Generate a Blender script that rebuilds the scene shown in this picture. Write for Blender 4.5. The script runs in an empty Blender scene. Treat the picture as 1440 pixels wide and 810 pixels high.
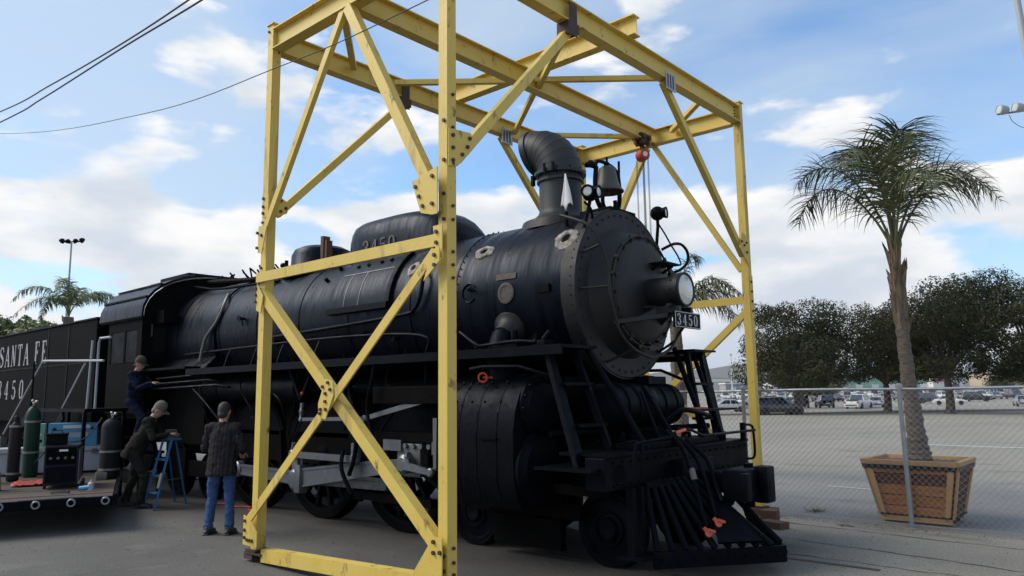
import bpy, bmesh, math, random
import numpy as np
from mathutils import Vector, Matrix, noise as mnoise
R = math.radians
rnd = random.Random(7)
scene = bpy.context.scene
C = scene.collection

# ------------------------------------------------------------------ camera
cam_d = bpy.data.cameras.new('camera'); cam = bpy.data.objects.new('camera', cam_d); C.objects.link(cam)
cam_d.sensor_width = 36; cam_d.lens = 36 * 1056.66 / 1440
cam_d.clip_start = 0.05; cam_d.clip_end = 12000
yaw, pitch, roll = 2.29534, 0.14035, -0.0129
cam.location = (4.92, -4.673, 1.83)
f = Vector((math.cos(yaw)*math.cos(pitch), math.sin(yaw)*math.cos(pitch), math.sin(pitch)))
r = Vector((math.sin(yaw), -math.cos(yaw), 0)); u = r.cross(f)
r2 = math.cos(roll)*r + math.sin(roll)*u; u2 = -math.sin(roll)*r + math.cos(roll)*u
cam.matrix_world = Matrix(((r2.x, u2.x, -f.x, 4.92), (r2.y, u2.y, -f.y, -4.673), (r2.z, u2.z, -f.z, 1.83), (0, 0, 0, 1)))
scene.camera = cam

# ------------------------------------------------------------------ light
SUN_AZ = math.atan2(-0.62, -0.78)      # where the sun stands (seen from the ground)
SUN_EL = R(42)
sd = bpy.data.lights.new('sun', 'SUN'); sd.energy = 2.5; sd.angle = R(36); sd.color = (1.0, 0.92, 0.80)
sun = bpy.data.objects.new('sun', sd); C.objects.link(sun)
sv = Vector((math.cos(SUN_AZ)*math.cos(SUN_EL), math.sin(SUN_AZ)*math.cos(SUN_EL), math.sin(SUN_EL)))
sun.rotation_euler = sv.to_track_quat('Z', 'Y').to_euler()

w = bpy.data.worlds.new('World'); scene.world = w; w.use_nodes = True
nt = w.node_tree; N = nt.nodes; Lk = nt.links; N.clear()
def nn(t, **k):
    n = N.new(t)
    for a, b in k.items(): setattr(n, a, b)
    return n
def wm(op, a, b=None, c=None, clamp=False):
    n = nn('ShaderNodeMath', operation=op); n.use_clamp = clamp
    for i, v in enumerate((a, b, c)):
        if v is None: continue
        if hasattr(v, 'is_output'): Lk.new(v, n.inputs[i])
        else: n.inputs[i].default_value = v
    return n.outputs[0]
def wmix(fac, a, b):
    n = nn('ShaderNodeMix', data_type='RGBA')
    if hasattr(fac, 'is_output'): Lk.new(fac, n.inputs[0])
    else: n.inputs[0].default_value = fac
    for i, v in ((6, a), (7, b)):
        if hasattr(v, 'is_output'): Lk.new(v, n.inputs[i])
        else: n.inputs[i].default_value = (*v, 1)
    return n.outputs[2]
sky = nn('ShaderNodeTexSky', sky_type='NISHITA'); sky.sun_disc = False
sky.sun_elevation = SUN_EL; sky.sun_rotation = math.pi/2 - SUN_AZ
sky.air_density = 1.0; sky.dust_density = 0.6; sky.ozone_density = 2.0
tc = nn('ShaderNodeTexCoord'); sep = nn('ShaderNodeSeparateXYZ'); Lk.new(tc.outputs['Generated'], sep.inputs[0])
elz = sep.outputs[2]
def mapping(loc, scale):
    m = nn('ShaderNodeMapping'); m.inputs['Location'].default_value = loc; m.inputs['Scale'].default_value = scale
    Lk.new(tc.outputs['Generated'], m.inputs[0]); return m.outputs[0]
def wnoise(vec, sc, det=8, ro=0.55, dist=0.0):
    n = nn('ShaderNodeTexNoise'); n.inputs['Scale'].default_value = sc; n.inputs['Detail'].default_value = det
    n.inputs['Roughness'].default_value = ro; n.inputs['Distortion'].default_value = dist
    Lk.new(vec, n.inputs['Vector']); return n.outputs['Fac']
def wmap(v, a, b, c=0.0, d=1.0, smooth=True):
    n = nn('ShaderNodeMapRange'); n.interpolation_type = 'SMOOTHSTEP' if smooth else 'LINEAR'
    Lk.new(v, n.inputs[0])
    for i, x in enumerate((a, b, c, d)): n.inputs[i+1].default_value = x
    return n.outputs[0]
CL = (2.1, 4.37, 0.62)
cum = wnoise(mapping(CL, (1, 1, 2.6)), 4.2, 11, 0.50, 0.1)
cum2 = wnoise(mapping((CL[0], CL[1], CL[2] + 0.09), (1, 1, 2.6)), 4.2, 5, 0.5, 0.1)    # the same clouds a little higher up: what lies above shades what is below
bank = wmap(elz, 0.285, 0.225, -0.04, 0.145)
dens = wm('ADD', cum, bank)
cmask = wmap(dens, 0.515, 0.60)
wisp = wnoise(mapping((3.0, 0.4, 1.3), (1, 1.3, 2.6)), 1.8, 8, 0.52, 0.35)
wmask = wm('MULTIPLY', wmap(wisp, 0.32, 0.66), 0.72)
shade = wmap(wm('ADD', cum2, wm('MULTIPLY', bank, 0.6)), 0.47, 0.70)
low = wmap(elz, 0.16, 0.02)
lit = wmix(shade, (0.74, 0.73, 0.72), (0.47, 0.52, 0.58))
lit = wmix(wm('MULTIPLY', low, 0.40), lit, (0.50, 0.53, 0.60))
skyc = nn('ShaderNodeVectorMath', operation='SCALE'); Lk.new(sky.outputs[0], skyc.inputs[0]); skyc.inputs['Scale'].default_value = 0.15
tint = nn('ShaderNodeMix', data_type='RGBA', blend_type='MULTIPLY'); tint.inputs[0].default_value = 1.0
Lk.new(skyc.outputs[0], tint.inputs[6]); tint.inputs[7].default_value = (0.82, 0.97, 1.06, 1)
c1 = wmix(wmask, tint.outputs[2], (0.44, 0.52, 0.60))
c1 = wmix(wmap(elz, 0.16, 0.02, 0, 0.8), c1, (0.46, 0.53, 0.60))      # pale vapour towards the horizon
c2 = wmix(cmask, c1, lit)
bg = nn('ShaderNodeBackground'); Lk.new(c2, bg.inputs[0]); bg.inputs[1].default_value = 1.0
out = nn('ShaderNodeOutputWorld'); Lk.new(bg.outputs[0], out.inputs[0])
scene.view_settings.view_transform = 'Standard'; scene.view_settings.look = 'None'
scene.view_settings.exposure = 0.5; scene.view_settings.gamma = 1

# ------------------------------------------------------------------ materials
def material(name, col, rough=0.6, metal=0.0, col2=None, scale=4.0, amt=0.5, stretch=(1, 1, 1), bump=0.0, bscale=40.0,
             spots=None, sscale=9.0, sthr=0.66, ssoft=0.05, spec=0.5, rvar=0.0, coat=0.0, emit=None, trans=0.0, subs=0.0, obj_random=0.0, tint=None, grime=None):
    m = bpy.data.materials.new(name); m.use_nodes = True
    t = m.node_tree; nd = t.nodes; lk = t.links
    b = nd['Principled BSDF']
    b.inputs['Base Color'].default_value = (*col, 1); b.inputs['Roughness'].default_value = rough
    b.inputs['Metallic'].default_value = metal; b.inputs['Specular IOR Level'].default_value = spec
    b.inputs['Coat Weight'].default_value = coat; b.inputs['Transmission Weight'].default_value = trans
    if tint: b.inputs['Specular Tint'].default_value = (*tint, 1)
    if emit: b.inputs['Emission Color'].default_value = (*emit, 1); b.inputs['Emission Strength'].default_value = 1
    tcn = nd.new('ShaderNodeTexCoord'); mp = nd.new('ShaderNodeMapping'); mp.inputs['Scale'].default_value = stretch
    lk.new(tcn.outputs['Object'], mp.inputs[0])
    def nz(sc, det=6, ro=0.6):
        n = nd.new('ShaderNodeTexNoise'); n.inputs['Scale'].default_value = sc; n.inputs['Detail'].default_value = det
        n.inputs['Roughness'].default_value = ro; lk.new(mp.outputs[0], n.inputs['Vector']); return n
    def rng(src, a, b_, c=0, d=1):
        n = nd.new('ShaderNodeMapRange'); lk.new(src, n.inputs[0])
        for i, x in enumerate((a, b_, c, d)): n.inputs[i+1].default_value = x
        return n.outputs[0]
    colout = None
    def mix(fac, a, b_):
        n = nd.new('ShaderNodeMix'); n.data_type = 'RGBA'; lk.new(fac, n.inputs[0])
        for i, v in ((6, a), (7, b_)):
            if hasattr(v, 'is_output'): lk.new(v, n.inputs[i])
            else: n.inputs[i].default_value = (*v, 1)
        return n.outputs[2]
    n1 = nz(scale)
    if col2 is not None: colout = mix(rng(n1.outputs[0], 0.5-amt*0.5, 0.5+amt*0.5), col, col2)
    if spots is not None:
        n2 = nz(sscale, 8, 0.65); colout = mix(rng(n2.outputs[0], sthr-ssoft, sthr+ssoft), colout or col, spots)
    if grime is not None:
        mg = nd.new('ShaderNodeMapping'); mg.inputs['Scale'].default_value = grime[2]; lk.new(tcn.outputs['Object'], mg.inputs[0]); n5 = nd.new('ShaderNodeTexNoise'); n5.inputs['Scale'].default_value = grime[1]; n5.inputs['Detail'].default_value = 7; n5.inputs['Roughness'].default_value = .65; lk.new(mg.outputs[0], n5.inputs['Vector'])
        colout = mix(rng(n5.outputs[0], grime[3], grime[3]+.13, 0, .75), colout or col, grime[0])
    if obj_random:
        oi = nd.new('ShaderNodeObjectInfo'); hs = nd.new('ShaderNodeHueSaturation')
        lk.new(rng(oi.outputs['Random'], 0, 1, 1-obj_random, 1+obj_random), hs.inputs['Value'])
        if colout: lk.new(colout, hs.inputs['Color'])
        else: hs.inputs['Color'].default_value = (*col, 1)
        colout = hs.outputs[0]
    if colout: lk.new(colout, b.inputs['Base Color'])
    if rvar: lk.new(rng(n1.outputs[0], 0.3, 0.7, max(0.02, rough-rvar), rough+rvar), b.inputs['Roughness'])
    if bump:
        n3 = nz(bscale, 4); bp = nd.new('ShaderNodeBump'); bp.inputs['Strength'].default_value = bump; bp.inputs['Distance'].default_value = 0.02
        lk.new(n3.outputs[0], bp.inputs['Height']); lk.new(bp.outputs[0], b.inputs['Normal'])
    return m
MT = {}
def dm(key, *a, **k): MT[key] = material(key, *a, **k)
dm('yellow_paint', (0.56, 0.385, 0.050), 0.55, grime=((0.27, 0.19, 0.06), 1.6, (2.5, 2.5, .5), .58), col2=(0.63, 0.475, 0.12), scale=2.2, amt=0.7, spots=(0.13, 0.06, 0.02), sscale=7.5, sthr=0.655, ssoft=0.05, bump=0.15, bscale=25, stretch=(1,1,.6), rvar=.1)
dm('bolt_steel', (0.03, 0.018, 0.012), 0.6, col2=(0.06, 0.03, 0.02), scale=30)
dm('dark_rust', (0.035, 0.022, 0.018), 0.75, col2=(0.07, 0.04, 0.028), scale=12, bump=.2)
dm('boiler_paint', (0.0012, 0.0016, 0.0034), 0.36, spec=.13, tint=(.52, .68, 1.0), grime=((0.010, 0.007, 0.0055), 1.3, (1.5, .8, .8), .57), col2=(0.003, 0.004, 0.0085), scale=1.7, amt=.5, stretch=(5.5, .8, .6), spots=(0.010, 0.007, 0.0055), sscale=3.3, sthr=.69, ssoft=.04, bump=.3, bscale=2.6, rvar=.19)
dm('loco_black', (0.0014, 0.0016, 0.0024), 0.5, spec=.08, tint=(.6, .72, 1.0), grime=((0.0075, 0.0065, 0.006), 2.3, (1, 1, .6), .56), col2=(0.0035, 0.0038, 0.005), scale=5, amt=.6, bump=.2, bscale=20, rvar=.14)
dm('loco_deep', (0.0010, 0.0010, 0.0012), 0.7, spec=.05, col2=(0.003, 0.0028, 0.0028), scale=6, bump=.2, bscale=14)
dm('smokebox_grey', (0.011, 0.011, 0.0115), 0.5, spec=.3, grime=((0.026, 0.024, 0.022), 1.8, (1, 1, .5), .55), col2=(0.018, 0.0175, 0.0175), scale=2.6, amt=.55, spots=(0.024,0.022,0.02), sscale=6, sthr=.68, ssoft=.06, bump=.15, bscale=16, rvar=.1)
dm('duct_grey', (0.018, 0.021, 0.023), 0.5, spec=.35, col2=(0.032, 0.036, 0.038), scale=3.5, amt=.5, bump=.1, bscale=12, stretch=(1,1,.4))
dm('bell_metal', (0.045, 0.048, 0.042), 0.5, metal=.3, col2=(0.07, 0.072, 0.062), scale=8, rvar=.1)
dm('rod_steel', (0.19, 0.20, 0.22), 0.42, metal=.6, col2=(0.09, 0.095, 0.105), scale=7, rvar=.12, bump=.1)
dm('dull_steel', (0.16, 0.165, 0.17), 0.5, metal=.6, col2=(0.09, 0.09, 0.09), scale=9)
dm('lagging', (0.50, 0.46, 0.41), 0.9, col2=(0.10, 0.08, 0.06), scale=14, amt=.4, bump=.6, bscale=20)
dm('rust_plate', (0.045, 0.038, 0.032), 0.7, col2=(0.09, 0.075, 0.06), scale=22, amt=.3, bump=.3)
dm('lens_glass', (0.55, 0.56, 0.52), 0.12, col2=(0.42, 0.43, 0.40), scale=5, coat=1.0, spec=.8)
dm('lamp_glass', (0.12, 0.13, 0.13), 0.05, spec=1.0, coat=1.0)
dm('letter_paint', (0.34, 0.34, 0.36), 0.7, col2=(0.20, 0.20, 0.21), scale=18, amt=.4)
dm('dull_letter', (0.16, 0.155, 0.14), 0.8, col2=(0.05, 0.05, 0.05), scale=20, amt=.4)
dm('board_paint', (0.55, 0.55, 0.53), 0.6, col2=(0.35, 0.35, 0.34), scale=40)
dm('red_paint', (0.42, 0.045, 0.02), 0.45, col2=(0.30, 0.03, 0.015), scale=12)
dm('orange_tag', (0.62, 0.13, 0.07), 0.5, col2=(0.45, 0.08, 0.05), scale=20)
dm('chain_steel', (0.10, 0.10, 0.11), 0.4, metal=.8)
dm('white_print', (0.7, 0.7, 0.7), 0.6)
dm('flag_cloth', (0.78, 0.78, 0.77), 0.9, col2=(0.66, 0.67, 0.67), scale=8)
dm('timber_rail', (0.12, 0.062, 0.035), 0.85, col2=(0.07, 0.04, 0.025), scale=9, stretch=(1,5,5), bump=.3)
dm('timber_pale', (0.22, 0.15, 0.09), 0.8, col2=(0.13, 0.08, 0.05), scale=8, stretch=(1,5,5), bump=.3)
dm('planter_wood', (0.45, 0.19, 0.06), 0.75, col2=(0.15, 0.06, 0.026), scale=5, amt=.6, stretch=(1, 6, 9), bump=.25, bscale=12, obj_random=.5)
dm('planter_dark_shade', (0.10, 0.038, 0.020), 0.8, col2=(0.05, 0.02, 0.012), scale=6, stretch=(1, 6, 9), bump=.25, obj_random=.4)  # dark plank wood; on the x sides it paints their shade into the colour
dm('planter_frame', (0.55, 0.33, 0.14), 0.75, col2=(0.38, 0.21, 0.085), scale=7, amt=.6, stretch=(3, 3, 1), bump=.2, obj_random=.12)
dm('steel_band', (0.015, 0.015, 0.016), 0.5)
dm('soil', (0.10, 0.075, 0.055), 0.95, col2=(0.19, 0.15, 0.115), scale=22, bump=.8, bscale=30)
dm('palm_bark', (0.20, 0.165, 0.13), 0.9, spec=.2, col2=(0.075, 0.060, 0.048), scale=11, amt=.45, stretch=(1, 1, 3.2), bump=.6, bscale=14)
dm('palm_boot', (0.28, 0.21, 0.14), 0.85, spec=.2, col2=(0.07, 0.05, 0.035), scale=8, stretch=(3,3,.7), bump=.5, obj_random=.25)
dm('palm_leaf', (0.045, 0.062, 0.016), 0.5, spec=.4, col2=(0.13, 0.13, 0.055), scale=3.5, amt=.6, obj_random=.2)
dm('palm_leaf_far', (0.085, 0.13, 0.03), 0.55, col2=(0.13, 0.145, 0.05), scale=1.0, amt=.6, obj_random=.2)
dm('frond_stem', (0.12, 0.12, 0.05), 0.6)
dm('oak_leaf', (0.022, 0.028, 0.012), 0.8, spec=.08, col2=(0.060, 0.058, 0.028), scale=.55, amt=.5, obj_random=.15)
dm('bush_leaf', (0.08, 0.10, 0.03), 0.7, col2=(0.14, 0.15, 0.05), scale=.5, amt=.5)
dm('oak_bark', (0.09, 0.075, 0.06), 0.95, col2=(0.05, 0.04, 0.033), scale=6, bump=.5)
dm('galvanised', (0.33, 0.35, 0.37), 0.45, metal=.5, col2=(0.24, 0.255, 0.27), scale=6, rvar=.1)
dm('fence_wire', (0.30, 0.31, 0.31), 0.5, metal=.4)
dm('white_line', (0.72, 0.72, 0.70), 0.8, col2=(0.42, 0.42, 0.41), scale=12, amt=.5)
dm('kerb_concrete', (0.22, 0.21, 0.19), 0.9, col2=(0.15, 0.14, 0.13), scale=5)
dm('grit', (0.10, 0.095, 0.085), 0.95, spec=.1)
dm('cab_glass', (0.006, 0.007, 0.008), 0.35, spec=.15)
dm('crack_dirt', (0.035, 0.033, 0.03), 0.95)
dm('dry_strip', (0.15, 0.12, 0.08), 0.95, col2=(0.09, 0.08, 0.05), scale=3, bump=.5)
dm('rubber', (0.012, 0.012, 0.012), 0.75)
dm('car_glass', (0.012, 0.016, 0.02), 0.08, spec=.9, coat=1.0)
dm('wheel_rim', (0.28, 0.28, 0.29), 0.35, metal=.7)
dm('tail_lamp', (0.30, 0.015, 0.012), 0.3)
dm('head_lamp', (0.6, 0.6, 0.6), 0.15, coat=1)
dm('tank_green', (0.006, 0.026, 0.014), 0.5, spec=.2, col2=(0.01, 0.036, 0.02), scale=9, rvar=.1)
dm('tank_dark', (0.006, 0.009, 0.008), 0.6, spec=.15, col2=(0.012, 0.013, 0.012), scale=9)
dm('tank_brown', (0.022, 0.014, 0.014), 0.6, spec=.15, col2=(0.014, 0.010, 0.010), scale=9)
dm('brass', (0.42, 0.40, 0.34), 0.35, metal=.8)
dm('band_steel', (0.22, 0.22, 0.20), 0.5, metal=.5)
dm('welder_navy', (0.005, 0.007, 0.014), 0.5, spec=.2, col2=(0.02, 0.022, 0.035), scale=9)
dm('sky_blue_paint', (0.055, 0.24, 0.42), 0.5, col2=(0.075, 0.30, 0.50), scale=6)
dm('ladder_blue', (0.025, 0.10, 0.22), 0.6, spec=.2, col2=(0.035, 0.13, 0.27), scale=9)
dm('white_enamel', (0.42, 0.43, 0.45), 0.5, col2=(0.32, 0.33, 0.35), scale=5)
dm('deck_plank', (0.085, 0.06, 0.042), 0.9, col2=(0.045, 0.034, 0.026), scale=6, stretch=(.6, 6, 6), bump=.4, obj_random=.3)
dm('rail_grey', (0.33, 0.34, 0.36), 0.5, col2=(0.30, 0.31, 0.33), scale=7)
dm('skin', (0.42, 0.24, 0.17), 0.55, col2=(0.36, 0.19, 0.13), scale=9, bump=.05)
dm('hair_dark', (0.018, 0.015, 0.013), 0.7, bump=.4)
dm('hair_grey', (0.16, 0.15, 0.14), 0.8, bump=.4)
dm('denim', (0.030, 0.060, 0.15), 0.9, spec=.15, col2=(0.05, 0.09, 0.20), scale=11, bump=.3, bscale=30)
dm('navy_cloth', (0.005, 0.009, 0.022), 0.9, spec=.1, col2=(0.009, 0.014, 0.030), scale=9, bump=.3)
dm('olive_cloth', (0.014, 0.013, 0.010), 0.9, spec=.1, col2=(0.024, 0.022, 0.018), scale=9, bump=.3)
dm('khaki_cap', (0.12, 0.105, 0.085), 0.9)
dm('olive_cap', (0.035, 0.037, 0.022), 0.9)
dm('shoe_black', (0.010, 0.009, 0.009), 0.5)
dm('cable_black', (0.008, 0.008, 0.010), 0.6)
dm('lamp_grey', (0.33, 0.34, 0.35), 0.5)
dm('far_green', (0.20, 0.36, 0.27), 0.8, col2=(0.26, 0.42, 0.33), scale=.2)
dm('far_tan', (0.42, 0.34, 0.24), 0.85, col2=(0.5, 0.42, 0.32), scale=.2)
dm('far_red', (0.30, 0.07, 0.06), 0.8)
dm('far_white', (0.6, 0.6, 0.58), 0.8)
dm('far_grey', (0.22, 0.23, 0.25), 0.8, col2=(0.3,0.3,0.3), scale=.2)
dm('hill_scrub', (0.09, 0.085, 0.06), 0.95, col2=(0.13, 0.12, 0.085), scale=.004)
dm('wet_stain', (0.02, 0.018, 0.016), 0.5)
dm('grass_tuft', (0.09, 0.10, 0.045), 0.9)

def plaid():
    m = material('plaid_flannel', (0.03, 0.03, 0.03), 0.95, spec=.1, bump=.3)
    t = m.node_tree; nd = t.nodes; lk = t.links; b = nd['Principled BSDF']
    g = nd.new('ShaderNodeTexCoord')
    def wave(d, sc):
        wv = nd.new('ShaderNodeTexWave'); wv.bands_direction = d; wv.inputs['Scale'].default_value = sc; wv.inputs['Distortion'].default_value = .6
        wv.inputs['Detail'].default_value = 1; lk.new(g.outputs['Object'], wv.inputs[0]); return wv.outputs['Fac']
    def mix(f, a, c):
        n = nd.new('ShaderNodeMix'); n.data_type = 'RGBA'; lk.new(f, n.inputs[0])
        for i, v in ((6, a), (7, c)):
            if hasattr(v, 'is_output'): lk.new(v, n.inputs[i])
            else: n.inputs[i].default_value = (*v, 1)
        return n.outputs[2]
    def st(v, a):
        n = nd.new('ShaderNodeMapRange'); lk.new(v, n.inputs[0]); n.inputs[1].default_value = a; n.inputs[2].default_value = a+.12; n.inputs[4].default_value=.6; return n.outputs[0]
    c = mix(st(wave('X', 6.3), .72), (0.018, 0.018, 0.022), (0.048, 0.042, 0.042))
    c = mix(st(wave('Z', 4.7), .80), c, (0.03, 0.02, 0.02))
    lk.new(c, b.inputs['Base Color']); return m
MT['plaid'] = plaid()

def asphalt():
    m = bpy.data.materials.new('asphalt'); m.use_nodes = True
    t = m.node_tree; nd = t.nodes; lk = t.links; b = nd['Principled BSDF']; b.inputs['Roughness'].default_value = .9
    tcn = nd.new('ShaderNodeTexCoord'); sp = nd.new('ShaderNodeSeparateXYZ'); lk.new(tcn.outputs['Object'], sp.inputs[0])
    def nz(sc, det=6, ro=.6, stretch=None):
        n = nd.new('ShaderNodeTexNoise'); n.inputs['Scale'].default_value = sc; n.inputs['Detail'].default_value = det; n.inputs['Roughness'].default_value = ro
        if stretch:
            mp = nd.new('ShaderNodeMapping'); mp.inputs['Scale'].default_value = stretch; lk.new(tcn.outputs['Object'], mp.inputs[0]); lk.new(mp.outputs[0], n.inputs['Vector'])
        else: lk.new(tcn.outputs['Object'], n.inputs['Vector'])
        return n.outputs[0]
    def rng(src, a, b_, c=0, d=1):
        n = nd.new('ShaderNodeMapRange'); lk.new(src, n.inputs[0])
        for i, x in enumerate((a, b_, c, d)): n.inputs[i+1].default_value = x
        return n.outputs[0]
    def math_(op, a, b_):
        n = nd.new('ShaderNodeMath'); n.operation = op
        for i, v in enumerate((a, b_)):
            if hasattr(v, 'is_output'): lk.new(v, n.inputs[i])
            else: n.inputs[i].default_value = v
        return n.outputs[0]
    def mix(fac, a, b_):
        n = nd.new('ShaderNodeMix'); n.data_type = 'RGBA'; lk.new(fac, n.inputs[0])
        for i, v in ((6, a), (7, b_)):
            if hasattr(v, 'is_output'): lk.new(v, n.inputs[i])
            else: n.inputs[i].default_value = (*v, 1)
        return n.outputs[2]
    big = nz(.35, 5); wob = math_('MULTIPLY', math_('SUBTRACT', nz(.9, 4), .5), .9)
    y = math_('ADD', sp.outputs[1], wob)
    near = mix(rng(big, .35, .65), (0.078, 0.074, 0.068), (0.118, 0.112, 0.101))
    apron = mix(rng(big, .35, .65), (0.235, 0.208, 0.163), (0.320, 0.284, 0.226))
    lane = mix(rng(big, .35, .65), (0.165, 0.158, 0.148), (0.225, 0.214, 0.194))
    lot = mix(rng(nz(.12, 7, .6, (1, .4, 1)), .35, .65), (0.220, 0.204, 0.168), (0.290, 0.268, 0.222))
    xx = math_('ADD', sp.outputs[0], math_('MULTIPLY', wob, 1.6))
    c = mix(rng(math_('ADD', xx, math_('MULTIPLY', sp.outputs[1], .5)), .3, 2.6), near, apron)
    c = mix(rng(y, 6.35, 6.75), c, lane)
    c = mix(rng(y, 12.2, 13.6), c, lot)
    stains = rng(nz(.9, 9, .66, (.45, 1, 1)), .55, .70)
    c = mix(math_('MULTIPLY', stains, .6), c, (0.055, 0.052, 0.05))
    c = mix(math_('MULTIPLY', rng(nz(2.3, 6, .6, (1, .6, 1)), .57, .70), .25), c, (0.22, 0.208, 0.18))
    c = mix(math_('MULTIPLY', rng(nz(5.5, 4, .55), .66, .70), .7), c, (0.04, 0.038, 0.036))
    # oily ground along the track, with the engine's contact shade painted in
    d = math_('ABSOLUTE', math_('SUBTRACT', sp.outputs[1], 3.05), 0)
    oil_shade = math_('MULTIPLY', rng(math_('ADD', d, math_('MULTIPLY', wob, .8)), 2.6, 1.4), rng(sp.outputs[0], 2.4, 1.2))
    c = mix(math_('MULTIPLY', oil_shade, .88), c, (0.030, 0.027, 0.024))
    grit = rng(nz(38, 5, .8), .3, .7, .45, 1.55)
    gn = nd.new('ShaderNodeMix'); gn.data_type = 'RGBA'; gn.blend_type = 'MULTIPLY'; gn.inputs[0].default_value = 1; lk.new(c, gn.inputs[6])
    cb = nd.new('ShaderNodeCombineXYZ')
    for i in range(3): lk.new(grit, cb.inputs[i])
    lk.new(cb.outputs[0], gn.inputs[7]); lk.new(gn.outputs[2], b.inputs['Base Color'])
    bp = nd.new('ShaderNodeBump'); bp.inputs['Strength'].default_value = .5; bp.inputs['Distance'].default_value = .012; lk.new(nz(45, 5, .7), bp.inputs['Height']); lk.new(bp.outputs[0], b.inputs['Normal'])
    return m
MT['asphalt'] = asphalt()

# ------------------------------------------------------------------ mesh helpers
V = Vector
def frame(d):
    d = V(d).normalized(); a = V((0, 0, 1)) if abs(d.z) < .95 else V((1, 0, 0))
    x = a.cross(d).normalized(); y = d.cross(x).normalized(); return x, y, d
class MB:
    def __init__(s): s.v = []; s.f = []; s.org = V((0, 0, 0))
    def add(s, vs, fs):
        o = len(s.v); s.v += [tuple(q) for q in vs]; s.f += [tuple(i+o for i in q) for q in fs]; return s
    def box(s, c, size, rot=None):
        hx, hy, hz = [q/2 for q in size]; M = rot if rot else Matrix.Identity(3)
        vs = [V(c) + M @ V((x, y, z)) for x in (-hx, hx) for y in (-hy, hy) for z in (-hz, hz)]
        return s.add(vs, [(0,1,3,2),(4,6,7,5),(0,4,5,1),(2,3,7,6),(0,2,6,4),(1,5,7,3)])
    def bb(s, x0, x1, y0, y1, z0, z1): return s.box(((x0+x1)/2, (y0+y1)/2, (z0+z1)/2), (abs(x1-x0), abs(y1-y0), abs(z1-z0)))
    def prism(s, poly, p0, p1, side):     # 2-D outline (along side, up) swept p0 -> p1
        p0, p1 = V(p0), V(p1); d = (p1-p0).normalized(); sd_ = V(side); sd_ = (sd_ - d*sd_.dot(d)).normalized(); up = sd_.cross(d)
        n = len(poly)
        vs = [p + sd_*a + up*b for p in (p0, p1) for a, b in poly]
        fs = [tuple(range(n-1, -1, -1)), tuple(range(n, 2*n))] + [(i, (i+1) % n, (i+1) % n + n, i+n) for i in range(n)]
        return s.add(vs, fs)
    def bar(s, p0, p1, a, b, side=(0, 1, 0)):
        return s.prism([(-a/2, -b/2), (a/2, -b/2), (a/2, b/2), (-a/2, b/2)], p0, p1, side)
    def ibeam(s, p0, p1, wd, h, side, tf=.016, tw=.012):
        W, H = wd/2, h/2
        poly = [(-W,-H),(W,-H),(W,-H+tf),(tw/2,-H+tf),(tw/2,H-tf),(W,H-tf),(W,H),(-W,H),(-W,H-tf),(-tw/2,H-tf),(-tw/2,-H+tf),(-W,-H+tf)]
        return s.prism(poly, p0, p1, side)
    def rings(s, cs, cap0=True, cap1=True):     # list of rings (same count)
        n = len(cs[0]); o = len(s.v)
        for c in cs: s.v += [tuple(q) for q in c]
        for k in range(len(cs)-1):
            for i in range(n): s.f.append((o+k*n+i, o+k*n+(i+1) % n, o+(k+1)*n+(i+1) % n, o+(k+1)*n+i))
        if cap0: s.f.append(tuple(o+i for i in range(n-1, -1, -1)))
        if cap1: s.f.append(tuple(o+(len(cs)-1)*n+i for i in range(n)))
        return s
    def circ(s, c, d, r_, n=16, a=None):
        x, y, z = a if a else frame(d); c = V(c)
        return [c + (x*math.cos(t) + y*math.sin(t))*r_ for t in [2*math.pi*i/n for i in range(n)]]
    def cyl(s, p0, p1, r0, r1=None, n=16, cap=True):
        r1 = r0 if r1 is None else r1; d = V(p1)-V(p0); a = frame(d)
        return s.rings([s.circ(p0, d, r0, n, a), s.circ(p1, d, r1, n, a)], cap, cap)
    def lathe(s, prof, o, d, n=24, cap0=True, cap1=True):   # prof: (distance along d, radius)
        a = frame(d); dd = V(d).normalized()
        return s.rings([s.circ(V(o)+dd*t, d, max(r_, 1e-4), n, a) for t, r_ in prof], cap0, cap1)
    def tube(s, pts, r_, n=8, cap=True):
        pts = [V(p) for p in pts]; rr = r_ if isinstance(r_, (list, tuple)) else [r_]*len(pts)
        cs = []; x = None
        for i, p in enumerate(pts):
            d = (pts[min(i+1, len(pts)-1)] - pts[max(i-1, 0)]).normalized()
            if x is None: x, y, _ = frame(d)
            else: x = (x - d*x.dot(d)).normalized(); y = d.cross(x)
            cs.append([p + (x*math.cos(2*math.pi*k/n) + y*math.sin(2*math.pi*k/n))*rr[i] for k in range(n)])
        return s.rings(cs, cap, cap)
    def torus(s, c, d, R_, r_, n=32, m=8, a0=0, a1=2*math.pi):
        x, y, z = frame(d); c = V(c); full = abs(a1-a0-2*math.pi) < 1e-6
        pts = [c + (x*math.cos(t)+y*math.sin(t))*R_ for t in np.linspace(a0, a1, n+1)]
        if full:
            cs = []
            for i in range(n):
                t = 2*math.pi*i/n; e = x*math.cos(t)+y*math.sin(t)
                cs.append([c + e*(R_+r_*math.cos(2*math.pi*k/m)) + z*r_*math.sin(2*math.pi*k/m) for k in range(m)])
            o = len(s.v)
            for q in cs: s.v += [tuple(p) for p in q]
            for i in range(n):
                for k in range(m): s.f.append((o+i*m+k, o+i*m+(k+1) % m, o+((i+1) % n)*m+(k+1) % m, o+((i+1) % n)*m+k))
            return s
        return s.tube(pts, r_, m)
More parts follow.
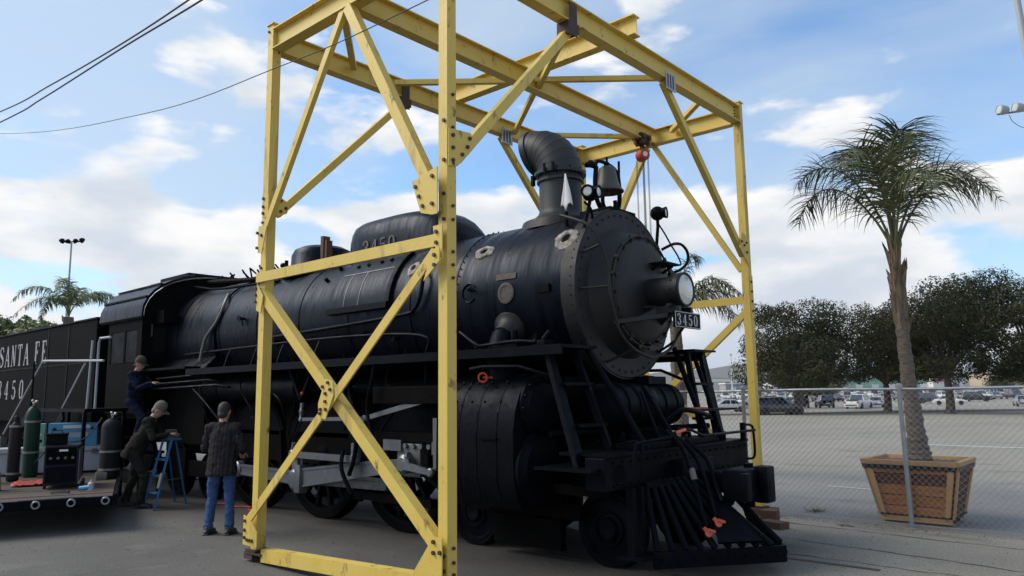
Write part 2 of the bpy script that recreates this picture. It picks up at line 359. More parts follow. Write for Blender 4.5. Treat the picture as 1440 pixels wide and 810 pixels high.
    def sphere(s, c, r_, n=12, m=8, sc=(1, 1, 1)):
        return s.rings([[V(c)+V((math.sin(p)*math.cos(2*math.pi*i/n)*r_*sc[0], math.sin(p)*math.sin(2*math.pi*i/n)*r_*sc[1], -math.cos(p)*r_*sc[2])) for i in range(n)] for p in [max(.02, min(math.pi-.02, math.pi*k/m)) for k in range(m+1)]])
    def quad(s, a, b, c, d): return s.add([a, b, c, d], [(0, 1, 2, 3)])
    def build(s, name, mat, parent=None, smooth=True, ang=35, label=None, kind=None, origin=None, bevel=0.0, weld=False):
        o_ = V(origin) if origin is not None else (V(parent['_o']) if parent is not None else s.org)
        me = bpy.data.meshes.new(name)
        me.from_pydata([tuple(V(v)-o_) for v in s.v], [], s.f)
        bm = bmesh.new(); bm.from_mesh(me)
        if weld: bmesh.ops.remove_doubles(bm, verts=bm.verts, dist=1e-5)
        bmesh.ops.recalc_face_normals(bm, faces=bm.faces)
        if bevel: bmesh.ops.bevel(bm, geom=[e for e in bm.edges if e.is_manifold and e.calc_face_angle(0) > .6], offset=bevel, segments=2, affect='EDGES', profile=.6)
        bm.to_mesh(me); bm.free()
        if smooth:
            me.polygons.foreach_set('use_smooth', [True]*len(me.polygons)); me.set_sharp_from_angle(angle=R(ang))
        me.materials.append(MT[mat])
        o = bpy.data.objects.new(name, me); C.objects.link(o)
        if parent is not None:
            o.parent = parent; o['_o'] = tuple(parent['_o'])
            if origin is not None: o.location = o_ - V(parent['_o']); o['_o'] = tuple(o_)
        else:
            o.location = o_; o['_o'] = tuple(o_)
        if label: o['label'] = label
        if kind: o['kind'] = kind
        return o
def thing(name, label, cat, loc=(0, 0, 0), group=None):
    o = bpy.data.objects.new(name, None); o.empty_display_size = .2; C.objects.link(o); o.location = loc
    o['label'] = label; o['category'] = cat; o['_o'] = tuple(loc)
    if group: o['group'] = group
    return o
def tag(o, label, cat, group=None):
    o['label'] = label; o['category'] = cat
    if group: o['group'] = group
    return o
def struct(o): o['kind'] = 'structure'; return o
def copy_at(o, loc, parent=None, rot=None):
    c = o.copy(); C.objects.link(c); c.location = loc
    if parent is not None: c.parent = parent
    if rot is not None: c.rotation_euler = rot
    return c
def copy_tree(o, parent=None):
    c = o.copy(); C.objects.link(c)
    if parent is not None: c.parent = parent
    for ch in list(o.children): copy_tree(ch, c)
    return c
def bez(p, n=10):
    p = [V(q) for q in p]; out_ = []
    for i in range(n+1):
        t = i/n; q = p[:]
        while len(q) > 1: q = [q[k].lerp(q[k+1], t) for k in range(len(q)-1)]
        out_.append(q[0])
    return out_
def smooth_path(pts, k=4):     # Catmull-Rom
    P = [V(p) for p in pts]; P = [P[0]*2-P[1]] + P + [P[-1]*2-P[-2]]; o = []
    for i in range(1, len(P)-2):
        a, b, c, d = P[i-1:i+3]
        for j in range(k):
            t = j/k; o.append(.5*((2*b)+(c-a)*t+(2*a-5*b+4*c-d)*t*t+(3*b-a-3*c+d)*t**3))
    o.append(P[-2]); return o

# forward distance from the camera (used only for the gentle fall of the lot)
FX, FY = -0.6627, 0.7489
def gz_d(d): return float(np.interp(d, [0, 14, 75, 120, 300, 1e5], [0, 0, -.5, -.6, .9, .9]))
def gz(x, y): return gz_d((x-4.92)*FX + (y+4.67)*FY)
def RT(d, l): return (4.92 + FX*d + FY*l, -4.67 + FY*d - FX*l)     # point at distance d, l metres to the right

# ------------------------------------------------------------------ ground
ds = [-40, -15, 0, 7, 14, 20, 28, 36, 45, 60, 75, 90, 105, 120, 150, 200, 250, 300, 450, 800, 1600, 4000, 9000]
ls = [-6000, -2500, -900, -300, -120, -60, -30, -15, -7, 0, 7, 15, 30, 60, 120, 300, 900, 2500, 6000]
g = MB(); nl = len(ls)
for d in ds:
    for l in ls:
        x, y = RT(d, l); g.v.append((x, y, gz_d(d)))
for i in range(len(ds)-1):
    for j in range(nl-1): g.f.append((i*nl+j, i*nl+j+1, (i+1)*nl+j+1, (i+1)*nl+j))
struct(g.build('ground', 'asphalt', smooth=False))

def strip(name, pts, wd, mat, z=.004):
    m = MB(); pts = [V((p[0], p[1], 0)) for p in pts]; L_, R_ = [], []
    for i, p in enumerate(pts):
        d = (pts[min(i+1, len(pts)-1)]-pts[max(i-1, 0)]).normalized(); n = V((-d.y, d.x, 0)); ww = (wd[i] if isinstance(wd, list) else wd)/2
        for q, arr in ((p+n*ww, L_), (p-n*ww, R_)): arr.append(V((q.x, q.y, gz(q.x, q.y)+z)))
    for i in range(len(pts)-1): m.quad(L_[i], L_[i+1], R_[i+1], R_[i])
    return struct(m.build(name, mat, smooth=False))
def interp(a, b, n): return [(a[0]+(b[0]-a[0])*i/n, a[1]+(b[1]-a[1])*i/n) for i in range(n+1)]
strip('lot_marking', interp((-2.0, 24.85), (7.5, 23.4), 8), .30, 'white_line', .012)
strip('lane_marking', interp((-0.45, 10.55), (1.3, 10.25), 4), .07, 'white_line', .006)
strip('lot_marking', interp((2.4, 14.4), (5.5, 18.2), 4), .09, 'far_tan', .012)
for a, b, s_ in (((0.7, 4.95), (4.4, 4.45), 3), ((1.2, 3.95), (4.2, 4.05), 5), ((-.5, 6.05), (5.5, 5.75), 8), ):
    q = random.Random(s_); n = 34; pts = []; off = 0
    for i in range(n+1):
        off = off*.8 + q.uniform(-.03, .03); pts.append((a[0]+(b[0]-a[0])*i/n, a[1]+(b[1]-a[1])*i/n+off))
    strip('pavement_crack', pts, [q.uniform(.006, .026) for _ in pts], 'crack_dirt', .004)
q = random.Random(31); m = MB()
for i in range(2600):
    x, y = (q.uniform(-9, 5), q.uniform(-2.5, 6.6)) if i % 3 else (q.uniform(-8, 2.2), q.gauss(1.6, .5))
    if i % 7 == 0: x, y = q.uniform(-.5, 5), q.gauss(6.45, .10)
    a, s_ = q.uniform(0, 6.28), q.uniform(.003, .011); c_, n_ = math.cos(a)*s_, math.sin(a)*s_; hh = s_*q.uniform(.5, 1.1)
    m.add([(x+c_, y+n_, 0), (x-n_, y+c_, 0), (x-c_, y-n_, 0), (x+n_, y-c_, 0), (x+c_*.4, y+n_*.3, hh), (x-c_*.3, y-n_*.4, hh*.9)], [(0, 1, 4), (1, 5, 4), (1, 2, 5), (2, 3, 5), (3, 4, 5), (3, 0, 4)])
tag(m.build('gravel', 'grit', smooth=False, kind='stuff'), 'loose grit and pebbles scattered over the asphalt round the engine', 'gravel')
# kerbed planting strip under the lot trees
isl = [RT(72+0.6*i, -14 + i*6) for i in range(14)]
strip('planting_strip', isl, 2.4, 'dry_strip', .09)
k = MB()
for sgn in (-1, 1):
    for i in range(13):
        a, b = V((*isl[i], 0)), V((*isl[i+1], 0)); d = (b-a).normalized(); n_ = V((-d.y, d.x, 0))*1.28*sgn
        a2, b2 = a+n_, b+n_; a2.z = gz(a2.x, a2.y)+.05; b2.z = gz(b2.x, b2.y)+.05; k.bar(a2, b2, .16, .14, n_)
struct(k.build('kerb', 'kerb_concrete', smooth=False))
h = MB(); q = random.Random(5)
hp = [RT(3000, l) for l in range(-2600, 2700, 100)]
tops = [95 + 90*mnoise.noise(V((i*.17, 3.1, 0))) + 45*mnoise.noise(V((i*.6, 9, 0))) + 40*math.exp(-((i-33)/6)**2) for i in range(len(hp))]
bk = [RT(4200, l*1.35) for l in range(-2600, 2700, 100)]
for i in range(len(hp)-1):
    mid0, mid1 = [((hp[j][0]*.45+bk[j][0]*.55), (hp[j][1]*.45+bk[j][1]*.55)) for j in (i, i+1)]
    h.quad((*hp[i], 0), (*hp[i+1], 0), (*mid1, tops[i+1]), (*mid0, tops[i])); h.quad((*mid0, tops[i]), (*mid1, tops[i+1]), (*bk[i+1], 0), (*bk[i], 0))
struct(h.build('hills', 'hill_scrub', ang=80, weld=True))

# ------------------------------------------------------------------ lettering
GL = {
 'S': [([(.60,.74),(.56,.90),(.40,.965),(.22,.95),(.10,.84),(.11,.68),(.24,.58),(.42,.49),(.56,.39),(.60,.25),(.52,.10),(.35,.035),(.17,.07),(.08,.26)], [.10,.09,.08,.09,.13,.16,.18,.19,.18,.15,.12,.08,.08,.10])],
 'A': [([(.06,.03),(.33,.98)], .08), ([(.33,.98),(.60,.03)], .17), ([(.16,.34),(.50,.34)], .07), ([(-.02,.03),(.17,.03)], .06), ([(.48,.03),(.74,.03)], .06)],
 'N': [([(.13,.03),(.13,.97)], .08), ([(.13,.97),(.58,.03)], .17), ([(.58,.03),(.58,.97)], .08), ([(.03,.97),(.22,.97)], .06), ([(.03,.03),(.24,.03)], .06), ([(.48,.97),(.68,.97)], .06)],
 'T': [([(.34,.03),(.34,.97)], .17), ([(.03,.965),(.65,.965)], .07), ([(.05,.96),(.05,.78)], .06), ([(.63,.96),(.63,.78)], .06), ([(.20,.03),(.48,.03)], .06)],
 'F': [([(.20,.03),(.20,.97)], .17), ([(.06,.965),(.60,.965)], .07), ([(.58,.96),(.58,.76)], .06), ([(.24,.52),(.44,.52)], .07), ([(.44,.62),(.44,.42)], .06), ([(.06,.03),(.36,.03)], .06)],
 'E': [([(.20,.03),(.20,.97)], .17), ([(.06,.965),(.60,.965)], .07), ([(.58,.96),(.58,.76)], .06), ([(.24,.52),(.44,.52)], .07), ([(.44,.62),(.44,.42)], .06), ([(.06,.035),(.62,.035)], .07), ([(.60,.04),(.60,.26)], .06)],
 '3': [([(.10,.76),(.14,.92),(.30,.97),(.48,.92),(.54,.76),(.46,.60),(.30,.54)], [.12,.10,.08,.12,.17,.13,.07]), ([(.30,.54),(.48,.47),(.57,.30),(.50,.11),(.32,.035),(.14,.07),(.08,.25)], [.07,.13,.18,.14,.08,.10,.12])],
 '4': [([(.44,.03),(.44,.97)], .16), ([(.42,.96),(.05,.30)], .07), ([(.04,.29),(.64,.29)], .07), ([(.30,.03),(.58,.03)], .06)],
 '5': [([(.54,.93),(.16,.93)], .11), ([(.15,.95),(.13,.56)], .06), ([(.13,.54),(.28,.62),(.46,.57),(.57,.40),(.55,.18),(.40,.045),(.20,.05),(.08,.22)], [.06,.08,.13,.18,.17,.10,.09,.12])],
 '0': [([(.33,.97),(.14,.86),(.08,.50),(.14,.14),(.33,.03)], [.07,.13,.18,.13,.07]), ([(.33,.03),(.52,.14),(.58,.50),(.52,.86),(.33,.97)], [.07,.13,.18,.13,.07])]}
def letters(text, org, ux, uy, hgt, parent, mat, adv=.74, depth=.004, space=.5, name='letter'):
    ux, uy = V(ux).normalized(), V(uy).normalized(); nz_ = ux.cross(uy); x = 0
    for ch in text:
        if ch == ' ': x += space*hgt; continue
        m = MB()
        for si, (pts, wd) in enumerate(GL[ch]):
            P = [V(org) + ux*(x+a*hgt) + uy*(b*hgt) for a, b in pts]; wl = wd if isinstance(wd, list) else [wd]*len(P)
            lo, hi = [], []
            for i, p in enumerate(P):
                d = (P[min(i+1, len(P)-1)]-P[max(i-1, 0)]).normalized(); n_ = nz_.cross(d)*wl[i]*hgt/2
                lo.append(p-n_); hi.append(p+n_)
            dd = nz_*(depth+si*.0006)
            m.rings([[lo[i], hi[i], hi[i]+dd, lo[i]+dd] for i in range(len(P))])
        m.build(name, mat, parent, smooth=False); x += adv*hgt

# ================================================================== GANTRY
XA, YF, HT, ZT = -3.10, 6.39, 6.40, 6.20
gan = thing('gantry', 'tall yellow steel gantry crane frame bolted together around the front of the locomotive', 'gantry crane', (0, 0, 0))
PW = .115
for (x, y, z0) in ((XA, 0, .14), (0, 0, .14), (XA, YF, .14), (0, YF, .14)):
    m = MB(); m.bb(x-PW/2, x+PW/2, y-PW/2, y+PW/2, z0, HT); p = m.build('post', 'yellow_paint', gan, smooth=False)
    m = MB(); m.bb(x-.10, x+.10, y-.10, y+.10, z0-.022, z0-.001); m.build('base_plate', 'bolt_steel', p, smooth=False)
    m = MB(); m.bb(x-.075, x+.075, y-.075, y+.075, HT+.001, HT+.018); m.build('cap_plate', 'yellow_paint', p, smooth=False)
def beam(p0, p1, side, wd=.15, h=.27, name='beam'): return MB().ibeam(p0, p1, wd, h, side).build(name, 'yellow_paint', gan, smooth=False)
e = PW/2+.003
beam((XA+e, 0, ZT), (-e, 0, ZT), (0, 1, 0)); beam((XA+e, YF, ZT), (-e, YF, ZT), (0, 1, 0))
beam((XA, e, ZT), (XA, YF-e, ZT), (1, 0, 0)); beam((0, e, ZT), (0, YF-e, ZT), (1, 0, 0))
beam((-1.54, .08, ZT), (-1.54, YF-.08, ZT), (1, 0, 0))
beam((XA-.18, 3.17, ZT+.272), (.16, 3.17, ZT+.272), (0, 1, 0), name='trolley_beam')
def brace(p0, p1, a, b, side, name='brace'): return MB().bar(p0, p1, a, b, side).build(name, 'yellow_paint', gan, smooth=False)
def angle(p0, p1, a, t, side, name='brace'):
    return MB().prism([(-a/2, -a/2), (a/2, -a/2), (a/2, -a/2+t), (-a/2+t, -a/2+t), (-a/2+t, a/2), (-a/2, a/2)], p0, p1, side).build(name, 'yellow_paint', gan, smooth=False)
# near face: K above, cross below
brace((-1.52, -.03, ZT-.14), (-.14, -.075, 3.78), .10, .12, (0, 1, 0))
brace((-1.62, -.03, ZT-.14), (-3.02, -.07, 3.82), .06, .085, (0, 1, 0))
brace((-3.17, -.085, 3.23), (.02, -.085, 3.23), .035, .115, (0, 1, 0), 'girt')
brace((-3.10, -.04, 3.05), (-.02, -.04, .50), .10, .12, (0, 1, 0))
brace((-.03, -.125, 3.12), (-3.14, -.125, .44), .02, .095, (0, 1, 0))
brace((-2.90, -.02, .10), (-.25, -.02, .20), .12, .14, (0, 1, 0), 'bottom_beam')
# front and rear portals: knee braces
brace((0, .10, 4.02), (0, 1.98, 6.04), .08, .10, (1, 0, 0)); brace((0, YF-.1, 3.92), (0, 4.05, 6.04), .08, .10, (1, 0, 0))
brace((XA, .10, 4.02), (XA, 2.10, 6.04), .08, .09, (1, 0, 0)); brace((XA, YF-.1, 3.92), (XA, 4.15, 6.04), .08, .10, (1, 0, 0))
# far face
brace((-1.55, YF+.02, ZT-.14), (-.10, YF+.05, 3.70), .06, .085, (0, 1, 0)); brace((-1.70, YF+.02, ZT-.14), (-3.0, YF+.05, 3.78), .09, .11, (0, 1, 0))
brace((-3.17, YF+.085, 3.24), (.02, YF+.085, 3.24), .035, .115, (0, 1, 0), 'girt')
brace((-3.04, YF-.02, .55), (-.02, YF+.0, 3.05), .08, .10, (0, 1, 0)); brace((-3.04, YF+.125, 3.05), (-.02, YF+.125, .55), .02, .09, (0, 1, 0))
# plan bracing under the roof
for a, b in (((-3.03, 1.86), (-.06, 4.42)), ((-.06, 2.05), (-3.03, 4.42))):
    z = ZT+.03 if a[0] < -1 else ZT-.045
    # split where it meets the middle beam
    t = (-1.54-a[0])/(b[0]-a[0]); ym = a[1]+(b[1]-a[1])*t; s1 = -1.54+(.02 if a[0] > -1 else -.02); s2 = -1.54-(.02 if a[0] > -1 else -.02)
    brace((a[0], a[1], z), (s1, ym, z), .07, .07, (0, 0, 1), 'roof_brace'); brace((s2, ym, z), (b[0], b[1], z), .07, .07, (0, 0, 1), 'roof_brace')
for a, b in (((-1.78, .06), (-3.04, 1.15)), ((-.06, 5.35), (-1.15, 6.33)), ((-1.62, 6.30), (-3.04, 4.80)), ((-.06, 1.15), (-1.35, .06))):
    brace((*a, ZT+.02), (*b, ZT+.02), .07, .08, (0, 0, 1), 'roof_brace')
def gusset(poly, axis, at_, th=.012, boltpts=(), nrm=-1, name='gusset_plate'):
    # poly in (horizontal, z); axis 'y' plate lies in plane Y=at_, axis 'x' in plane X=at_
    mk = (lambda a, b, o: (a, at_+o, b)) if axis == 'y' else (lambda a, b, o: (at_+o, a, b))
    m = MB(); n = len(poly); vs = [mk(a, b, 0) for a, b in poly] + [mk(a, b, th*nrm) for a, b in poly]
    m.add(vs, [tuple(range(n)), tuple(range(2*n-1, n-1, -1))] + [(i, (i+1) % n, (i+1) % n+n, i+n) for i in range(n)])
    p = m.build(name, 'yellow_paint', gan, smooth=False)
    if boltpts:
        b_ = MB()
        for a, b in boltpts: b_.cyl(mk(a, b, th*nrm), mk(a, b, (th+.018)*nrm), .019, n=6)
        b_.build('bolt', 'bolt_steel', p, smooth=False, kind='stuff')
    return p
gusset([(-.33, 3.82), (.02, 3.90), (.02, 3.46), (-.05, 3.46), (-.20, 3.50)], 'y', -.137, boltpts=[(-.27, 3.76), (-.22, 3.66), (-.17, 3.56), (-.04, 3.82), (-.04, 3.56)])
gusset([(-.02, 3.06), (.05, 3.06), (.05, 3.36), (-.07, 3.36)], 'y', -.104, boltpts=[(-.02, 3.30), (-.02, 3.20)])
gusset([(-.16, 2.86), (.05, 3.02), (.05, 3.14), (-.03, 3.14)], 'y', -.137, boltpts=[(-.01, 3.08), (-.01, 2.99)])
gusset([(-3.11, 3.95), (-2.98, 3.95), (-2.98, 4.22), (-3.11, 4.25)], 'y', -.075, boltpts=[(-3.08, 4.18), (-3.08, 4.08), (-3.08, 4.0)])
gusset([(-3.11, 3.52), (-3.03, 3.50), (-2.93, 3.82), (-3.11, 3.84)], 'y', -.115, boltpts=[(-3.12, 3.76), (-3.03, 3.72), (-3.12, 3.58)])
gusset([(-3.12, 2.84), (-3.02, 2.80), (-2.98, 3.0), (-3.12, 3.16)], 'y', -.104, boltpts=[(-3.13, 3.1), (-3.13, 3.02), (-3.13, 2.94)])
gusset([(-1.76, 1.62), (-1.64, 1.60), (-1.51, 1.84), (-1.53, 1.98), (-1.65, 2.01), (-1.77, 1.76)], 'y', -.138, boltpts=[(-1.69, 1.93), (-1.60, 1.97), (-1.64, 1.86), (-1.64, 1.78), (-1.63, 1.70), (-1.72, 1.70), (-1.73, 1.66), (-1.56, 1.90)])
gusset([(-3.17, .20), (-2.88, .20), (-2.88, .36), (-3.0, .46), (-3.17, .52)], 'y', -.139, boltpts=[(-3.13, .46), (-3.13, .36), (-3.13, .28), (-3.02, .26), (-2.97, .26), (-3.07, .26)])
gusset([(-.42, .16), (.05, .16), (.05, .62), (-.06, .62)], 'y', -.104, boltpts=[(-.05, .58), (-.05, .49), (-.05, .28), (.03, .50)])
gusset([(-.05, 3.92), (.07, 3.94), (.30, 4.20), (.24, 4.30), (-.05, 4.28)], 'x', .060, nrm=1, boltpts=[(.0, 4.22), (.0, 4.10), (.0, 3.98), (.12, 4.06), (.19, 4.15), (.22, 4.24)])
gusset([(6.34, 3.74), (6.05, 4.0), (6.14, 4.26), (6.34, 4.2)], 'x', .060, nrm=1, boltpts=[(6.28, 4.1), (6.28, 3.95), (6.2, 4.05), (6.12, 4.1)])
gusset([(6.34, 2.94), (6.44, 2.94), (6.44, 3.6), (6.34, 3.6)], 'x', .060, nrm=1, boltpts=[(6.38, 3.05), (6.38, 3.2), (6.38, 3.35), (6.38, 3.5)])
gusset([(.06, 3.97), (.20, 4.04), (.24, 4.16), (.06, 4.25)], 'x', -3.045, nrm=1, boltpts=[(.11, 4.18), (.11, 4.05), (.18, 4.10)])
# bolts up the near post
b_ = MB()
for z in (.30, .40, .52, 2.88, 3.0, 3.12, 3.42, 3.55, 3.95, 4.3, 4.62): b_.cyl((-.0585, -.0+.02, z), (-.0775, .02, z), .016, n=6); b_.cyl((.0585, .01, z), (.0765, .01, z), .016, n=6)
for z in (.34, .46, 3.42, 3.66, 3.98, 4.36): b_.cyl((.022, -.0585, z), (.022, -.0775, z), .018, n=6)
for z in (.24, .30, .36, 2.9, 3.0, 3.1, 3.35, 3.6, 3.9, 6.32): b_.cyl((-3.13, -.0585, z), (-3.13, -.0775, z), .016, n=6)
for (x, y) in ((XA, 0), (0, 0), (0, YF), (XA, YF)):
    for i in range(5):
        yy = y+(.0625+.07 if y < 1 else -.0625-.07)
        b_.cyl((x+.0065, yy, ZT-.10+i*.05), (x+.024, yy, ZT-.10+i*.05), .012, n=6)
for (x, y) in ((0, YF), (XA, YF), (XA, 0), (-1.54, YF-.1)):
    for a in (-.05, .05): b_.cyl((x+a, y-.03 if y > 1 else y+.03, ZT-.137), (x+a, y-.03 if y > 1 else y+.03, ZT-.165), .016, n=6)
b_.build('bolt', 'bolt_steel', gan, smooth=False, kind='stuff')
# dark connection pockets where knee braces meet the beams
for x, y in ((0, 1.92), (XA, 2.05)):
    m = MB(); m.bb(x-.085, x+.085, y-.10, y-.07, ZT-.30, ZT-.138); m.bb(x-.085, x+.085, y+.07, y+.10, ZT-.26, ZT-.138); m.bb(x+.076, x+.086, y-.069, y+.069, ZT-.30, ZT+.09); m.build('connection_bracket', 'dark_rust', gan, smooth=False)
for x, y in ((0, 4.12), (XA, 4.22)):
    m = MB(); m.bb(x+.078, x+.088, y-.13, y+.13, ZT-.29, ZT-.04); pl = m.build('slotted_plate', 'galvanised', gan, smooth=False)
    m = MB()
    for i in range(3): m.bb(x+.089, x+.092, y-.09+i*.07, y-.065+i*.07, ZT-.26, ZT-.07)
    m.build('slot', 'bolt_steel', pl, smooth=False)
# casters
for (x, y) in ((XA, 0), (0, 0), (XA, YF)):
    m = MB(); m.lathe([(-.035, .02), (-.035, .075), (-.025, .085), (.025, .085), (.035, .075), (.035, .02)], (x+.16, y-.02, .086), (.35, 1, 0), 20); cs = m.build('caster_wheel', 'rubber', gan)
    m = MB(); m.bb(x-.12, x+.22, y-.10, y+.10, .095, .115); m.bb(x-.16, x+.02, y-.085, y+.085, .03, .094); m.build('caster_fork', 'dark_rust', gan, smooth=False)

# timber under the far front post
for i, (x, y, z, sx, sy, sz, a) in enumerate(((.58, 5.50, .046, .34, .20, .09, -14), (.36, 5.90, .085, .22, .20, .17, 8), (.02, 6.40, .058, .42, .30, .112, 4))):
    m = MB(); m.box((0, 0, 0), (sx, sy, sz)); o = m.build('timber_block', 'timber_rail', smooth=False, bevel=.006)
    o.location = (x, y, z); o.rotation_euler = (0, 0, R(a)); tag(o, ['flat brown timber lying lowest and nearest before the right front gantry post', 'upright brown timber block between the flat timber and the gantry post', 'brown timber directly under the foot of the right front gantry post'][i], 'timber', 'timbers packing up the gantry post')
# ------------------------------------------------------------------ chain hoist
ho = thing('chain_hoist', 'red manual chain hoist hanging from its trolley on the far gantry beam', 'hoist', (-1.50, 6.0, 5.75))
m = MB(); m.bb(-1.62, -1.57, 5.86, 6.12, 5.98, 6.16); m.bb(-1.51, -1.46, 5.86, 6.12, 5.98, 6.16); m.cyl((-1.66, 6.0, 6.0), (-1.40, 6.0, 6.0), .025)
for yy in (5.90, 6.08):
    for xx in (-1.64, -1.44): m.cyl((xx-.015, yy, 6.10), (xx+.015, yy, 6.10), .045)
m.build('trolley', 'dark_rust', ho, smooth=False)
m = MB(); m.torus((-1.54, 6.0, 5.94), (0, 1, 0), .035, .012, 16, 6); m.build('hook', 'dark_rust', ho)
m = MB(); m.lathe([(-.09, .04), (-.09, .085), (-.07, .10), (.07, .10), (.09, .085), (.09, .04)], (-1.54, 6.0, 5.80), (1, -.5, 0), 20); m.build('housing', 'red_paint', ho)
m = MB(); m.cyl((-1.462, 5.955, 5.80), (-1.456, 5.952, 5.80), .045, n=16); m.build('badge', 'white_print', ho)
def chain(x, y, z0, z1, r_, name, n):
    m = MB()
    for i in range(n):
        z = z0 + (z1-z0)*(i+.5)/n; m.torus((x, y, z), (1, 0, 0) if i % 2 else (0, 1, 0), abs(z1-z0)/n*.62, r_, 8, 4)
    return m.build(name, 'chain_steel', ho, kind='stuff')
chain(-1.53, 6.0, 5.70, 3.2, .007, 'load_chain', 80); chain(-1.64, 5.97, 5.72, 3.6, .0035, 'hand_chain', 90); chain(-1.42, 5.97, 5.72, 3.6, .0035, 'hand_chain', 90)

# ================================================================== LOCOMOTIVE
YC, ZB, RB = 3.05, 3.03, 1.03
lo = thing('steam_locomotive', 'black steam locomotive with round smokebox door, headlight and pilot under the yellow gantry', 'steam locomotive', (0, YC, 0))
def P(m, name, mat, **k): return m.build(name, mat, k.pop('parent', lo), **k)
def mir(y): return 2*YC-y
# boiler and smokebox
sb = P(MB().lathe([(0, RB), (1.9, RB)], (-2.0, YC, ZB), (1, 0, 0), 64, True, False), 'smokebox', 'boiler_paint')
bo = P(MB().lathe([(0, RB-.003), (6.3, RB-.003)], (-8.3, YC, ZB), (1, 0, 0), 64, False, False), 'boiler', 'boiler_paint')
for x in (-8.2, -6.9, -5.6, -4.3, -2.9, -2.02):
    P(MB().lathe([(-.03, RB-.004), (-.03, RB+.007), (.03, RB+.007), (.03, RB-.004)], (x, YC, ZB), (1, 0, 0), 64, False, False), 'boiler_band', 'boiler_paint', parent=bo)
P(MB().lathe([(-.10, RB+.001), (-.10, RB+.016), (.10, RB+.016), (.10, RB+.001)], (-.16, YC, ZB), (1, 0, 0), 64, False, False), 'smokebox_ring', 'smokebox_grey', parent=sb)
m = MB()
for i in range(60):
    t = 2*math.pi*i/60
    for x in (-1.96, -.12): m.sphere((x, YC+math.cos(t)*(RB+.012), ZB+math.sin(t)*(RB+.012)), .013, 5, 3)
P(m, 'rivet', 'boiler_paint', parent=sb, kind='stuff')
# firebox
def fb_ring(x, wd, zb, top):
    pts = []
    for t in np.linspace(-25, 205, 25):
        a = R(t); pts.append((x, YC+math.cos(a)*top*(1+.10*max(0, -math.sin(a))), ZB+math.sin(a)*top))
    pts.append((x, YC-wd, zb)); pts.append((x, YC+wd, zb)); return pts
P(MB().rings([fb_ring(-8.3, 1.22, 2.36, 1.055), fb_ring(-8.8, 1.26, 2.35, 1.07), fb_ring(-10.25, 1.28, 2.3, 1.07)]), 'firebox', 'boiler_paint', ang=22)
P(MB().bb(-10.2, -8.4, YC-1.12, YC+1.12, 1.0, 2.31), 'ash_pan', 'loco_deep')
# smokebox front
fr = P(MB().lathe([(0, RB), (.035, RB), (.045, RB-.012), (.045, .80)], (-.1, YC, ZB), (1, 0, 0), 64), 'smokebox_front', 'smokebox_grey')
m = MB()
for i in range(44):
    t = 2*math.pi*(i+.5)/44; m.sphere((-.055, YC+math.cos(t)*.955, ZB+math.sin(t)*.955), .019, 6, 4)
P(m, 'rivet', 'smokebox_grey', parent=fr, kind='stuff')
P(MB().lathe([(0, .80), (.05, .765), (.17, .69), (.215, .665)], (-.055, YC, ZB), (1, 0, 0), 64, False, True), 'door_collar', 'smokebox_grey', parent=fr)
dr = P(MB().lathe([(.0, .625), (.03, .63), (.045, .62), (.07, .56), (.10, .46), (.125, .32), (.14, .15), (.143, .01)], (.162, YC, ZB), (1, 0, 0), 56, False, True), 'smokebox_door', 'smokebox_grey')
m = MB()
for i in range(20):
    t = 2*math.pi*(i+.3)/20; c, s_ = math.cos(t), math.sin(t)
    m.cyl((.165, YC+c*.645, ZB+s_*.645), (.235, YC+c*.645, ZB+s_*.645), .016, n=6)
    m.bar((.20, YC+c*.60, ZB+s_*.60), (.20, YC+c*.70, ZB+s_*.70), .035, .022, (0, -s_, c))
P(m, 'door_clamp', 'smokebox_grey', parent=dr, kind='stuff')
P(MB().torus((.20, YC, ZB), (1, 0, 0), .668, .014, 48, 6), 'clamp_ring', 'smokebox_grey', parent=dr)
P(MB().bar((.22, 3.60, ZB+.34), (.22, 3.82, ZB+.20), .03, .06, (1, 0, 0)), 'hinge_arm', 'smokebox_grey', parent=dr)
# handrail loop round the front
rail = [(-.25, 2.02, 3.86), (.0, 2.00, 3.76), (.18, 2.00, 3.66), (.26, 2.06, 3.48), (.28, 2.18, 3.18), (.28, 2.21, 2.90), (.28, 2.29, 2.68), (.28, 2.40, 2.47), (.28, 2.65, 2.32), (.28, 2.87, 2.26), (.28, 3.07, 2.24), (.28, 3.46, 2.35), (.28, 3.67, 2.53), (.40, 3.60, 2.62)]
P(MB().tube(smooth_path(rail, 4), .019, 8), 'front_handrail', 'smokebox_grey')
for y, z in ((2.07, 3.46), (2.21, 3.0), (2.65, 2.32), (3.60, 2.46)):
    dy, dz = y-YC, z-ZB; l = math.hypot(dy, dz); P(MB().tube([(.28, y, z), (-.04, YC+dy/l*.97, ZB+dz/l*.97)], .016, 6), 'rail_stanchion', 'smokebox_grey')
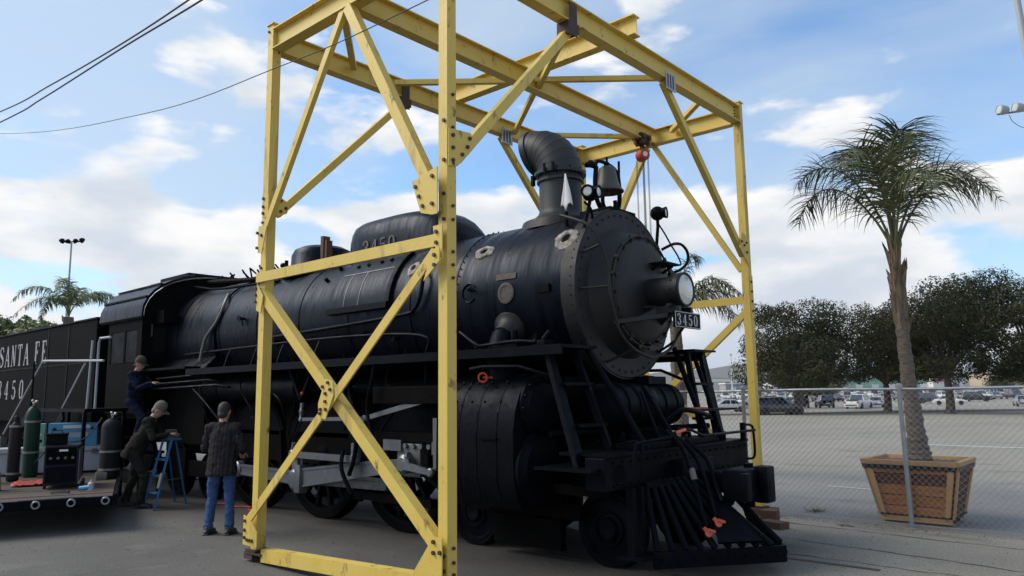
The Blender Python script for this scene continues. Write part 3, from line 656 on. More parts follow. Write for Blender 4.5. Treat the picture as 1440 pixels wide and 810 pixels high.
# headlight
hl = P(MB().lathe([(0, .10), (.0, .16), (.02, .17), (.40, .17), (.41, .20), (.47, .20), (.48, .18)], (.26, YC, 2.995), (1, 0, 0), 36), 'headlight', 'smokebox_grey')
P(MB().torus((.745, YC, 2.995), (1, 0, 0), .188, .016, 36, 8), 'rim', 'smokebox_grey', parent=hl)
P(MB().lathe([(0, .172), (.012, .14), (.02, .08), (.022, .01)], (.748, YC, 2.995), (1, 0, 0), 32, False, True), 'lens', 'lens_glass', parent=hl)
m = MB()
for i in range(10):
    t = 2*math.pi*i/10; m.sphere((.64, YC+math.cos(t)*.173, 2.995+math.sin(t)*.173), .012, 5, 3)
P(m, 'screw', 'smokebox_grey', parent=hl, kind='stuff')
m = MB(); m.bb(.18, .74, YC-.16, YC-.11, 2.735, 2.80); m.bb(.18, .74, YC+.11, YC+.16, 2.735, 2.80); m.bb(.30, .40, YC-.21, YC+.21, 2.80, 2.83)
m.bar((.17, YC-.30, 2.62), (.45, YC-.16, 2.76), .03, .06, (0, 1, 0)); m.bar((.17, YC+.30, 2.62), (.45, YC+.16, 2.76), .03, .06, (0, 1, 0)); m.bb(.60, .66, YC-.21, YC+.21, 2.80, 2.83)
m.bar((.16, YC-.62, 2.62), (.60, YC-.18, 2.70), .035, .05, (0, 1, 0))
P(m, 'headlight_bracket', 'smokebox_grey', smooth=False)
nb = P(MB().bb(.715, .745, 2.78, 3.37, 2.55, 2.735), 'number_board', 'loco_black', smooth=False, bevel=.006)
m = MB()
for y0, y1, z0, z1 in ((2.785, 3.365, 2.722, 2.730), (2.785, 3.365, 2.555, 2.563), (2.785, 2.793, 2.564, 2.721), (3.357, 3.365, 2.564, 2.721)): m.bb(.7455, .749, y0, y1, z0, z1)
P(m, 'trim', 'board_paint', parent=nb, smooth=False)
letters('3450', (.7455, 2.825, 2.577), (0, 1, 0), (0, 0, 1), .130, nb, 'board_paint', adv=.985, name='numeral')
P(MB().bb(.24, .50, 3.04, 3.42, 3.345, 3.362), 'lamp_step', 'loco_black', smooth=False)
m = MB(); m.bar((.12, 3.10, 3.20), (.40, 3.10, 3.345), .03, .03); m.bar((.12, 3.38, 3.20), (.40, 3.38, 3.345), .03, .03); P(m, 'step_bracket', 'loco_black', smooth=False)
P(MB().tube(smooth_path([(-.02, 3.78, 4.04), (.08, 3.80, 3.86), (.10, 3.92, 3.72), (.10, 4.08, 3.60), (.10, 4.16, 3.50)], 4), .011, 6), 'lamp_cable', 'loco_black')
P(MB().tube(smooth_path([(.02, 3.80, 3.66), (.10, 3.86, 3.71), (.10, 4.02, 3.76), (.10, 4.20, 3.77), (.10, 4.34, 3.69), (.10, 4.33, 3.56), (.06, 4.20, 3.44), (-.04, 4.0, 3.36)], 4), .020, 6), 'curved_grab', 'loco_black')
# marker lamps
def marker(y, z, side, dirs):
    mk_ = P(MB().sphere((-.02, y, z), .095, 16, 10), 'marker_lamp', 'loco_black')
    for d in dirs:
        d = V(d).normalized(); c = V((-.02, y, z))
        P(MB().lathe([(.06, .06), (.11, .075), (.125, .078), (.125, .062)], c, d, 20, False, False), 'lamp_bezel', 'loco_black', parent=mk_)
        P(MB().lathe([(.10, .064), (.115, .05), (.12, .01)], c, d, 18, False, True), 'lamp_lens', 'lens_glass', parent=mk_)
    yb = YC+side*.80; P(MB().tube([(-.02, y, z-.06), (-.03, (y*.6+yb*.4), z-.16), (-.08, yb, ZB+.70)], .022, 8), 'lamp_stem', 'loco_black')
marker(2.30, 4.13, -1, [(.35, -1, 0), (1, .1, 0)]); marker(3.80, 4.15, 1, [(1, .25, 0)])
P(MB().tube(smooth_path([(-.08, 2.42, 3.86), (-.02, 2.30, 3.95), (-.05, 2.22, 4.02)], 3), .016, 6), 'conduit', 'loco_black')
# bell
be = P(MB().lathe([(0, .012), (.01, .07), (.035, .105), (.10, .118), (.20, .135), (.28, .165), (.325, .20), (.34, .205)], (-.28, YC, 4.68), (0, 0, -1), 32, True, False), 'bell', 'bell_metal')
P(MB().torus((-.28, YC, 4.345), (0, 0, 1), .198, .010, 32, 6), 'bell_lip', 'bell_metal', parent=be)
P(MB().cyl((-.28, YC, 4.50), (-.28, YC, 4.34), .012).sphere((-.28, YC, 4.33), .03, 8, 6), 'clapper', 'dark_rust', parent=be)
m = MB(); m.sphere((-.28, YC, 4.70), .04, 10, 6); m.cyl((-.28, YC, 4.70), (-.28, YC, 4.80), .02, .012); m.tube(smooth_path([(-.28, YC-.26, 4.62), (-.28, YC-.20, 4.70), (-.28, YC, 4.71), (-.28, YC+.20, 4.66), (-.28, YC+.25, 4.52)], 4), .024, 8)
m.tube([(-.28, YC+.25, 4.54), (-.28, YC+.27, 4.62), (-.27, YC+.26, 4.80)], .016, 6); m.tube([(-.28, YC-.26, 4.62), (-.30, YC-.34, 4.64), (-.30, YC-.42, 4.60)], [.035, .05, .03], 8)
P(m, 'bell_yoke', 'loco_black')
m = MB()
for s_ in (-1, 1): m.tube(smooth_path([(-.28, YC+s_*.24, 4.62), (-.28, YC+s_*.27, 4.40), (-.28, YC+s_*.24, 4.20), (-.28, YC+s_*.12, 4.06)], 4), [.03]*13, 8)
m.torus((-.28, YC+.02, 4.22), (1, 0, 0), .14, .025, 24, 6, math.pi*.9, math.pi*2.1)
P(m, 'bell_stand', 'loco_black'); P(MB().bb(-.52, -.06, YC-.28, YC+.28, 4.0, 4.075), 'bell_base', 'loco_black', smooth=False)
# stack and smoke duct
SX = -1.03
st = P(MB().lathe([(-.02, .50), (.03, .47), (.09, .36), (.14, .305), (.20, .285), (.70, .285)], (SX, YC, 4.02), (0, 0, 1), 40, False, True), 'smokestack', 'duct_grey')
P(MB().lathe([(0, .287), (.0, .315), (.03, .315), (.03, .287)], (SX, YC, 4.60), (0, 0, 1), 40, False, False), 'stack_band', 'duct_grey', parent=st)
dd_ = V((-1, -.10, 0)).normalized(); RE = .36; cen = V((SX, YC, 4.73)) + dd_*RE; segs = []; nseg = 7; rE = .30
side_ = V((0, 0, 1)).cross(dd_)
for i in range(nseg+1):
    a = R(100)*i/nseg; c = cen - dd_*RE*math.cos(a) + V((0, 0, 1))*RE*math.sin(a); rad = -dd_*math.cos(a)+V((0, 0, 1))*math.sin(a)
    segs.append((c, rad))
el = None
for i in range(nseg):
    m = MB(); rings_ = []
    for (c, rad), rr in ((segs[i], rE+.0025), (segs[i+1], rE)):
        rings_.append([c + rad*math.cos(t)*rr + side_*math.sin(t)*rr for t in [2*math.pi*k/44 for k in range(44)]])
    m.rings(rings_, i == 0, i == nseg-1)
    if el is None: el = P(m, 'smoke_duct', 'duct_grey', ang=50)
    else: P(m, 'duct_segment', 'duct_grey', parent=el, ang=50)
c, rad = segs[-1]; ta = dd_*math.sin(R(100)) + V((0, 0, 1))*math.cos(R(100))
P(MB().lathe([(-.05, rE), (-.05, rE+.02), (.03, rE+.02), (.03, rE-.01)], c, ta, 36, False, False), 'duct_flange', 'duct_grey', parent=el)
P(MB().lathe([(-.03, .30), (-.03, .345), (.012, .345), (.012, .30)], (SX, YC, 4.725), (0, 0, 1), 40, False, False), 'clamp_flange', 'duct_grey', parent=st)
m = MB()
for i in range(12):
    t = 2*math.pi*i/12; x, y = SX+math.cos(t)*.335, YC+math.sin(t)*.335; m.cyl((x, y, 4.67), (x, y, 4.76), .011, n=6)
m.bar((SX+.14, YC-.33, 4.68), (SX+.14, YC-.33, 4.80), .03, .03); m.bar((SX+.02, YC-.36, 4.66), (SX+.02, YC-.36, 4.80), .02, .03); m.bar((SX-.34, YC-.16, 4.60), (SX-.34, YC-.16, 4.74), .05, .04)
P(m, 'clamp_bolt', 'loco_black', parent=st, kind='stuff')
P(MB().rings([[V((SX+math.cos(t)*r_, YC+math.sin(t)*r_*.95, z+.0)) for t in np.linspace(0, 2*math.pi, 33)[:-1]] for r_, z in ((.56, 3.93), (.52, 4.05), (.40, 4.09))], False, True), 'stack_saddle', 'smokebox_grey')
# domes
def superring(cx, a, b, z, n=48, p=3.2):
    o = []
    for i in range(n):
        t = 2*math.pi*i/n; c, s_ = math.cos(t), math.sin(t)
        o.append(V((cx+math.copysign(abs(c)**(2/p), c)*a, YC+math.copysign(abs(s_)**(2/p), s_)*b, z)))
    return o
m = MB(); rr_ = []
for z, ins, fr_ in ((3.85, -.02, .34), (4.10, 0, .20), (4.28, .01, .06), (4.42, .04, -.05), (4.52, .09, -.16), (4.58, .17, -.28), (4.61, .28, -.42), (4.62, .46, -.62)):
    rr_.append(superring(-4.0+(fr_)/2, 1.22-ins+fr_/2, .60-ins*.9, z))
m.rings(rr_); do = P(m, 'sand_dome', 'boiler_paint', ang=60)
P(MB().lathe([(0, .14), (.03, .14), (.04, .11)], (-4.35, YC, 4.60), (0, 0, 1), 20), 'dome_hatch', 'boiler_paint', parent=do)
P(MB().lathe([(0, .14), (.03, .14), (.04, .11)], (-3.55, YC, 4.60), (0, 0, 1), 20), 'dome_hatch', 'boiler_paint', parent=do)
letters('3450', (-4.50, YC-.606, 3.98), (1, 0, 0), (0, 0, 1), .25, do, 'dull_letter', adv=.84, name='numeral')
P(MB().lathe([(-.02, .70), (.06, .60), (.12, .56), (.36, .55), (.46, .50), (.52, .38), (.55, .20), (.555, .02)], (-6.45, YC, 3.95), (0, 0, 1), 36, False, True), 'steam_dome', 'boiler_paint')
m = MB(); m.cyl((-7.15, YC-.1, 4.0), (-7.15, YC-.1, 4.32), .05); m.cyl((-7.15, YC-.1, 4.2), (-7.42, YC-.14, 4.24), .03); m.sphere((-7.15, YC-.1, 4.34), .07, 10, 6); m.cyl((-7.42, YC-.14, 4.16), (-7.42, YC-.14, 4.36), .035); m.cyl((-7.5, YC-.14, 4.28), (-7.56, YC-.14, 4.28), .05)
P(m, 'safety_valve', 'loco_black')
P(MB().bb(-6.02, -5.94, 2.70, 2.84, 4.02, 4.58), 'whistle_post', 'timber_rail', smooth=False); P(MB().bb(-5.93, -5.87, 2.72, 2.84, 4.02, 4.50), 'whistle_post', 'timber_rail', smooth=False)
# plates and openings on the boiler side
def on_boiler(x, th, rr=RB): a = R(th); return V((x, YC-math.cos(a)*rr, ZB+math.sin(a)*rr))
def curved_patch(name, mat, x0, x1, t0, t1, r0, r1, n=8, parent=None, jag=0):
    m = MB(); A = []
    rings_ = []
    for i in range(n+1):
        t = t0+(t1-t0)*i/n; rings_.append([on_boiler(x0, t, r0), on_boiler(x1, t, r0), on_boiler(x1, t, r1), on_boiler(x0, t, r1)])
    m.rings(rings_); return m.build(name, mat, parent or bo, ang=30)
hp_ = curved_patch('access_panel', 'boiler_paint', -4.66, -3.34, 4, 62, RB, RB+.035)
curved_patch('panel_sill', 'loco_black', -4.72, -3.28, 1, 5.5, RB, RB+.09, 2, hp_)
curved_patch('panel_edge', 'loco_black', -3.36, -3.28, 6, 62, RB, RB+.05, 8, hp_)
for x in (-4.35, -4.0): curved_patch('panel_seam', 'dull_steel', x-.006, x+.006, 6, 36, RB+.035, RB+.039, 5, hp_)
curved_patch('panel_seam', 'dull_steel', -4.6, -3.40, 36, 36.8, RB+.035, RB+.040, 1, hp_)
for x, t in ((-4.4, 46), (-4.15, 46), (-3.85, 47), (-3.62, 47), (-5.1, 37), (-5.0, 52)):
    a = on_boiler(x, t, RB+.0); b = on_boiler(x, t, RB+.055); m = MB().cyl(a, b, .032, n=10); m.build('wash_plug', 'loco_deep', bo)
def torn(x, t, sx, sy, seed):
    q = random.Random(seed); a = R(t); nrm = V((0, -math.cos(a), math.sin(a))); tx = V((1, 0, 0)); ty = nrm.cross(tx)*-1
    c = on_boiler(x, t, RB); n = 44; rings_ = []
    prof = [(1.12, -.004, 1), (1.06, .016, 1), (.8, .024, .8), (.52, .030, .9), (.44, .012, .7)]
    for s_, h_, jg in prof:
        ring = []
        for i in range(n):
            aa = 2*math.pi*i/n; j = 1+jg*(.26*mnoise.noise(V((math.cos(aa)*1.3+seed, math.sin(aa)*1.3, s_)))+.10*mnoise.noise(V((math.cos(aa)*3+seed, math.sin(aa)*4, s_*2)))+q.uniform(-.03, .03))
            dx, dy = math.cos(aa)*sx*s_*j, math.sin(aa)*sy*s_*j
            p = c+tx*dx; p = V((p.x, YC-math.cos(a+dy/RB)*(RB+h_), ZB+math.sin(a+dy/RB)*(RB+h_))); ring.append(p)
        rings_.append(ring)
    tp = MB().rings(rings_, False, False).build('torn_lagging', 'lagging', bo)
    ring = [p - nrm*.0 for p in rings_[-1]]; MB().rings([ring, [V((p.x, *(p-nrm*.001).yz)) for p in ring]], True, True).build('wash_hole', 'loco_deep', tp)
torn(-2.96, 32.4, .11, .10, 3); torn(-1.64, 36.3, .15, .095, 5); torn(-.30, 35, .15, .15, 9)
curved_patch('builder_plate', 'rust_plate', -1.27, -.95, 10, 14, RB+.002, RB+.012, 2, sb)
m = MB(); a = on_boiler(-1.10, 0.6, RB); m.lathe([(0, .13), (.012, .13), (.016, .115), (.016, .09), (.010, .088)], a, (0, -1, 0), 28); m.build('round_emblem', 'rust_plate', sb)
m = MB(); m.torus(on_boiler(-1.73, 4, RB+.004), (0, -1, .05), .12, .010, 28, 6, .6, 5.6); m.tube([on_boiler(-1.73, 6, RB+.02), on_boiler(-1.60, 6, RB+.10), on_boiler(-1.55, 4, RB+.08)], .02, 8); m.build('hook_fitting', 'boiler_paint', bo)
m = MB(); a = on_boiler(-1.12, -25, RB-.03); m.lathe([(0, .24), (.03, .235), (.05, .20), (.10, .16), (.20, .14)], a, (0.05, -.8, -.5), 28); P(m, 'steam_pipe_casing', 'smokebox_grey')
P(MB().tube(smooth_path([(-1.12, 2.0, 2.50), (-1.05, 1.85, 2.25), (-.95, 1.85, 1.9)], 4), .16, 16), 'steam_pipe', 'loco_black')
curved_patch('oval_cover', 'loco_black', -.62, -.42, -2, 3, RB, RB+.03, 2, sb)
# running boards, pipes
for s_ in (1, -1):
    ya, yb = (1.50, 2.15) if s_ == 1 else (3.95, 4.60)
    P(MB().bb(-8.3, .12, ya, yb, 2.31, 2.345), 'running_board', 'loco_black', smooth=False)
    m = MB(); m.bb(-8.3, .12, ya if s_ == 1 else yb-.03, ya+.03 if s_ == 1 else yb, 2.24, 2.309)
    P(m, 'running_board_edge', 'loco_black', smooth=False)
P(MB().bb(-10.3, -8.35, 1.50, 1.80, 2.36, 2.40), 'cab_board', 'loco_black', smooth=False)
for x in (-7.6, -6.3, -5.0, -3.7, -2.4):
    P(MB().bar((x, 1.56, 2.30), (x, 2.1, 2.02), .03, .06, (1, 0, 0)), 'board_bracket', 'loco_black', smooth=False)
    P(MB().cyl((x, 1.56, 2.345), (x, 1.56, 2.42), .012, n=6), 'board_stud', 'loco_black')
P(MB().tube(smooth_path([(-6.6, 1.98, 2.80), (-4.5, 1.97, 2.86), (-2.95, 1.96, 2.92), (-2.72, 1.96, 2.97), (-2.60, 1.96, 3.12), (-2.58, 2.0, 3.40), (-2.75, 2.12, 3.64)], 5), .028, 10), 'side_pipe', 'loco_black')
P(MB().tube(smooth_path([(-9.4, 2.0, 2.66), (-7.5, 1.97, 2.68), (-4.5, 1.96, 2.70), (-2.6, 1.98, 2.62), (-2.5, 2.0, 2.36)], 5), .022, 8), 'side_pipe', 'loco_black')
P(MB().tube(smooth_path([(-8.3, 2.25, 3.75), (-8.15, 2.10, 3.55), (-8.25, 2.0, 3.2), (-8.5, 1.93, 2.9), (-8.6, 1.9, 2.5)], 5), .030, 8), 'feed_pipe', 'dull_steel')
P(MB().tube([(-10.1, 2.75, 4.22), (-8.2, 2.62, 4.05), (-6.9, 2.62, 4.03), (-5.6, 2.66, 4.02)], .05, 8), 'top_pipe', 'loco_deep'); P(MB().tube([(-10.1, 3.1, 4.24), (-8.2, 3.0, 4.14), (-6.9, 2.98, 4.14)], .045, 8), 'top_pipe', 'loco_deep')
P(MB().tube([(-10.1, 2.45, 4.1), (-9.2, 2.36, 3.95), (-8.6, 2.35, 3.9), (-6.8, 2.4, 3.86)], .025, 6), 'top_pipe', 'loco_deep')
q = random.Random(4); m = MB()
for i in range(14):
    x = -9.8+i*.16; m.tube([(x, 2.8+q.uniform(-.15, .3), 4.15), (x+q.uniform(-.1, .1), 2.85, 4.28+q.uniform(0, .10))], .018, 5)
P(m, 'valve_spindle', 'loco_deep', kind='stuff')
for dz, x0, x1 in ((0, -9.6, -7.7), (-.10, -9.7, -7.6), (-.19, -9.75, -7.3)): P(MB().tube([(x0-.15, 1.62, 2.12+dz), (x0, 1.58, 2.20+dz), (x1, 1.58, 2.24+dz), (x1+.2, 1.7, 2.20+dz)], .020, 6), 'air_line', 'loco_black')
P(MB().lathe([(0, .05), (.03, .18), (.08, .24), (3.1, .24), (3.15, .18), (3.18, .05)], (-8.3, 1.95, 1.98), (1, 0, 0), 24), 'air_reservoir', 'loco_black')
for x in (-7.6, -5.9): P(MB().lathe([(-.03, .242), (-.03, .252), (.03, .252), (.03, .242)], (x, 1.95, 1.98), (1, 0, 0), 24, False, False), 'reservoir_band', 'loco_black')
P(MB().tube(smooth_path([(-8.2, 1.6, 2.0), (-7.5, 1.5, 1.75), (-6.9, 1.55, 1.35), (-6.5, 1.6, 1.1)], 4), .015, 6), 'side_cable', 'loco_black')
# underframe
for y in (2.28, mir(2.28)): P(MB().bb(-10.5, .40, y-.07 if y < 3 else y-.07, y+.07, .80, 1.28), 'frame_plate', 'loco_deep', smooth=False)
for x in (-2.45, -4.05, -6.05, -8.0): P(MB().bb(x-.12, x+.12, 2.22, 3.88, .9, 2.0), 'frame_stay', 'loco_deep', smooth=False)
P(MB().bb(-2.0, -.30, 2.1, 4.0, 1.25, 2.02), 'saddle', 'loco_deep', smooth=False)
# driving wheels
def spoked(x, y, rr, n, sg, name, cw=True):
    w_ = P(MB().lathe([(-.07, rr-.10), (-.07, rr-.005), (.04, rr), (.07, rr+.0), (.075, rr+.03), (.10, rr+.03), (.10, rr-.10)], (x, y, rr+.0), (0, sg, 0), 48, False, False), name, 'loco_deep')
    P(MB().lathe([(-.06, rr-.16), (-.06, rr-.095), (.09, rr-.095), (.09, rr-.16)], (x, y, rr), (0, sg, 0), 48, False, False), 'rim', 'loco_black', parent=w_)
    P(MB().lathe([(-.12, .02), (-.12, .10), (-.06, .15), (.05, .15)], (x, y, rr), (0, sg, 0), 20), 'hub', 'loco_black', parent=w_)
    m = MB()
    for i in range(n):
        t = 2*math.pi*i/n; m.bar((x+math.cos(t)*.13, y, rr+math.sin(t)*.13), (x+math.cos(t)*(rr-.13), y, rr+math.sin(t)*(rr-.13)), .07, .06, (0, 1, 0))
    P(m, 'spoke', 'loco_black', parent=w_, smooth=False, kind='stuff')
    if cw:
        pts = [(math.cos(t)*(rr-.14), math.sin(t)*(rr-.14)) for t in np.linspace(R(20), R(160), 14)]
        m = MB(); vs = [(x+a, y-.05*sg, rr+b) for a, b in pts]+[(x+a, y+.05*sg, rr+b) for a, b in pts]; n2 = len(pts)
        m.add(vs, [tuple(range(n2)), tuple(range(2*n2-1, n2-1, -1))]+[(i, (i+1) % n2, (i+1) % n2+n2, i+n2) for i in range(n2)]); P(m, 'counterweight', 'loco_black', parent=w_, smooth=False)
    return w_
DX = [-3.15, -5.1, -7.05]
for x in DX:
    spoked(x, 2.26, .94, 14, 1, 'driving_wheel'); spoked(x, mir(2.26), .94, 14, -1, 'driving_wheel')
    P(MB().cyl((x, 2.2, .94), (x, 3.9, .94), .11), 'axle', 'loco_deep')
def disc_wheel(x, y, rr, sg, name='leading_wheel'):
    w_ = P(MB().lathe([(-.08, .02), (-.09, .06), (-.09, .10), (-.05, .12), (-.03, .20), (-.02, rr-.10), (-.06, rr-.07), (-.06, rr-.004), (.05, rr), (.06, rr+.025), (.08, rr+.025), (.08, .1)], (x, y, rr), (0, sg, 0), 40), name, 'loco_black')
    P(MB().torus((x, y-.055*sg, rr), (0, sg, 0), rr-.055, .012, 40, 6), 'tyre_edge', 'loco_black', parent=w_)
    P(MB().torus((x, y-.05*sg, rr), (0, sg, 0), .17, .014, 30, 6), 'hub_ring', 'loco_black', parent=w_)
for x in (.18, -1.82):
    for y, sg in ((2.24, 1), (mir(2.24), -1)): disc_wheel(x, y, .40, sg)
    P(MB().cyl((x, 2.2, .40), (x, 3.9, .40), .08), 'axle', 'loco_deep')
for x in (-8.6, -9.9):
    for y, sg in ((2.24, 1), (mir(2.24), -1)): disc_wheel(x, y, .42 if x > -9 else .50, sg, 'trailing_wheel')
for y in (2.10, mir(2.10)):
    m = MB(); m.bb(-1.75, -.10, y-.05, y+.05, .46, .62); m.bb(-1.35, -.35, y-.07, y+.03, .12, .45); P(m, 'truck_frame', 'loco_deep', smooth=False, bevel=.01)
    m = MB(); m.bb(-10.3, -8.1, y-.15, y-.05, .42, .70); m.bb(-9.6, -9.0, y-.2, y-.04, .3, .9); P(m, 'trailing_truck_frame', 'loco_deep', smooth=False, bevel=.01)
# cylinders
for sg in (1, -1):
    Y = lambda y: y if sg == 1 else mir(y)
    pts = []
    for (y, z) in ((1.46, .70), (1.40, .95), (1.40, 1.42), (1.435, 1.64), (1.51, 1.82), (1.63, 1.96), (1.79, 2.05), (2.2, 2.07), (2.2, .60), (1.55, .60)): pts.append((Y(y), z))
    m = MB(); m.rings([[V((x, a, b)) for a, b in pts] for x in (-1.62, -.47)]); cy = P(m, 'cylinder_casing', 'loco_black', ang=40)
    for x in (-1.30, -1.02, -.72):
        m = MB(); rp = [[V((xx, a+(-.006 if sg == 1 else .006)*(1 if b < 2 else 0), b+(.006 if b > 1.9 else 0))) for a, b in pts[:7]] for xx in (x-.012, x+.012)]
        for j in range(6): m.quad(rp[0][j], rp[1][j], rp[1][j+1], rp[0][j+1])
        m.build('casing_seam', 'loco_black', cy, smooth=False)
    m = MB()
    for x in (-1.52, -1.34, -1.1, -.9, -.66): m.sphere((x, Y(1.55), 1.96), .022, 6, 4); m.sphere((x, Y(1.425), 1.75), .016, 6, 4)
    m.build('bolt_head', 'loco_black', cy, kind='stuff')
    P(MB().lathe([(0, .335), (.03, .335), (.05, .30), (.10, .27), (.12, .20), (.13, .02)], (-.47, Y(1.83), 1.68), (1, 0, 0), 36, False, True), 'valve_cover', 'loco_black', parent=cy)
    P(MB().lathe([(0, .42), (.05, .42), (.07, .38), (.12, .35), (.14, .25), (.15, .02)], (-.47, Y(1.83), 1.02), (1, 0, 0), 36, False, True), 'cylinder_cover', 'loco_black', parent=cy)
    for rr, z in ((.31, 1.68), (.395, 1.02)):
        m = MB()
        for i in range(14): t = 2*math.pi*i/14; m.cyl((-.44, Y(1.83)+math.cos(t)*rr, z+math.sin(t)*rr), (-.405, Y(1.83)+math.cos(t)*rr, z+math.sin(t)*rr), .016, n=6)
        m.build('cover_bolt', 'loco_black', cy, kind='stuff')
    P(MB().tube([(-1.2, Y(1.5), 2.12), (-1.0, Y(1.5), 2.14), (-.5, Y(1.55), 2.13), (-.1, Y(1.7), 2.0)], .022, 8), 'cylinder_pipe', 'loco_black')
P(MB().torus((-1.02, 1.52, 2.02), (.5, -1, 0), .05, .012, 20, 6).cyl((-1.02, 1.52, 2.02), (-.95, 1.60, 2.02), .015), 'valve_handwheel', 'red_paint')
P(MB().bar((-.95, 1.388, 1.35), (-.70, 1.388, 1.35), .02, .02), 'casing_handle', 'loco_deep')
# motion gear, near side
YR = 1.78
def knob(m, x, z, rr, y=YR, d=.10): m.lathe([(-d/2, .01), (-d/2, rr*.7), (-d*.3, rr), (d*.3, rr), (d/2, rr*.7)], (x, y, z), (0, 1, 0), 18)
def rod(x0, z0, h0, x1, z1, h1, y, th, name, mat='rod_steel', flute=True):
    m = MB(); n = V((-(z1-z0), 0, x1-x0)).normalized(); n = V((n.x, 0, n.z)) if n.z > 0 else V((-n.x, 0, -n.z))
    a, b = V((x0, y, z0)), V((x1, y, z1))
    m.rings([[a+n*h0/2+V((0, -th/2, 0)), a+n*h0/2+V((0, th/2, 0)), a-n*h0/2+V((0, th/2, 0)), a-n*h0/2+V((0, -th/2, 0))], [b+n*h1/2+V((0, -th/2, 0)), b+n*h1/2+V((0, th/2, 0)), b-n*h1/2+V((0, th/2, 0)), b-n*h1/2+V((0, -th/2, 0))]])
    o = P(m, name, mat, smooth=False)
    if flute:
        m = MB(); 
        for s_ in (1, -1):
            m.bar(a+n*(h0/2-.018)*s_+V((0, -th/2-.006, 0)), b+n*(h1/2-.018)*s_+V((0, -th/2-.006, 0)), .011, .032, (0, 1, 0))
        P(m, 'rod_flange', mat, parent=o, smooth=False)
    return o
rod(-6.95, .66, .16, -5.25, .62, .20, 1.86, .06, 'side_rod'); rod(-4.95, .62, .18, -3.25, .64, .15, 1.98, .06, 'side_rod')
rod(-4.88, .66, .27, -3.10, .90, .19, 1.74, .07, 'main_rod'); rod(-3.10, .90, .19, -2.62, .965, .13, 1.741, .066, 'main_rod', flute=False)
m = MB(); knob(m, -5.08, .62, .17, 1.78, .22); m.bb(-5.02, -4.88, 1.66, 1.80, .44, .84); m.bb(-5.15, -5.0, 1.70, 1.82, .56, .95); m.cyl((-4.94, 1.74, .84), (-4.94, 1.74, .93), .025); P(m, 'big_end', 'rod_steel', bevel=.008)
m = MB(); knob(m, -6.98, .66, .13, 1.86, .16); m.cyl((-6.4, 1.86, .74), (-6.4, 1.86, .86), .018); P(m, 'rod_end', 'rod_steel')
m = MB(); knob(m, -2.58, .97, .12, 1.72, .16); m.cyl((-2.62, 1.70, 1.0), (-2.48, 1.70, 1.08), .05); P(m, 'crosshead_pin', 'rod_steel')
P(MB().bb(-2.85, -2.40, 1.80, 1.95, .80, 1.22), 'crosshead', 'dull_steel', smooth=False, bevel=.02)
P(MB().bb(-3.9, -1.65, 1.80, 1.98, 1.24, 1.36), 'slide_bar', 'loco_deep', smooth=False)
P(MB().bb(-3.10, -2.74, 1.77, 1.799, 1.12, 1.26), 'guide_plate', 'rod_steel', smooth=False); P(MB().bb(-2.15, -2.0, 1.77, 1.799, 1.10, 1.25), 'guide_plate', 'rod_steel', smooth=False)
for i in range(4): P(MB().cyl((-2.66+i*.15, 1.79, 1.19), (-2.66+i*.15, 1.765, 1.19), .034, n=12), 'guide_bolt', 'rod_steel')
rod(-5.05, .99, .09, -3.60, .985, .09, 1.66, .04, 'eccentric_rod', flute=False)
m = MB(); knob(m, -5.07, .99, .07, 1.66, .08); m.cyl((-5.07, 1.66, 1.05), (-5.04, 1.66, 1.16), .03); P(m, 'rod_end', 'rod_steel'); m = MB(); knob(m, -3.55, .99, .08, 1.66, .10); m.bb(-3.62, -3.48, 1.64, 1.70, 1.0, 1.2); P(m, 'rod_end', 'rod_steel')
rod(-2.56, .965, .10, -2.02, .90, .065, 1.64, .04, 'union_link', flute=False); m = MB(); knob(m, -2.02, .90, .055, 1.64, .08); P(m, 'rod_end', 'rod_steel')
rod(-2.0, .92, .05, -2.0, 1.55, .07, 1.70, .035, 'combination_lever', flute=False)
rod(-4.93, 1.50, .05, -3.40, 1.53, .05, 1.70, .035, 'reach_rod', flute=False); rod(-3.40, 1.53, .06, -2.02, 1.80, .07, 1.70, .04, 'radius_rod', flute=False)
rod(-4.92, 1.50, .04, -4.90, 1.74, .05, 1.69, .035, 'lifting_link', flute=False); m = MB(); knob(m, -2.03, 1.80, .06, 1.70, .08); knob(m, -3.4, 1.53, .045, 1.70, .08); knob(m, -4.92, 1.5, .035, 1.69, .06); knob(m, -4.91, 1.62, .035, 1.69, .06); P(m, 'rod_end', 'rod_steel')
m = MB(); pts = [(-3.62, 1.85), (-3.50, 1.60), (-3.45, 1.3), (-3.50, 1.0), (-3.60, .78)]
m.tube([(x, 1.74, z) for x, z in smooth_path([(a, 0, b) for a, b in pts], 3) for x, z in [(x, z)]] if False else [(p.x, 1.60, p.z) for p in smooth_path([(a, 0, b) for a, b in pts], 4)], .03, 8); P(m, 'expansion_link', 'loco_black')
m = MB(); m.tube(smooth_path([(-3.05, 1.58, 2.3), (-3.10, 1.56, 2.0), (-3.18, 1.56, 1.7), (-3.10, 1.56, 1.4), (-2.95, 1.58, 1.1)], 4), .025, 6); m.tube(smooth_path([(-3.75, 1.6, 1.1), (-3.7, 1.55, .85), (-3.55, 1.6, .55)], 4), .03, 6); P(m, 'drop_pipe', 'loco_black')
m = MB(); m.bar((-5.3, 1.7, 2.3), (-4.95, 1.7, 1.8), .05, .05); m.bar((-4.6, 1.7, 2.3), (-4.95, 1.7, 1.8), .05, .05); P(m, 'hanger', 'loco_deep', smooth=False)
P(MB().bb(-4.3, -3.9, 1.7, 2.0, 1.65, 1.95), 'lubricator', 'loco_black', smooth=False, bevel=.02); P(MB().sphere((-4.86, 1.66, 1.88), .026, 8, 6), 'valve_knob', 'red_paint')
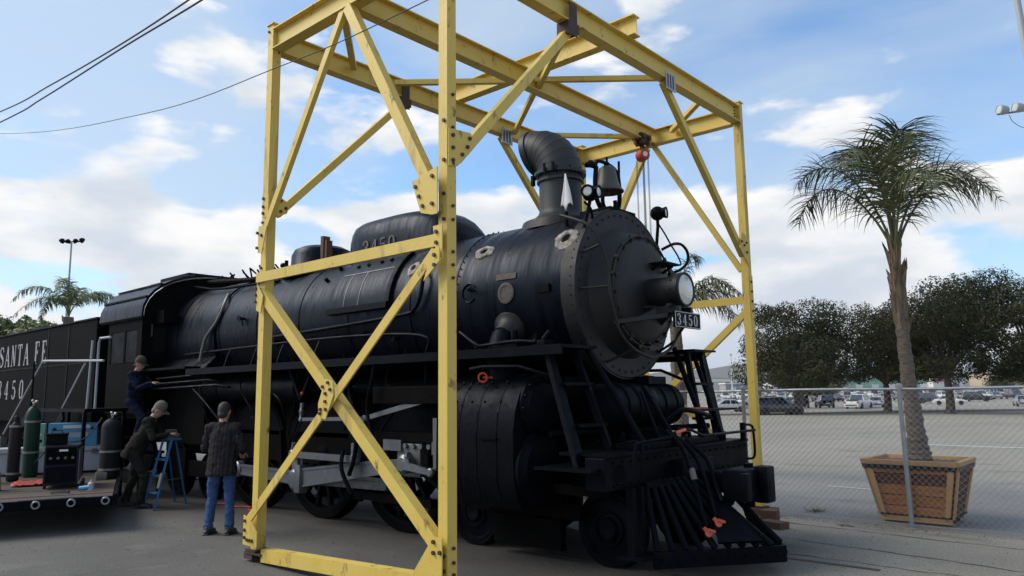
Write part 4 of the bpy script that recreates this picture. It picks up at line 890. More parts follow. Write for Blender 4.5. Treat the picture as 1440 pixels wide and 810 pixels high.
P(MB().bb(-3.2, -1.7, 1.66, 1.9, 1.72, 1.95), 'valve_guide', 'loco_deep', smooth=False, bevel=.02)
for x in (-4.1, -6.1): m = MB(); m.bar((x, 2.1, 1.3), (x+.1, 2.1, .35), .07, .05); m.bb(x-.05, x+.25, 2.14, 2.26, .45, .95); P(m, 'brake_hanger', 'loco_deep', smooth=False)
P(MB().bb(-3.9, -2.3, 1.9, 2.05, .42, .52), 'brake_beam', 'loco_deep', smooth=False)
P(MB().cyl((-3.9, 2.0, 1.95), (-2.1, 2.0, 1.95), .12), 'side_tank', 'loco_deep')
# ---- piping, valves and grime catchers along the near side
q = random.Random(21)
for i in range(9):
    x = -8.0+i*.72; y = 1.58+q.uniform(0, .35); z = 2.22; pts = [(x, y, z), (x+q.uniform(-.1, .1), y, z-.25), (x+q.uniform(-.25, .25), y+q.uniform(-.05, .1), z-q.uniform(.4, .7)), (x+q.uniform(-.4, .4), y+.1, z-q.uniform(.7, 1.0))]
    P(MB().tube(smooth_path(pts, 4), q.uniform(.010, .022), 6), 'drain_pipe', 'loco_black')
for x, z, rr in ((-7.3, 3.2, .05), (-6.2, 2.75, .04), (-5.4, 2.5, .05), (-3.2, 2.62, .045), (-2.2, 2.5, .04), (-1.7, 2.45, .035), (-.7, 2.5, .04)):
    y = YC-math.sqrt(max(.01, RB**2-(z-ZB)**2)); m = MB(); m.cyl((x, y+.02, z), (x, y-.10, z), rr*.5); m.torus((x, y-.10, z), (0, 1, 0), rr, .008, 16, 5); m.cyl((x, y-.05, z), (x+.05, y-.05, z-.12), rr*.3, n=8); P(m, 'boiler_valve', 'loco_black')
for x in (-7.6, -6.7, -5.9, -4.9): P(MB().tube([(x, 1.98, 2.70), (x+.02, 1.90, 2.55), (x, 1.85, 2.35)], .014, 6), 'pipe_clip', 'loco_black')
P(MB().tube(smooth_path([(-1.9, 2.02, 2.62), (-1.5, 1.90, 2.44), (-1.2, 1.72, 2.40), (-.7, 1.70, 2.42), (-.4, 1.72, 2.40)], 4), .020, 6), 'side_pipe', 'loco_black')
m = MB(); m.bb(-.92, -.66, 1.70, 1.95, 2.346, 2.44); m.cyl((-.8, 1.82, 2.44), (-.8, 1.82, 2.56), .04); P(m, 'lubricator_box', 'loco_black', bevel=.008)
m = MB(); m.bb(-.45, -.28, 1.72, 1.90, 2.346, 2.42); m.cyl((-.36, 1.80, 2.42), (-.30, 1.85, 2.52), .03); P(m, 'valve_box', 'loco_black', bevel=.008)
# ---- front end
P(MB().bb(.42, .66, 1.46, 4.64, .88, 1.20), 'pilot_beam', 'loco_black', smooth=False, bevel=.012)
P(MB().bb(.05, .70, 1.52, 4.58, 1.205, 1.235), 'front_deck', 'loco_black', smooth=False)
P(MB().lathe([(0, .085), (.006, .085), (.006, .005)], (.66, 1.70, 1.03), (1, 0, 0), 20), 'beam_hole', 'loco_deep'); P(MB().torus((.662, 1.70, 1.03), (1, 0, 0), .088, .010, 20, 5), 'hole_rim', 'loco_black')
m = MB()
for i in range(20):
    y = 1.60+i*.155; m.sphere((.668, y, 1.15), .014, 5, 3); m.sphere((.668, y, .93), .014, 5, 3)
P(m, 'beam_rivet', 'loco_black', kind='stuff')
tk = P(MB().lathe([(0, .05), (.02, .20), (.07, .255), (1.48, .255), (1.54, .20), (1.56, .05)], (.02, 2.28, 1.68), (0, 1, 0), 32), 'front_tank', 'loco_black')
P(MB().lathe([(0, .12), (.06, .12), (.07, .10), (.07, .03), (.09, .03), (.09, .005)], (.24, 2.98, 1.74), (1, 0, .1), 24), 'tank_cap', 'loco_black', parent=tk)
for y in (2.55, 2.78, 3.35, 3.62): P(MB().lathe([(-.02, .257), (-.02, .269), (.02, .269), (.02, .257)], (.02, y, 1.68), (0, 1, 0), 32, False, False), 'tank_strap', 'loco_black', parent=tk)
P(MB().bb(-.15, .15, 3.15, 3.55, 1.93, 2.02), 'tank_saddle', 'loco_black', smooth=False)
for a, b, rr in (((0.0, 2.05, 2.40), (.62, 2.32, 1.22), .035), ((.40, 2.62, 1.90), (.66, 2.90, 1.22), .028), ((0.0, mir(2.05), 2.40), (.55, mir(2.25), 1.22), .035), ((.44, 2.50, 1.85), (.62, 2.62, 1.22), .022), ((.1, 4.35, 2.36), (.55, 4.2, 1.22), .03)):
    P(MB().cyl(a, b, rr, n=10), 'deck_brace', 'loco_black')
def steps(yo, yi, xt, xb, zb=1.10):
    ld = P(MB().rings([[V((xt-.03, yo-.05, 2.34)), V((xt+.03, yo-.05, 2.34)), V((xt+.03, yo+.05, 2.34)), V((xt-.03, yo+.05, 2.34))], [V((xb-.03, yo-.06-(.14 if yo < 3 else 0), zb)), V((xb+.03, yo-.06-(.14 if yo < 3 else 0), zb)), V((xb+.03, yo+.05-(.10 if yo < 3 else -.12), zb)), V((xb-.03, yo+.05-(.10 if yo < 3 else -.12), zb))]]), 'front_step', 'loco_black', smooth=False)
    P(MB().bar((xt, yi, 2.34), (xb, yi, zb), .05, .07, (0, 1, 0)), 'stringer', 'loco_black', parent=ld, smooth=False)
    for t in (.33, .68):
        x, z = xt+(xb-xt)*t, 2.34+(zb-2.34)*t; P(MB().bb(x-.09, x+.09, min(yo, yi)-.02*t, max(yo, yi), z-.015, z+.015), 'tread', 'loco_black', parent=ld, smooth=False)
    return ld
l1 = steps(1.64, 2.12, -.18, .32); P(MB().bb(-.10, .60, 1.30, 2.25, 1.07, 1.098), 'step_plate', 'loco_black', parent=l1, smooth=False)
l2 = steps(4.48, 4.08, .16, .36); P(MB().bb(.05, .30, 4.02, 4.62, 2.345, 2.37), 'step_plate', 'loco_black', parent=l2, smooth=False)
P(MB().tube([(.78, 1.75, 1.10), (.80, 1.80, 1.33), (.80, 2.5, 1.36), (.82, 2.62, 1.44), (.84, 2.85, 1.42), (.80, 3.2, 1.34), (.78, 4.62, 1.34)], .016, 8), 'cut_lever', 'loco_black')
P(MB().tube(smooth_path([(.70, 1.78, 1.34), (.78, 1.86, 1.34), (.80, 1.90, 1.28), (.78, 1.90, .96), (.70, 1.90, .90)], 4), .016, 8), 'grab_iron', 'loco_black')
P(MB().tube(smooth_path([(.70, 4.42, 1.30), (.72, 4.44, 1.40), (.74, 4.60, 1.40), (.74, 4.66, 1.32), (.74, 4.66, 1.02), (.68, 4.58, .98)], 4), .016, 8), 'grab_iron', 'loco_black')
P(MB().cyl((.72, 4.40, 1.22), (.72, 4.40, 1.44), .035), 'lever_stand', 'loco_black'); P(MB().cyl((-.2, 1.7, 1.40), (.3, 4.3, 1.40), .035), 'cross_pipe', 'loco_black')
m = MB(); m.bb(.30, .62, 2.15, 3.9, 1.236, 1.30); m.bb(.10, .55, 2.7, 2.95, 1.3, 1.42); P(m, 'deck_casting', 'loco_black', smooth=False, bevel=.01)
q = random.Random(2); m = MB()
for i in range(18):
    x, y = q.uniform(.0, .62), q.uniform(2.2, 4.2); m.cyl((x, y, 1.24), (x+q.uniform(-.05, .05), y, 1.30+q.uniform(0, .10)), q.uniform(.012, .035), n=8)
P(m, 'deck_fitting', 'loco_black', kind='stuff')
P(MB().tube(smooth_path([(.45, 2.85, 1.45), (.60, 3.05, 1.62), (.66, 3.35, 1.60), (.62, 3.7, 1.55)], 4), .03, 8), 'deck_pipe', 'loco_black')
P(MB().bb(.25, .62, 3.45, 4.5, 1.60, 1.625), 'deck_shelf', 'loco_black', smooth=False)
# coupler
m = MB(); m.bb(.66, .80, 2.72, 3.42, .70, 1.10); P(m, 'coupler_pocket', 'loco_black', smooth=False, bevel=.015)
m = MB(); m.bb(.78, 1.22, 2.93, 3.17, .76, .98); m.bb(1.18, 1.44, 2.84, 3.28, .70, 1.02); P(m, 'coupler', 'loco_black', bevel=.03)
m = MB(); m.bb(1.38, 1.55, 3.14, 3.34, .66, 1.04); P(m, 'knuckle', 'loco_black', bevel=.03); P(MB().bb(1.44, 1.52, 2.70, 2.82, .72, 1.0), 'guard_arm', 'loco_black', bevel=.02); P(MB().cyl((1.30, 3.24, .60), (1.30, 3.24, 1.06), .05, n=12), 'knuckle_pin', 'loco_black')
P(MB().lathe([(0, .14), (.03, .20), (.08, .22), (.10, .18)], (1.0, 3.0, .60), (0, 0, 1), 20), 'coupler_carrier', 'loco_deep')
# pilot
nose = V((1.72, YC, .20)); co = {1: V((.86, 1.95, .20)), -1: V((.86, mir(1.95), .20))}
for s_ in (1, -1):
    P(MB().bar(co[s_], nose, .05, .16, (0, 1, 0)), 'pilot_bottom_bar', 'loco_black', smooth=False, bevel=.006)
    for i in range(9):
        t = (i+.3)/9.2; b = co[s_].lerp(nose, t); b.z = .285; tp = V((.70+.16*t, YC-s_*(.98-.86*t), .93)); P(MB().cyl(tp, b, .030, .034, n=10), 'pilot_bar', 'loco_black')
    m = MB()
    for i in range(8): b = co[s_].lerp(nose, (i+.5)/8); m.sphere(b+V((.03, -.032*s_, .0)), .018, 6, 4)
    P(m, 'pilot_bolt', 'loco_black', kind='stuff')
P(MB().bar((.73, 2.05, .90), (.88, 2.98, .90), .05, .06), 'pilot_top_bar', 'loco_black', smooth=False); P(MB().bar((.88, 3.12, .90), (.73, 4.05, .90), .05, .06), 'pilot_top_bar', 'loco_black', smooth=False)
m = MB(); tl, tr, br, bl = V((1.10, 2.70, .66)), V((1.16, 2.86, .66)), V((1.62, 2.80, .33)), V((1.30, 2.46, .33))
off = V((.02, -.05, .03)); m.add([tl, tr, br, bl, tl+off, tr+off, br+off, bl+off], [(0,1,2,3), (7,6,5,4), (0,4,5,1), (1,5,6,2), (2,6,7,3), (3,7,4,0)]); P(m, 'pilot_plate', 'loco_black', smooth=False)
m = MB(); m.bb(.70, .78, 1.74, 1.80, .26, .90); m.bb(.70, .78, 1.90, 1.96, .26, .90); P(m, 'footboard_hanger', 'loco_black', smooth=False)
P(MB().bb(.62, .90, 1.66, 2.05, .23, .258), 'footboard', 'loco_black', smooth=False); P(MB().bb(-.2, .5, 1.75, 1.80, .78, .88), 'truck_stay', 'loco_deep', smooth=False)
for pts in ([(.70, 2.55, 1.42), (.86, 2.60, 1.25), (.98, 2.60, .92), (1.18, 2.45, .49)], [(.72, 2.70, 1.36), (.92, 2.74, 1.18), (1.06, 2.74, .86), (1.22, 2.60, .57)], [(.72, 2.95, 1.30), (.98, 2.90, 1.12), (1.10, 2.86, .85), (1.2, 2.78, .70)]):
    P(MB().tube(smooth_path(pts, 5), .026, 8), 'air_hose', 'loco_black')
def gladhand(x, y, z):
    m = MB(); m.torus((x, y, z), (.6, -1, .5), .026, .012, 14, 6); m.bar((x-.05, y, z+.05), (x+.02, y, z-.01), .03, .03); m.bar((x, y-.01, z+.04), (x+.07, y+.01, z+.02), .018, .022); P(m, 'glad_hand', 'orange_tag')
gladhand(1.22, 2.42, .43); gladhand(1.26, 2.56, .51)
P(MB().bar((.82, 2.56, 1.40), (.88, 2.66, 1.43), .035, .03), 'valve_tag', 'orange_tag'); P(MB().tube([(.95, 2.62, 1.03), (.99, 2.60, .92)], .034, 8), 'hose_coupling', 'dull_steel')
P(MB().bar((.40, 3.62, 1.635), (.56, 3.80, 1.635), .05, .02), 'rail_tag', 'orange_tag')
# ---- cab
cw_, cx0, cx1 = 1.52, -11.95, -10.30
for s_ in (1, -1):
    yo = YC-s_*cw_
    m = MB()
    yy0, yy1 = (yo, yo+.04) if s_ == 1 else (yo-.04, yo)
    m.bb(cx0, cx1, yy0, yy1, 1.55, 2.55); m.bb(cx0, cx1, yy0, yy1, 3.20, 3.46); m.bb(cx0, cx0+.14, yy0, yy1, 2.551, 3.199); m.bb(cx1-.22, cx1, yy0, yy1, 2.551, 3.199); m.bb(-11.16, -11.08, yy0, yy1, 2.551, 3.199)
    cs_ = P(m, 'cab_side', 'loco_deep', smooth=False)
    P(MB().bb(cx0+.15, -11.17, yo+(.012 if s_ == 1 else -.022), yo+(.022 if s_ == 1 else -.012), 2.56, 3.19), 'window_shutter', 'loco_black', parent=cs_, smooth=False)
    P(MB().bb(-11.07, cx1-.23, yo+(.012 if s_ == 1 else -.022), yo+(.022 if s_ == 1 else -.012), 2.56, 3.19), 'window_shutter', 'loco_black', parent=cs_, smooth=False)
def arch(x, hw, ze, zc, n=18, k=2.3):
    return [V((x, YC-hw*math.cos(math.pi*i/n) if True else 0, ze+(zc-ze)*abs(math.sin(math.pi*i/n))**(.85))) for i in range(n+1)]
o_ = arch(cx1+.12, 1.60, 3.44, 4.40); i_ = [V((p.x, YC+(p.y-YC)*.975, p.z-.04)) for p in o_]; ob = arch(cx0-.35, 1.60, 3.44, 4.40); ib = [V((p.x, YC+(p.y-YC)*.975, p.z-.04)) for p in ob]
m = MB(); n = len(o_)
for i in range(n-1):
    m.quad(o_[i], o_[i+1], ob[i+1], ob[i]); m.quad(i_[i], ib[i], ib[i+1], i_[i+1]); m.quad(o_[i], i_[i], i_[i+1], o_[i+1]); m.quad(ob[i], ob[i+1], ib[i+1], ib[i])
m.quad(o_[0], ob[0], ib[0], i_[0]); m.quad(o_[-1], i_[-1], ib[-1], ob[-1]); rf = P(m, 'cab_roof', 'boiler_paint', ang=30, weld=True)
for j in (2, 4, 7):
    a, b = o_[j], ob[j]; P(MB().bar(a+V((0, 0, .012)), b+V((0, 0, .012)), .05, .03, (0, 1, 0)), 'roof_rib', 'loco_black', parent=rf, smooth=False)
P(MB().bb(cx0+.1, cx1-.2, YC-.55, YC+.55, 4.39, 4.45), 'roof_hatch', 'loco_black', parent=rf, smooth=False)
m = MB(); fa = arch(cx1-.02, 1.50, 3.42, 4.34); m.rings([[*fa, V((cx1-.02, YC+1.48, 2.3)), V((cx1-.02, YC-1.48, 2.3))], [V((p.x+.03, p.y, p.z)) for p in [*fa, V((cx1-.02, YC+1.48, 2.3)), V((cx1-.02, YC-1.48, 2.3))]]]); cf = P(m, 'cab_front', 'loco_deep', smooth=False)
P(MB().bb(cx1+.012, cx1+.03, 1.75, 2.0, 2.75, 3.25), 'front_window', 'cab_glass', parent=cf, smooth=False)
P(MB().bb(cx1+.012, cx1+.04, 1.70, 1.72, 3.05, 3.3), 'window_frame', 'dull_steel', parent=cf, smooth=False)
P(MB().bb(cx0, cx1, YC-1.45, YC+1.45, 1.45, 1.54), 'cab_floor', 'loco_deep', smooth=False); m = MB(); m.bb(-11.5, -10.9, 1.6, 1.9, .6, .63); m.bb(-11.5, -10.9, 1.6, 1.9, 1.05, 1.08); P(m, 'cab_step', 'loco_deep', smooth=False)
P(MB().bb(cx1+.12, cx1+.5, 1.72, 1.98, 3.30, 3.55), 'cab_lamp_box', 'loco_deep', smooth=False)
# hat-sized things: flag
m = MB(); fl = []
for j, (z, wd, x) in enumerate(((4.47, .012, -.44), (4.38, .045, -.435), (4.28, .085, -.43), (4.18, .12, -.43), (4.10, .145, -.43), (4.05, .155, -.43))):
    fl.append([V((x+(-.5+i/8)*wd*1.2, 2.38+math.sin(i*.8+.3)*.012*(j+1)/3, z+(.045*math.sin(i*1.1+.5) if j == 5 else 0))) for i in range(9)])
for j in range(5):
    for i in range(8): m.quad(fl[j][i], fl[j][i+1], fl[j+1][i+1], fl[j+1][i])
fg = thing('flag', 'small white cloth flag hanging furled beside the smokestack', 'flag', (-.44, 2.38, 3.95))
q = m.build('cloth', 'flag_cloth', fg, ang=80, weld=True); md = q.modifiers.new('thick', 'SOLIDIFY'); md.thickness = .004
MB().cyl((-.45, 2.40, 3.86), (-.44, 2.395, 4.47), .009, n=8).build('flag_staff', 'dull_steel', fg); MB().cyl((-.45, 2.40, 3.80), (-.45, 2.40, 4.0), .025, n=10).build('staff_socket', 'loco_black', fg)

# rails (the engine stands on them, sunk in the paving)
for y in (2.32, mir(2.32)): struct(MB().bb(-32, 2.4, y-.035, y+.035, -.05, .006).build('rail', 'dark_rust', smooth=False))

# ================================================================== TENDER
te = thing('tender', 'black coal tender lettered in grey coupled behind the locomotive cab', 'railway tender', (-18, YC, 0))
tb = MB().bb(-30, -12.55, 1.50, 4.60, 1.30, 3.56).build('tender_body', 'loco_deep', te, smooth=False, bevel=.02)
MB().bb(-30, -12.50, 1.47, 4.63, 3.565, 3.60).build('coping', 'loco_black', te, smooth=False)
for x in (-14.2, -15.55, -20.2, -24): MB().bb(x-.03, x+.03, 1.488, 1.498, 1.32, 3.55).build('seam_strip', 'loco_black', tb, smooth=False)
MB().bb(-29.9, -12.6, 1.488, 1.498, 2.62, 2.65).build('seam_strip', 'loco_black', tb, smooth=False)
letters('SANTA FE', (-19.42, 1.492, 2.72), (1, 0, 0), (0, 0, 1), .56, tb, 'letter_paint', adv=.93, space=.52)
letters('3450', (-19.35, 1.492, 1.86), (1, 0, 0), (0, 0, 1), .50, tb, 'letter_paint', adv=1.22, name='numeral')
MB().bb(-29, -12.7, 1.8, 4.3, .85, 1.29).build('tender_frame', 'loco_deep', te, smooth=False)
for x in (-13.6, -15.2, -16.8, -24, -25.6, -27.2):
    for y in (2.24, mir(2.24)):
        MB().lathe([(-.08, .06), (-.05, .36), (-.06, .42), (.05, .42), (.07, .44), (.08, .3)], (x, y, .42), (0, 1 if y < 3 else -1, 0), 28).build('tender_wheel', 'loco_black', te)
for x in (-15.2, -25.6): MB().bb(x-1.9, x+1.9, 1.95, 2.08, .4, .75).build('truck_side', 'loco_deep', te, smooth=False, bevel=.03)
#PART2
# ================================================================== TRAILER WITH WELDING GEAR
TA = R(158); tx_, ty_ = V((math.cos(TA), math.sin(TA), 0)), V((-math.sin(TA), math.cos(TA), 0))     # tx: forward (away), ty: to the left
T0 = V((-6.60, -.24, 0))            # rear right corner of the deck
def TP(a, b, z=0): return T0 + tx_*a + ty_*b + V((0, 0, z))
TR = Matrix.Rotation(TA, 3, 'Z')
tr = thing('flatbed_trailer', 'low flatbed trailer with plank deck and round rear lamps loaded with welding gear', 'trailer', tuple(TP(0, 0)))
def tbox(m, a0, a1, b0, b1, z0, z1): m.box(TP((a0+a1)/2, (b0+b1)/2, (z0+z1)/2), (abs(a1-a0), abs(b1-b0), abs(z1-z0)), TR); return m
tbox(MB(), 0, .07, .01, 2.6, .36, .475).build('rear_beam', 'loco_black', tr, smooth=False, bevel=.006)
tbox(MB(), 0, 5.2, -.05, .0, .36, .50).build('side_rail', 'loco_black', tr, smooth=False, bevel=.006)
tbox(MB(), .08, 5.2, .01, 2.6, .34, .42).build('deck_frame', 'loco_deep', tr, smooth=False)
for i in range(17):
    a = .08+i*.30; q = random.Random(i); tbox(MB(), a, a+.29, .02, 2.6, .423, .45+q.uniform(0, .008)).build('plank', 'deck_plank', tr, smooth=False)
for i in range(5):
    c = TP(-.002, .10+i*.42, .415); l_ = MB().torus(c, tx_, .045, .013, 20, 6).build('rear_lamp_ring', 'galvanised', tr); MB().cyl(c, c-tx_*.01, .03, n=16).build('rear_lamp', 'loco_deep', l_)
tbox(MB(), .02, .06, .35, 1.15, .478, .49).build('edge_strip', 'dull_steel', tr, smooth=False)
for a in (2.9, 3.7):
    for b in (.25, 2.35): c = TP(a, b, .30); MB().lathe([(-.1, .12), (-.1, .27), (-.08, .295), (.08, .295), (.1, .27), (.1, .12)], c, ty_, 24).build('trailer_wheel', 'rubber', tr)
def gas(x, y, z, hgt, rad, mat, label, bands=(), lean=(0, 0), head=True, cap=False):
    o = thing('gas_cylinder', label, 'gas cylinder', (x, y, z), 'gas cylinders on the flatbed trailer')
    d = V((lean[0], lean[1], 1)).normalized(); b = V((x, y, z))
    MB().lathe([(0, rad*.8), (.02, rad), (hgt*.80, rad), (hgt*.87, rad*.86), (hgt*.92, rad*.55), (hgt*.94, rad*.28), (hgt*.95, rad*.28)], b, d, 28).build('shell', mat, o)
    if head:
        m = MB(); c = b+d*hgt*.95; m.cyl(c, c+d*.07, .016, n=10); m.sphere(c+d*.05, .028, 10, 6); m.cyl(c+d*.05, c+d*.05+V((.07, .02, 0)), .012, n=8); m.sphere(c+d*.07+V((.075, .02, 0)), .03, 10, 6); m.sphere(c+d*.09+V((.03, -.03, 0)), .026, 8, 6); m.build('regulator', 'brass', o)
    if cap: m = MB(); c = b+d*hgt*.93; m.lathe([(0, rad*.4), (.08, rad*.42), (.11, rad*.2)], c, d, 16); m.build('valve_cap', mat, o)
    for t in bands: MB().lathe([(-.018, rad+.001), (-.018, rad+.007), (.018, rad+.007), (.018, rad+.001)], b+d*hgt*t, d, 28, False, False).build('strap', 'band_steel', o)
    return o
DK = .46
gas(*TP(4.05, 1.44, DK), 1.34, .125, 'tank_green', 'green gas cylinder with steel regulator strapped upright on the flatbed', (.33, .74), (.03, -.02))
gas(*TP(3.35, 1.62, DK), 1.08, .095, 'tank_brown', 'slim brown gas cylinder left of the green one on the flatbed', (.12, .86), head=False, cap=True)
gas(*TP(2.98, .14, DK), 1.10, .165, 'tank_dark', 'stout dark gas cylinder with brass regulator at the right side of the flatbed', (.14, .42))
gas(*TP(3.30, 2.05, DK), .88, .10, 'tank_dark', 'short dark gas cylinder at the left edge of the picture', (.2,), head=False, cap=True)
we = thing('welding_machine', 'dark navy welding machine in its cabinet on the flatbed deck', 'welder', tuple(TP(1.8, .72, DK)))
tbox(MB(), 1.62, 2.42, .55, 1.02, DK+.06, DK+.66).build('cabinet', 'welder_navy', we, smooth=False, bevel=.012)
tbox(MB(), 1.56, 1.615, .58, .99, DK+.10, DK+.34).build('lower_panel', 'loco_black', we, smooth=False, bevel=.006)
pn = tbox(MB(), 1.59, 1.618, .58, .99, DK+.37, DK+.63).build('control_panel', 'loco_deep', we, smooth=False)
tbox(MB(), 1.583, 1.589, .70, .82, DK+.57, DK+.60).build('name_plate', 'white_print', pn, smooth=False)
for i in range(4): c = TP(1.59, .63+i*.10, DK+.47); MB().cyl(c, c-tx_*.02, .022, n=12).build('knob', 'dull_steel', pn)
tbox(MB(), 1.62, 2.42, .535, .549, DK+.10, DK+.60).build('side_panel', 'dull_steel', we, smooth=False)
for a in (1.75, 2.3):
    for b in (.5, 1.0): c = TP(a, b, DK+.04); MB().lathe([(-.02, .01), (-.02, .045), (.02, .045), (.02, .01)], c, ty_, 12).build('castor', 'rubber', we)
tb_ = thing('toolbox', 'black toolbox resting on top of the navy welding machine', 'toolbox', tuple(TP(1.9, .80, DK+.66)))
tbox(MB(), 1.72, 2.02, .74, 1.02, DK+.663, DK+.80).build('case', 'loco_black', tb_, smooth=False, bevel=.012); tbox(MB(), 1.71, 2.03, .73, 1.03, DK+.803, DK+.845).build('lid', 'loco_black', tb_, smooth=False, bevel=.012)
MB().tube([TP(1.87, .80, DK+.845), TP(1.87, .82, DK+.885), TP(1.87, .94, DK+.885), TP(1.87, .96, DK+.845)], .010, 6).build('handle', 'rubber', tb_)
ch = thing('storage_chest', 'long white chest with overhanging lid behind the welding machine on the flatbed', 'chest', tuple(TP(4.6, 1.0, DK)))
tbox(MB(), 4.45, 4.95, -.02, 2.0, DK+.03, DK+.40).build('body', 'white_enamel', ch, smooth=False, bevel=.01); tbox(MB(), 4.42, 4.98, -.05, 2.03, DK+.403, DK+.49).build('lid', 'white_enamel', ch, smooth=False, bevel=.01)
for b in (.4, 1.5): tbox(MB(), 4.40, 4.42, b, b+.09, DK+.36, DK+.44).build('latch', 'dull_steel', ch, smooth=False)
bl = thing('equipment_case', 'bright blue case with white printed band standing on the white chest', 'case', tuple(TP(4.7, .9, DK+.49)))
tbox(MB(), 4.52, 4.86, .42, 1.24, DK+.493, DK+.93).build('case', 'sky_blue_paint', bl, smooth=False, bevel=.012)
tbox(MB(), 4.514, 4.519, .55, 1.00, DK+.83, DK+.89).build('printed_band', 'white_print', bl, smooth=False); tbox(MB(), 4.514, 4.519, .58, .95, DK+.66, DK+.75).build('printed_band', 'white_enamel', bl, smooth=False)
for b in (.50, 1.14):
    m = MB(); a, b2, c = TP(4.515, b-.05, DK+.80), TP(4.515, b+.05, DK+.80), TP(4.515, b, DK+.86); m.add([a, b2, c, a-tx_*.003, b2-tx_*.003, c-tx_*.003], [(0, 1, 2), (5, 4, 3), (0, 3, 4, 1), (1, 4, 5, 2), (2, 5, 3, 0)]); m.build('triangle_mark', 'loco_black', bl, smooth=False)
pc = thing('display_carton', 'pale green carton standing left of the blue case on the white chest', 'carton', tuple(TP(4.6, 1.35, DK+.49)))
tbox(MB(), 4.55, 4.80, 1.30, 1.48, DK+.493, DK+.93).build('carton', 'far_green', pc, smooth=False, bevel=.004)
for i, z in enumerate((.60, .72, .84)): tbox(MB(), 4.545, 4.549, 1.33+.02*i, 1.42, DK+z-.02, DK+z+.03).build('printed_mark', ['loco_black', 'white_print', 'rust_plate'][i], pc, smooth=False)
m = MB(); n_ = 14; q = random.Random(8)
gr_ = [[TP(2.2+i*.05+q.uniform(-.01, .01), 1.02+j*.045, DK+.01+.05*abs(mnoise.noise(V((i*.5, j*.5, 2))))+.015) for j in range(12)] for i in range(n_)]
for i in range(n_-1):
    for j in range(11): m.quad(gr_[i][j], gr_[i+1][j], gr_[i+1][j+1], gr_[i][j+1])
tag(m.build('work_cloth', 'red_paint', origin=TP(2.5, 1.2, DK), ang=80, weld=True), 'crumpled red work cloth lying on the deck beside the welding machine', 'cloth').modifiers.new('t', 'SOLIDIFY').thickness = .006
m = MB(); c = TP(1.0, .33, DK+.012); m.lathe([(0, .03), (.0, .045), (.10, .045), (.12, .02), (.15, .018)], c, (0, 0, 1), 16); tag(m.build('spray_can', 'white_enamel', origin=c), 'small white can standing near the rear edge of the trailer deck', 'can')
m = MB(); c = TP(1.05, .48, DK+.04); m.cyl(c, c+V((.12, .12, .02)), .035, .035, 14); tag(m.build('small_bottle', 'sky_blue_paint', origin=c), 'small pale blue bottle lying beside the white can on the deck', 'bottle')
m = MB(); c = TP(.9, .62, DK+.02); m.bar(c, c+V((-.05, -.22, 0)), .02, .03); m.bar(c+V((-.03, .02, 0)), c+V((.04, -.03, .0)), .03, .04); tag(m.build('hammer', 'dull_steel', origin=c), 'short hammer lying on the trailer deck left of the bottle', 'hammer')
m = MB(); m.tube(smooth_path([TP(2.95, .30, DK+1.05), TP(2.7, .45, DK+.8), TP(2.4, .62, DK+.68), TP(2.3, .95, DK+.67), TP(2.6, 1.15, DK+.45), TP(3.2, 1.3, DK+.3)], 5), .010, 6); tag(m.build('gas_hose', 'rubber', origin=TP(2.4, .6, DK)), 'thin black gas hose draped from the stout cylinder over the welding machine', 'hose')
m = MB(); m.cyl(TP(1.9, 1.72, DK+.002), TP(1.9, 1.72, DK+.28), .13, .11, 20); o = thing('air_compressor', 'grey tank compressor at the left edge of the flatbed deck', 'compressor', tuple(TP(1.9, 1.72, DK))); m.build('tank', 'dull_steel', o); MB().torus(TP(1.9, 1.72, DK+.30), (1, 0, 0), .07, .014, 16, 6).build('handle', 'chain_steel', o); MB().cyl(TP(1.86, 1.66, DK+.28), TP(1.86, 1.66, DK+.36), .03).build('gauge', 'brass', o)

# work platform with grey handrails
wp = thing('work_platform', 'dark work platform with grey tube handrails against the tender', 'work platform', (-12, .9, 0))
MB().bb(-13.5, -10.35, .60, 1.38, 1.60, 1.66).build('deck', 'loco_black', wp, smooth=False); MB().bb(-11.2, -9.75, 1.40, 1.85, .80, .85).build('lower_deck', 'loco_black', wp, smooth=False)
for x, y, z in ((-13.4, .64, 1.6), (-13.4, 1.34, 1.6), (-10.45, .64, 1.6), (-10.45, 1.34, 1.6), (-9.85, 1.45, .8), (-9.85, 1.80, .8)): MB().bb(x-.03, x+.03, y-.03, y+.03, 0, z-.001).build('leg', 'loco_black', wp, smooth=False)
MB().bar((-13.6, .62, 1.5), (-15.8, .62, .1), .05, .2, (0, 1, 0)).build('stair_stringer', 'loco_black', wp, smooth=False); MB().bar((-13.6, 1.3, 1.5), (-15.8, 1.3, .1), .05, .2, (0, 1, 0)).build('stair_stringer', 'loco_black', wp, smooth=False)
for i in range(6): MB().bb(-14.1-i*.33, -13.85-i*.33, .65, 1.27, 1.28-i*.22, 1.31-i*.22).build('stair_tread', 'loco_black', wp, smooth=False)
for pts in ([(-15.9, .80, 1.06), (-13.54, .80, 2.64), (-13.45, .80, 2.67), (-10.15, .80, 2.55)], [(-11.05, .80, 2.52), (-12.13, .80, 1.66)], [(-10.83, .80, 1.66), (-10.74, .80, 2.96)], [(-10.42, .80, 1.66), (-10.42, .80, 2.90), (-10.36, .80, 2.98), (-9.98, .84, 2.98)]):
    MB().tube(pts, .024, 8).build('handrail', 'rail_grey', wp)
MB().tube([(-13.45, .62, 1.66), (-13.45, .62, 2.66)], .02, 6).build('rail_post', 'loco_black', wp)

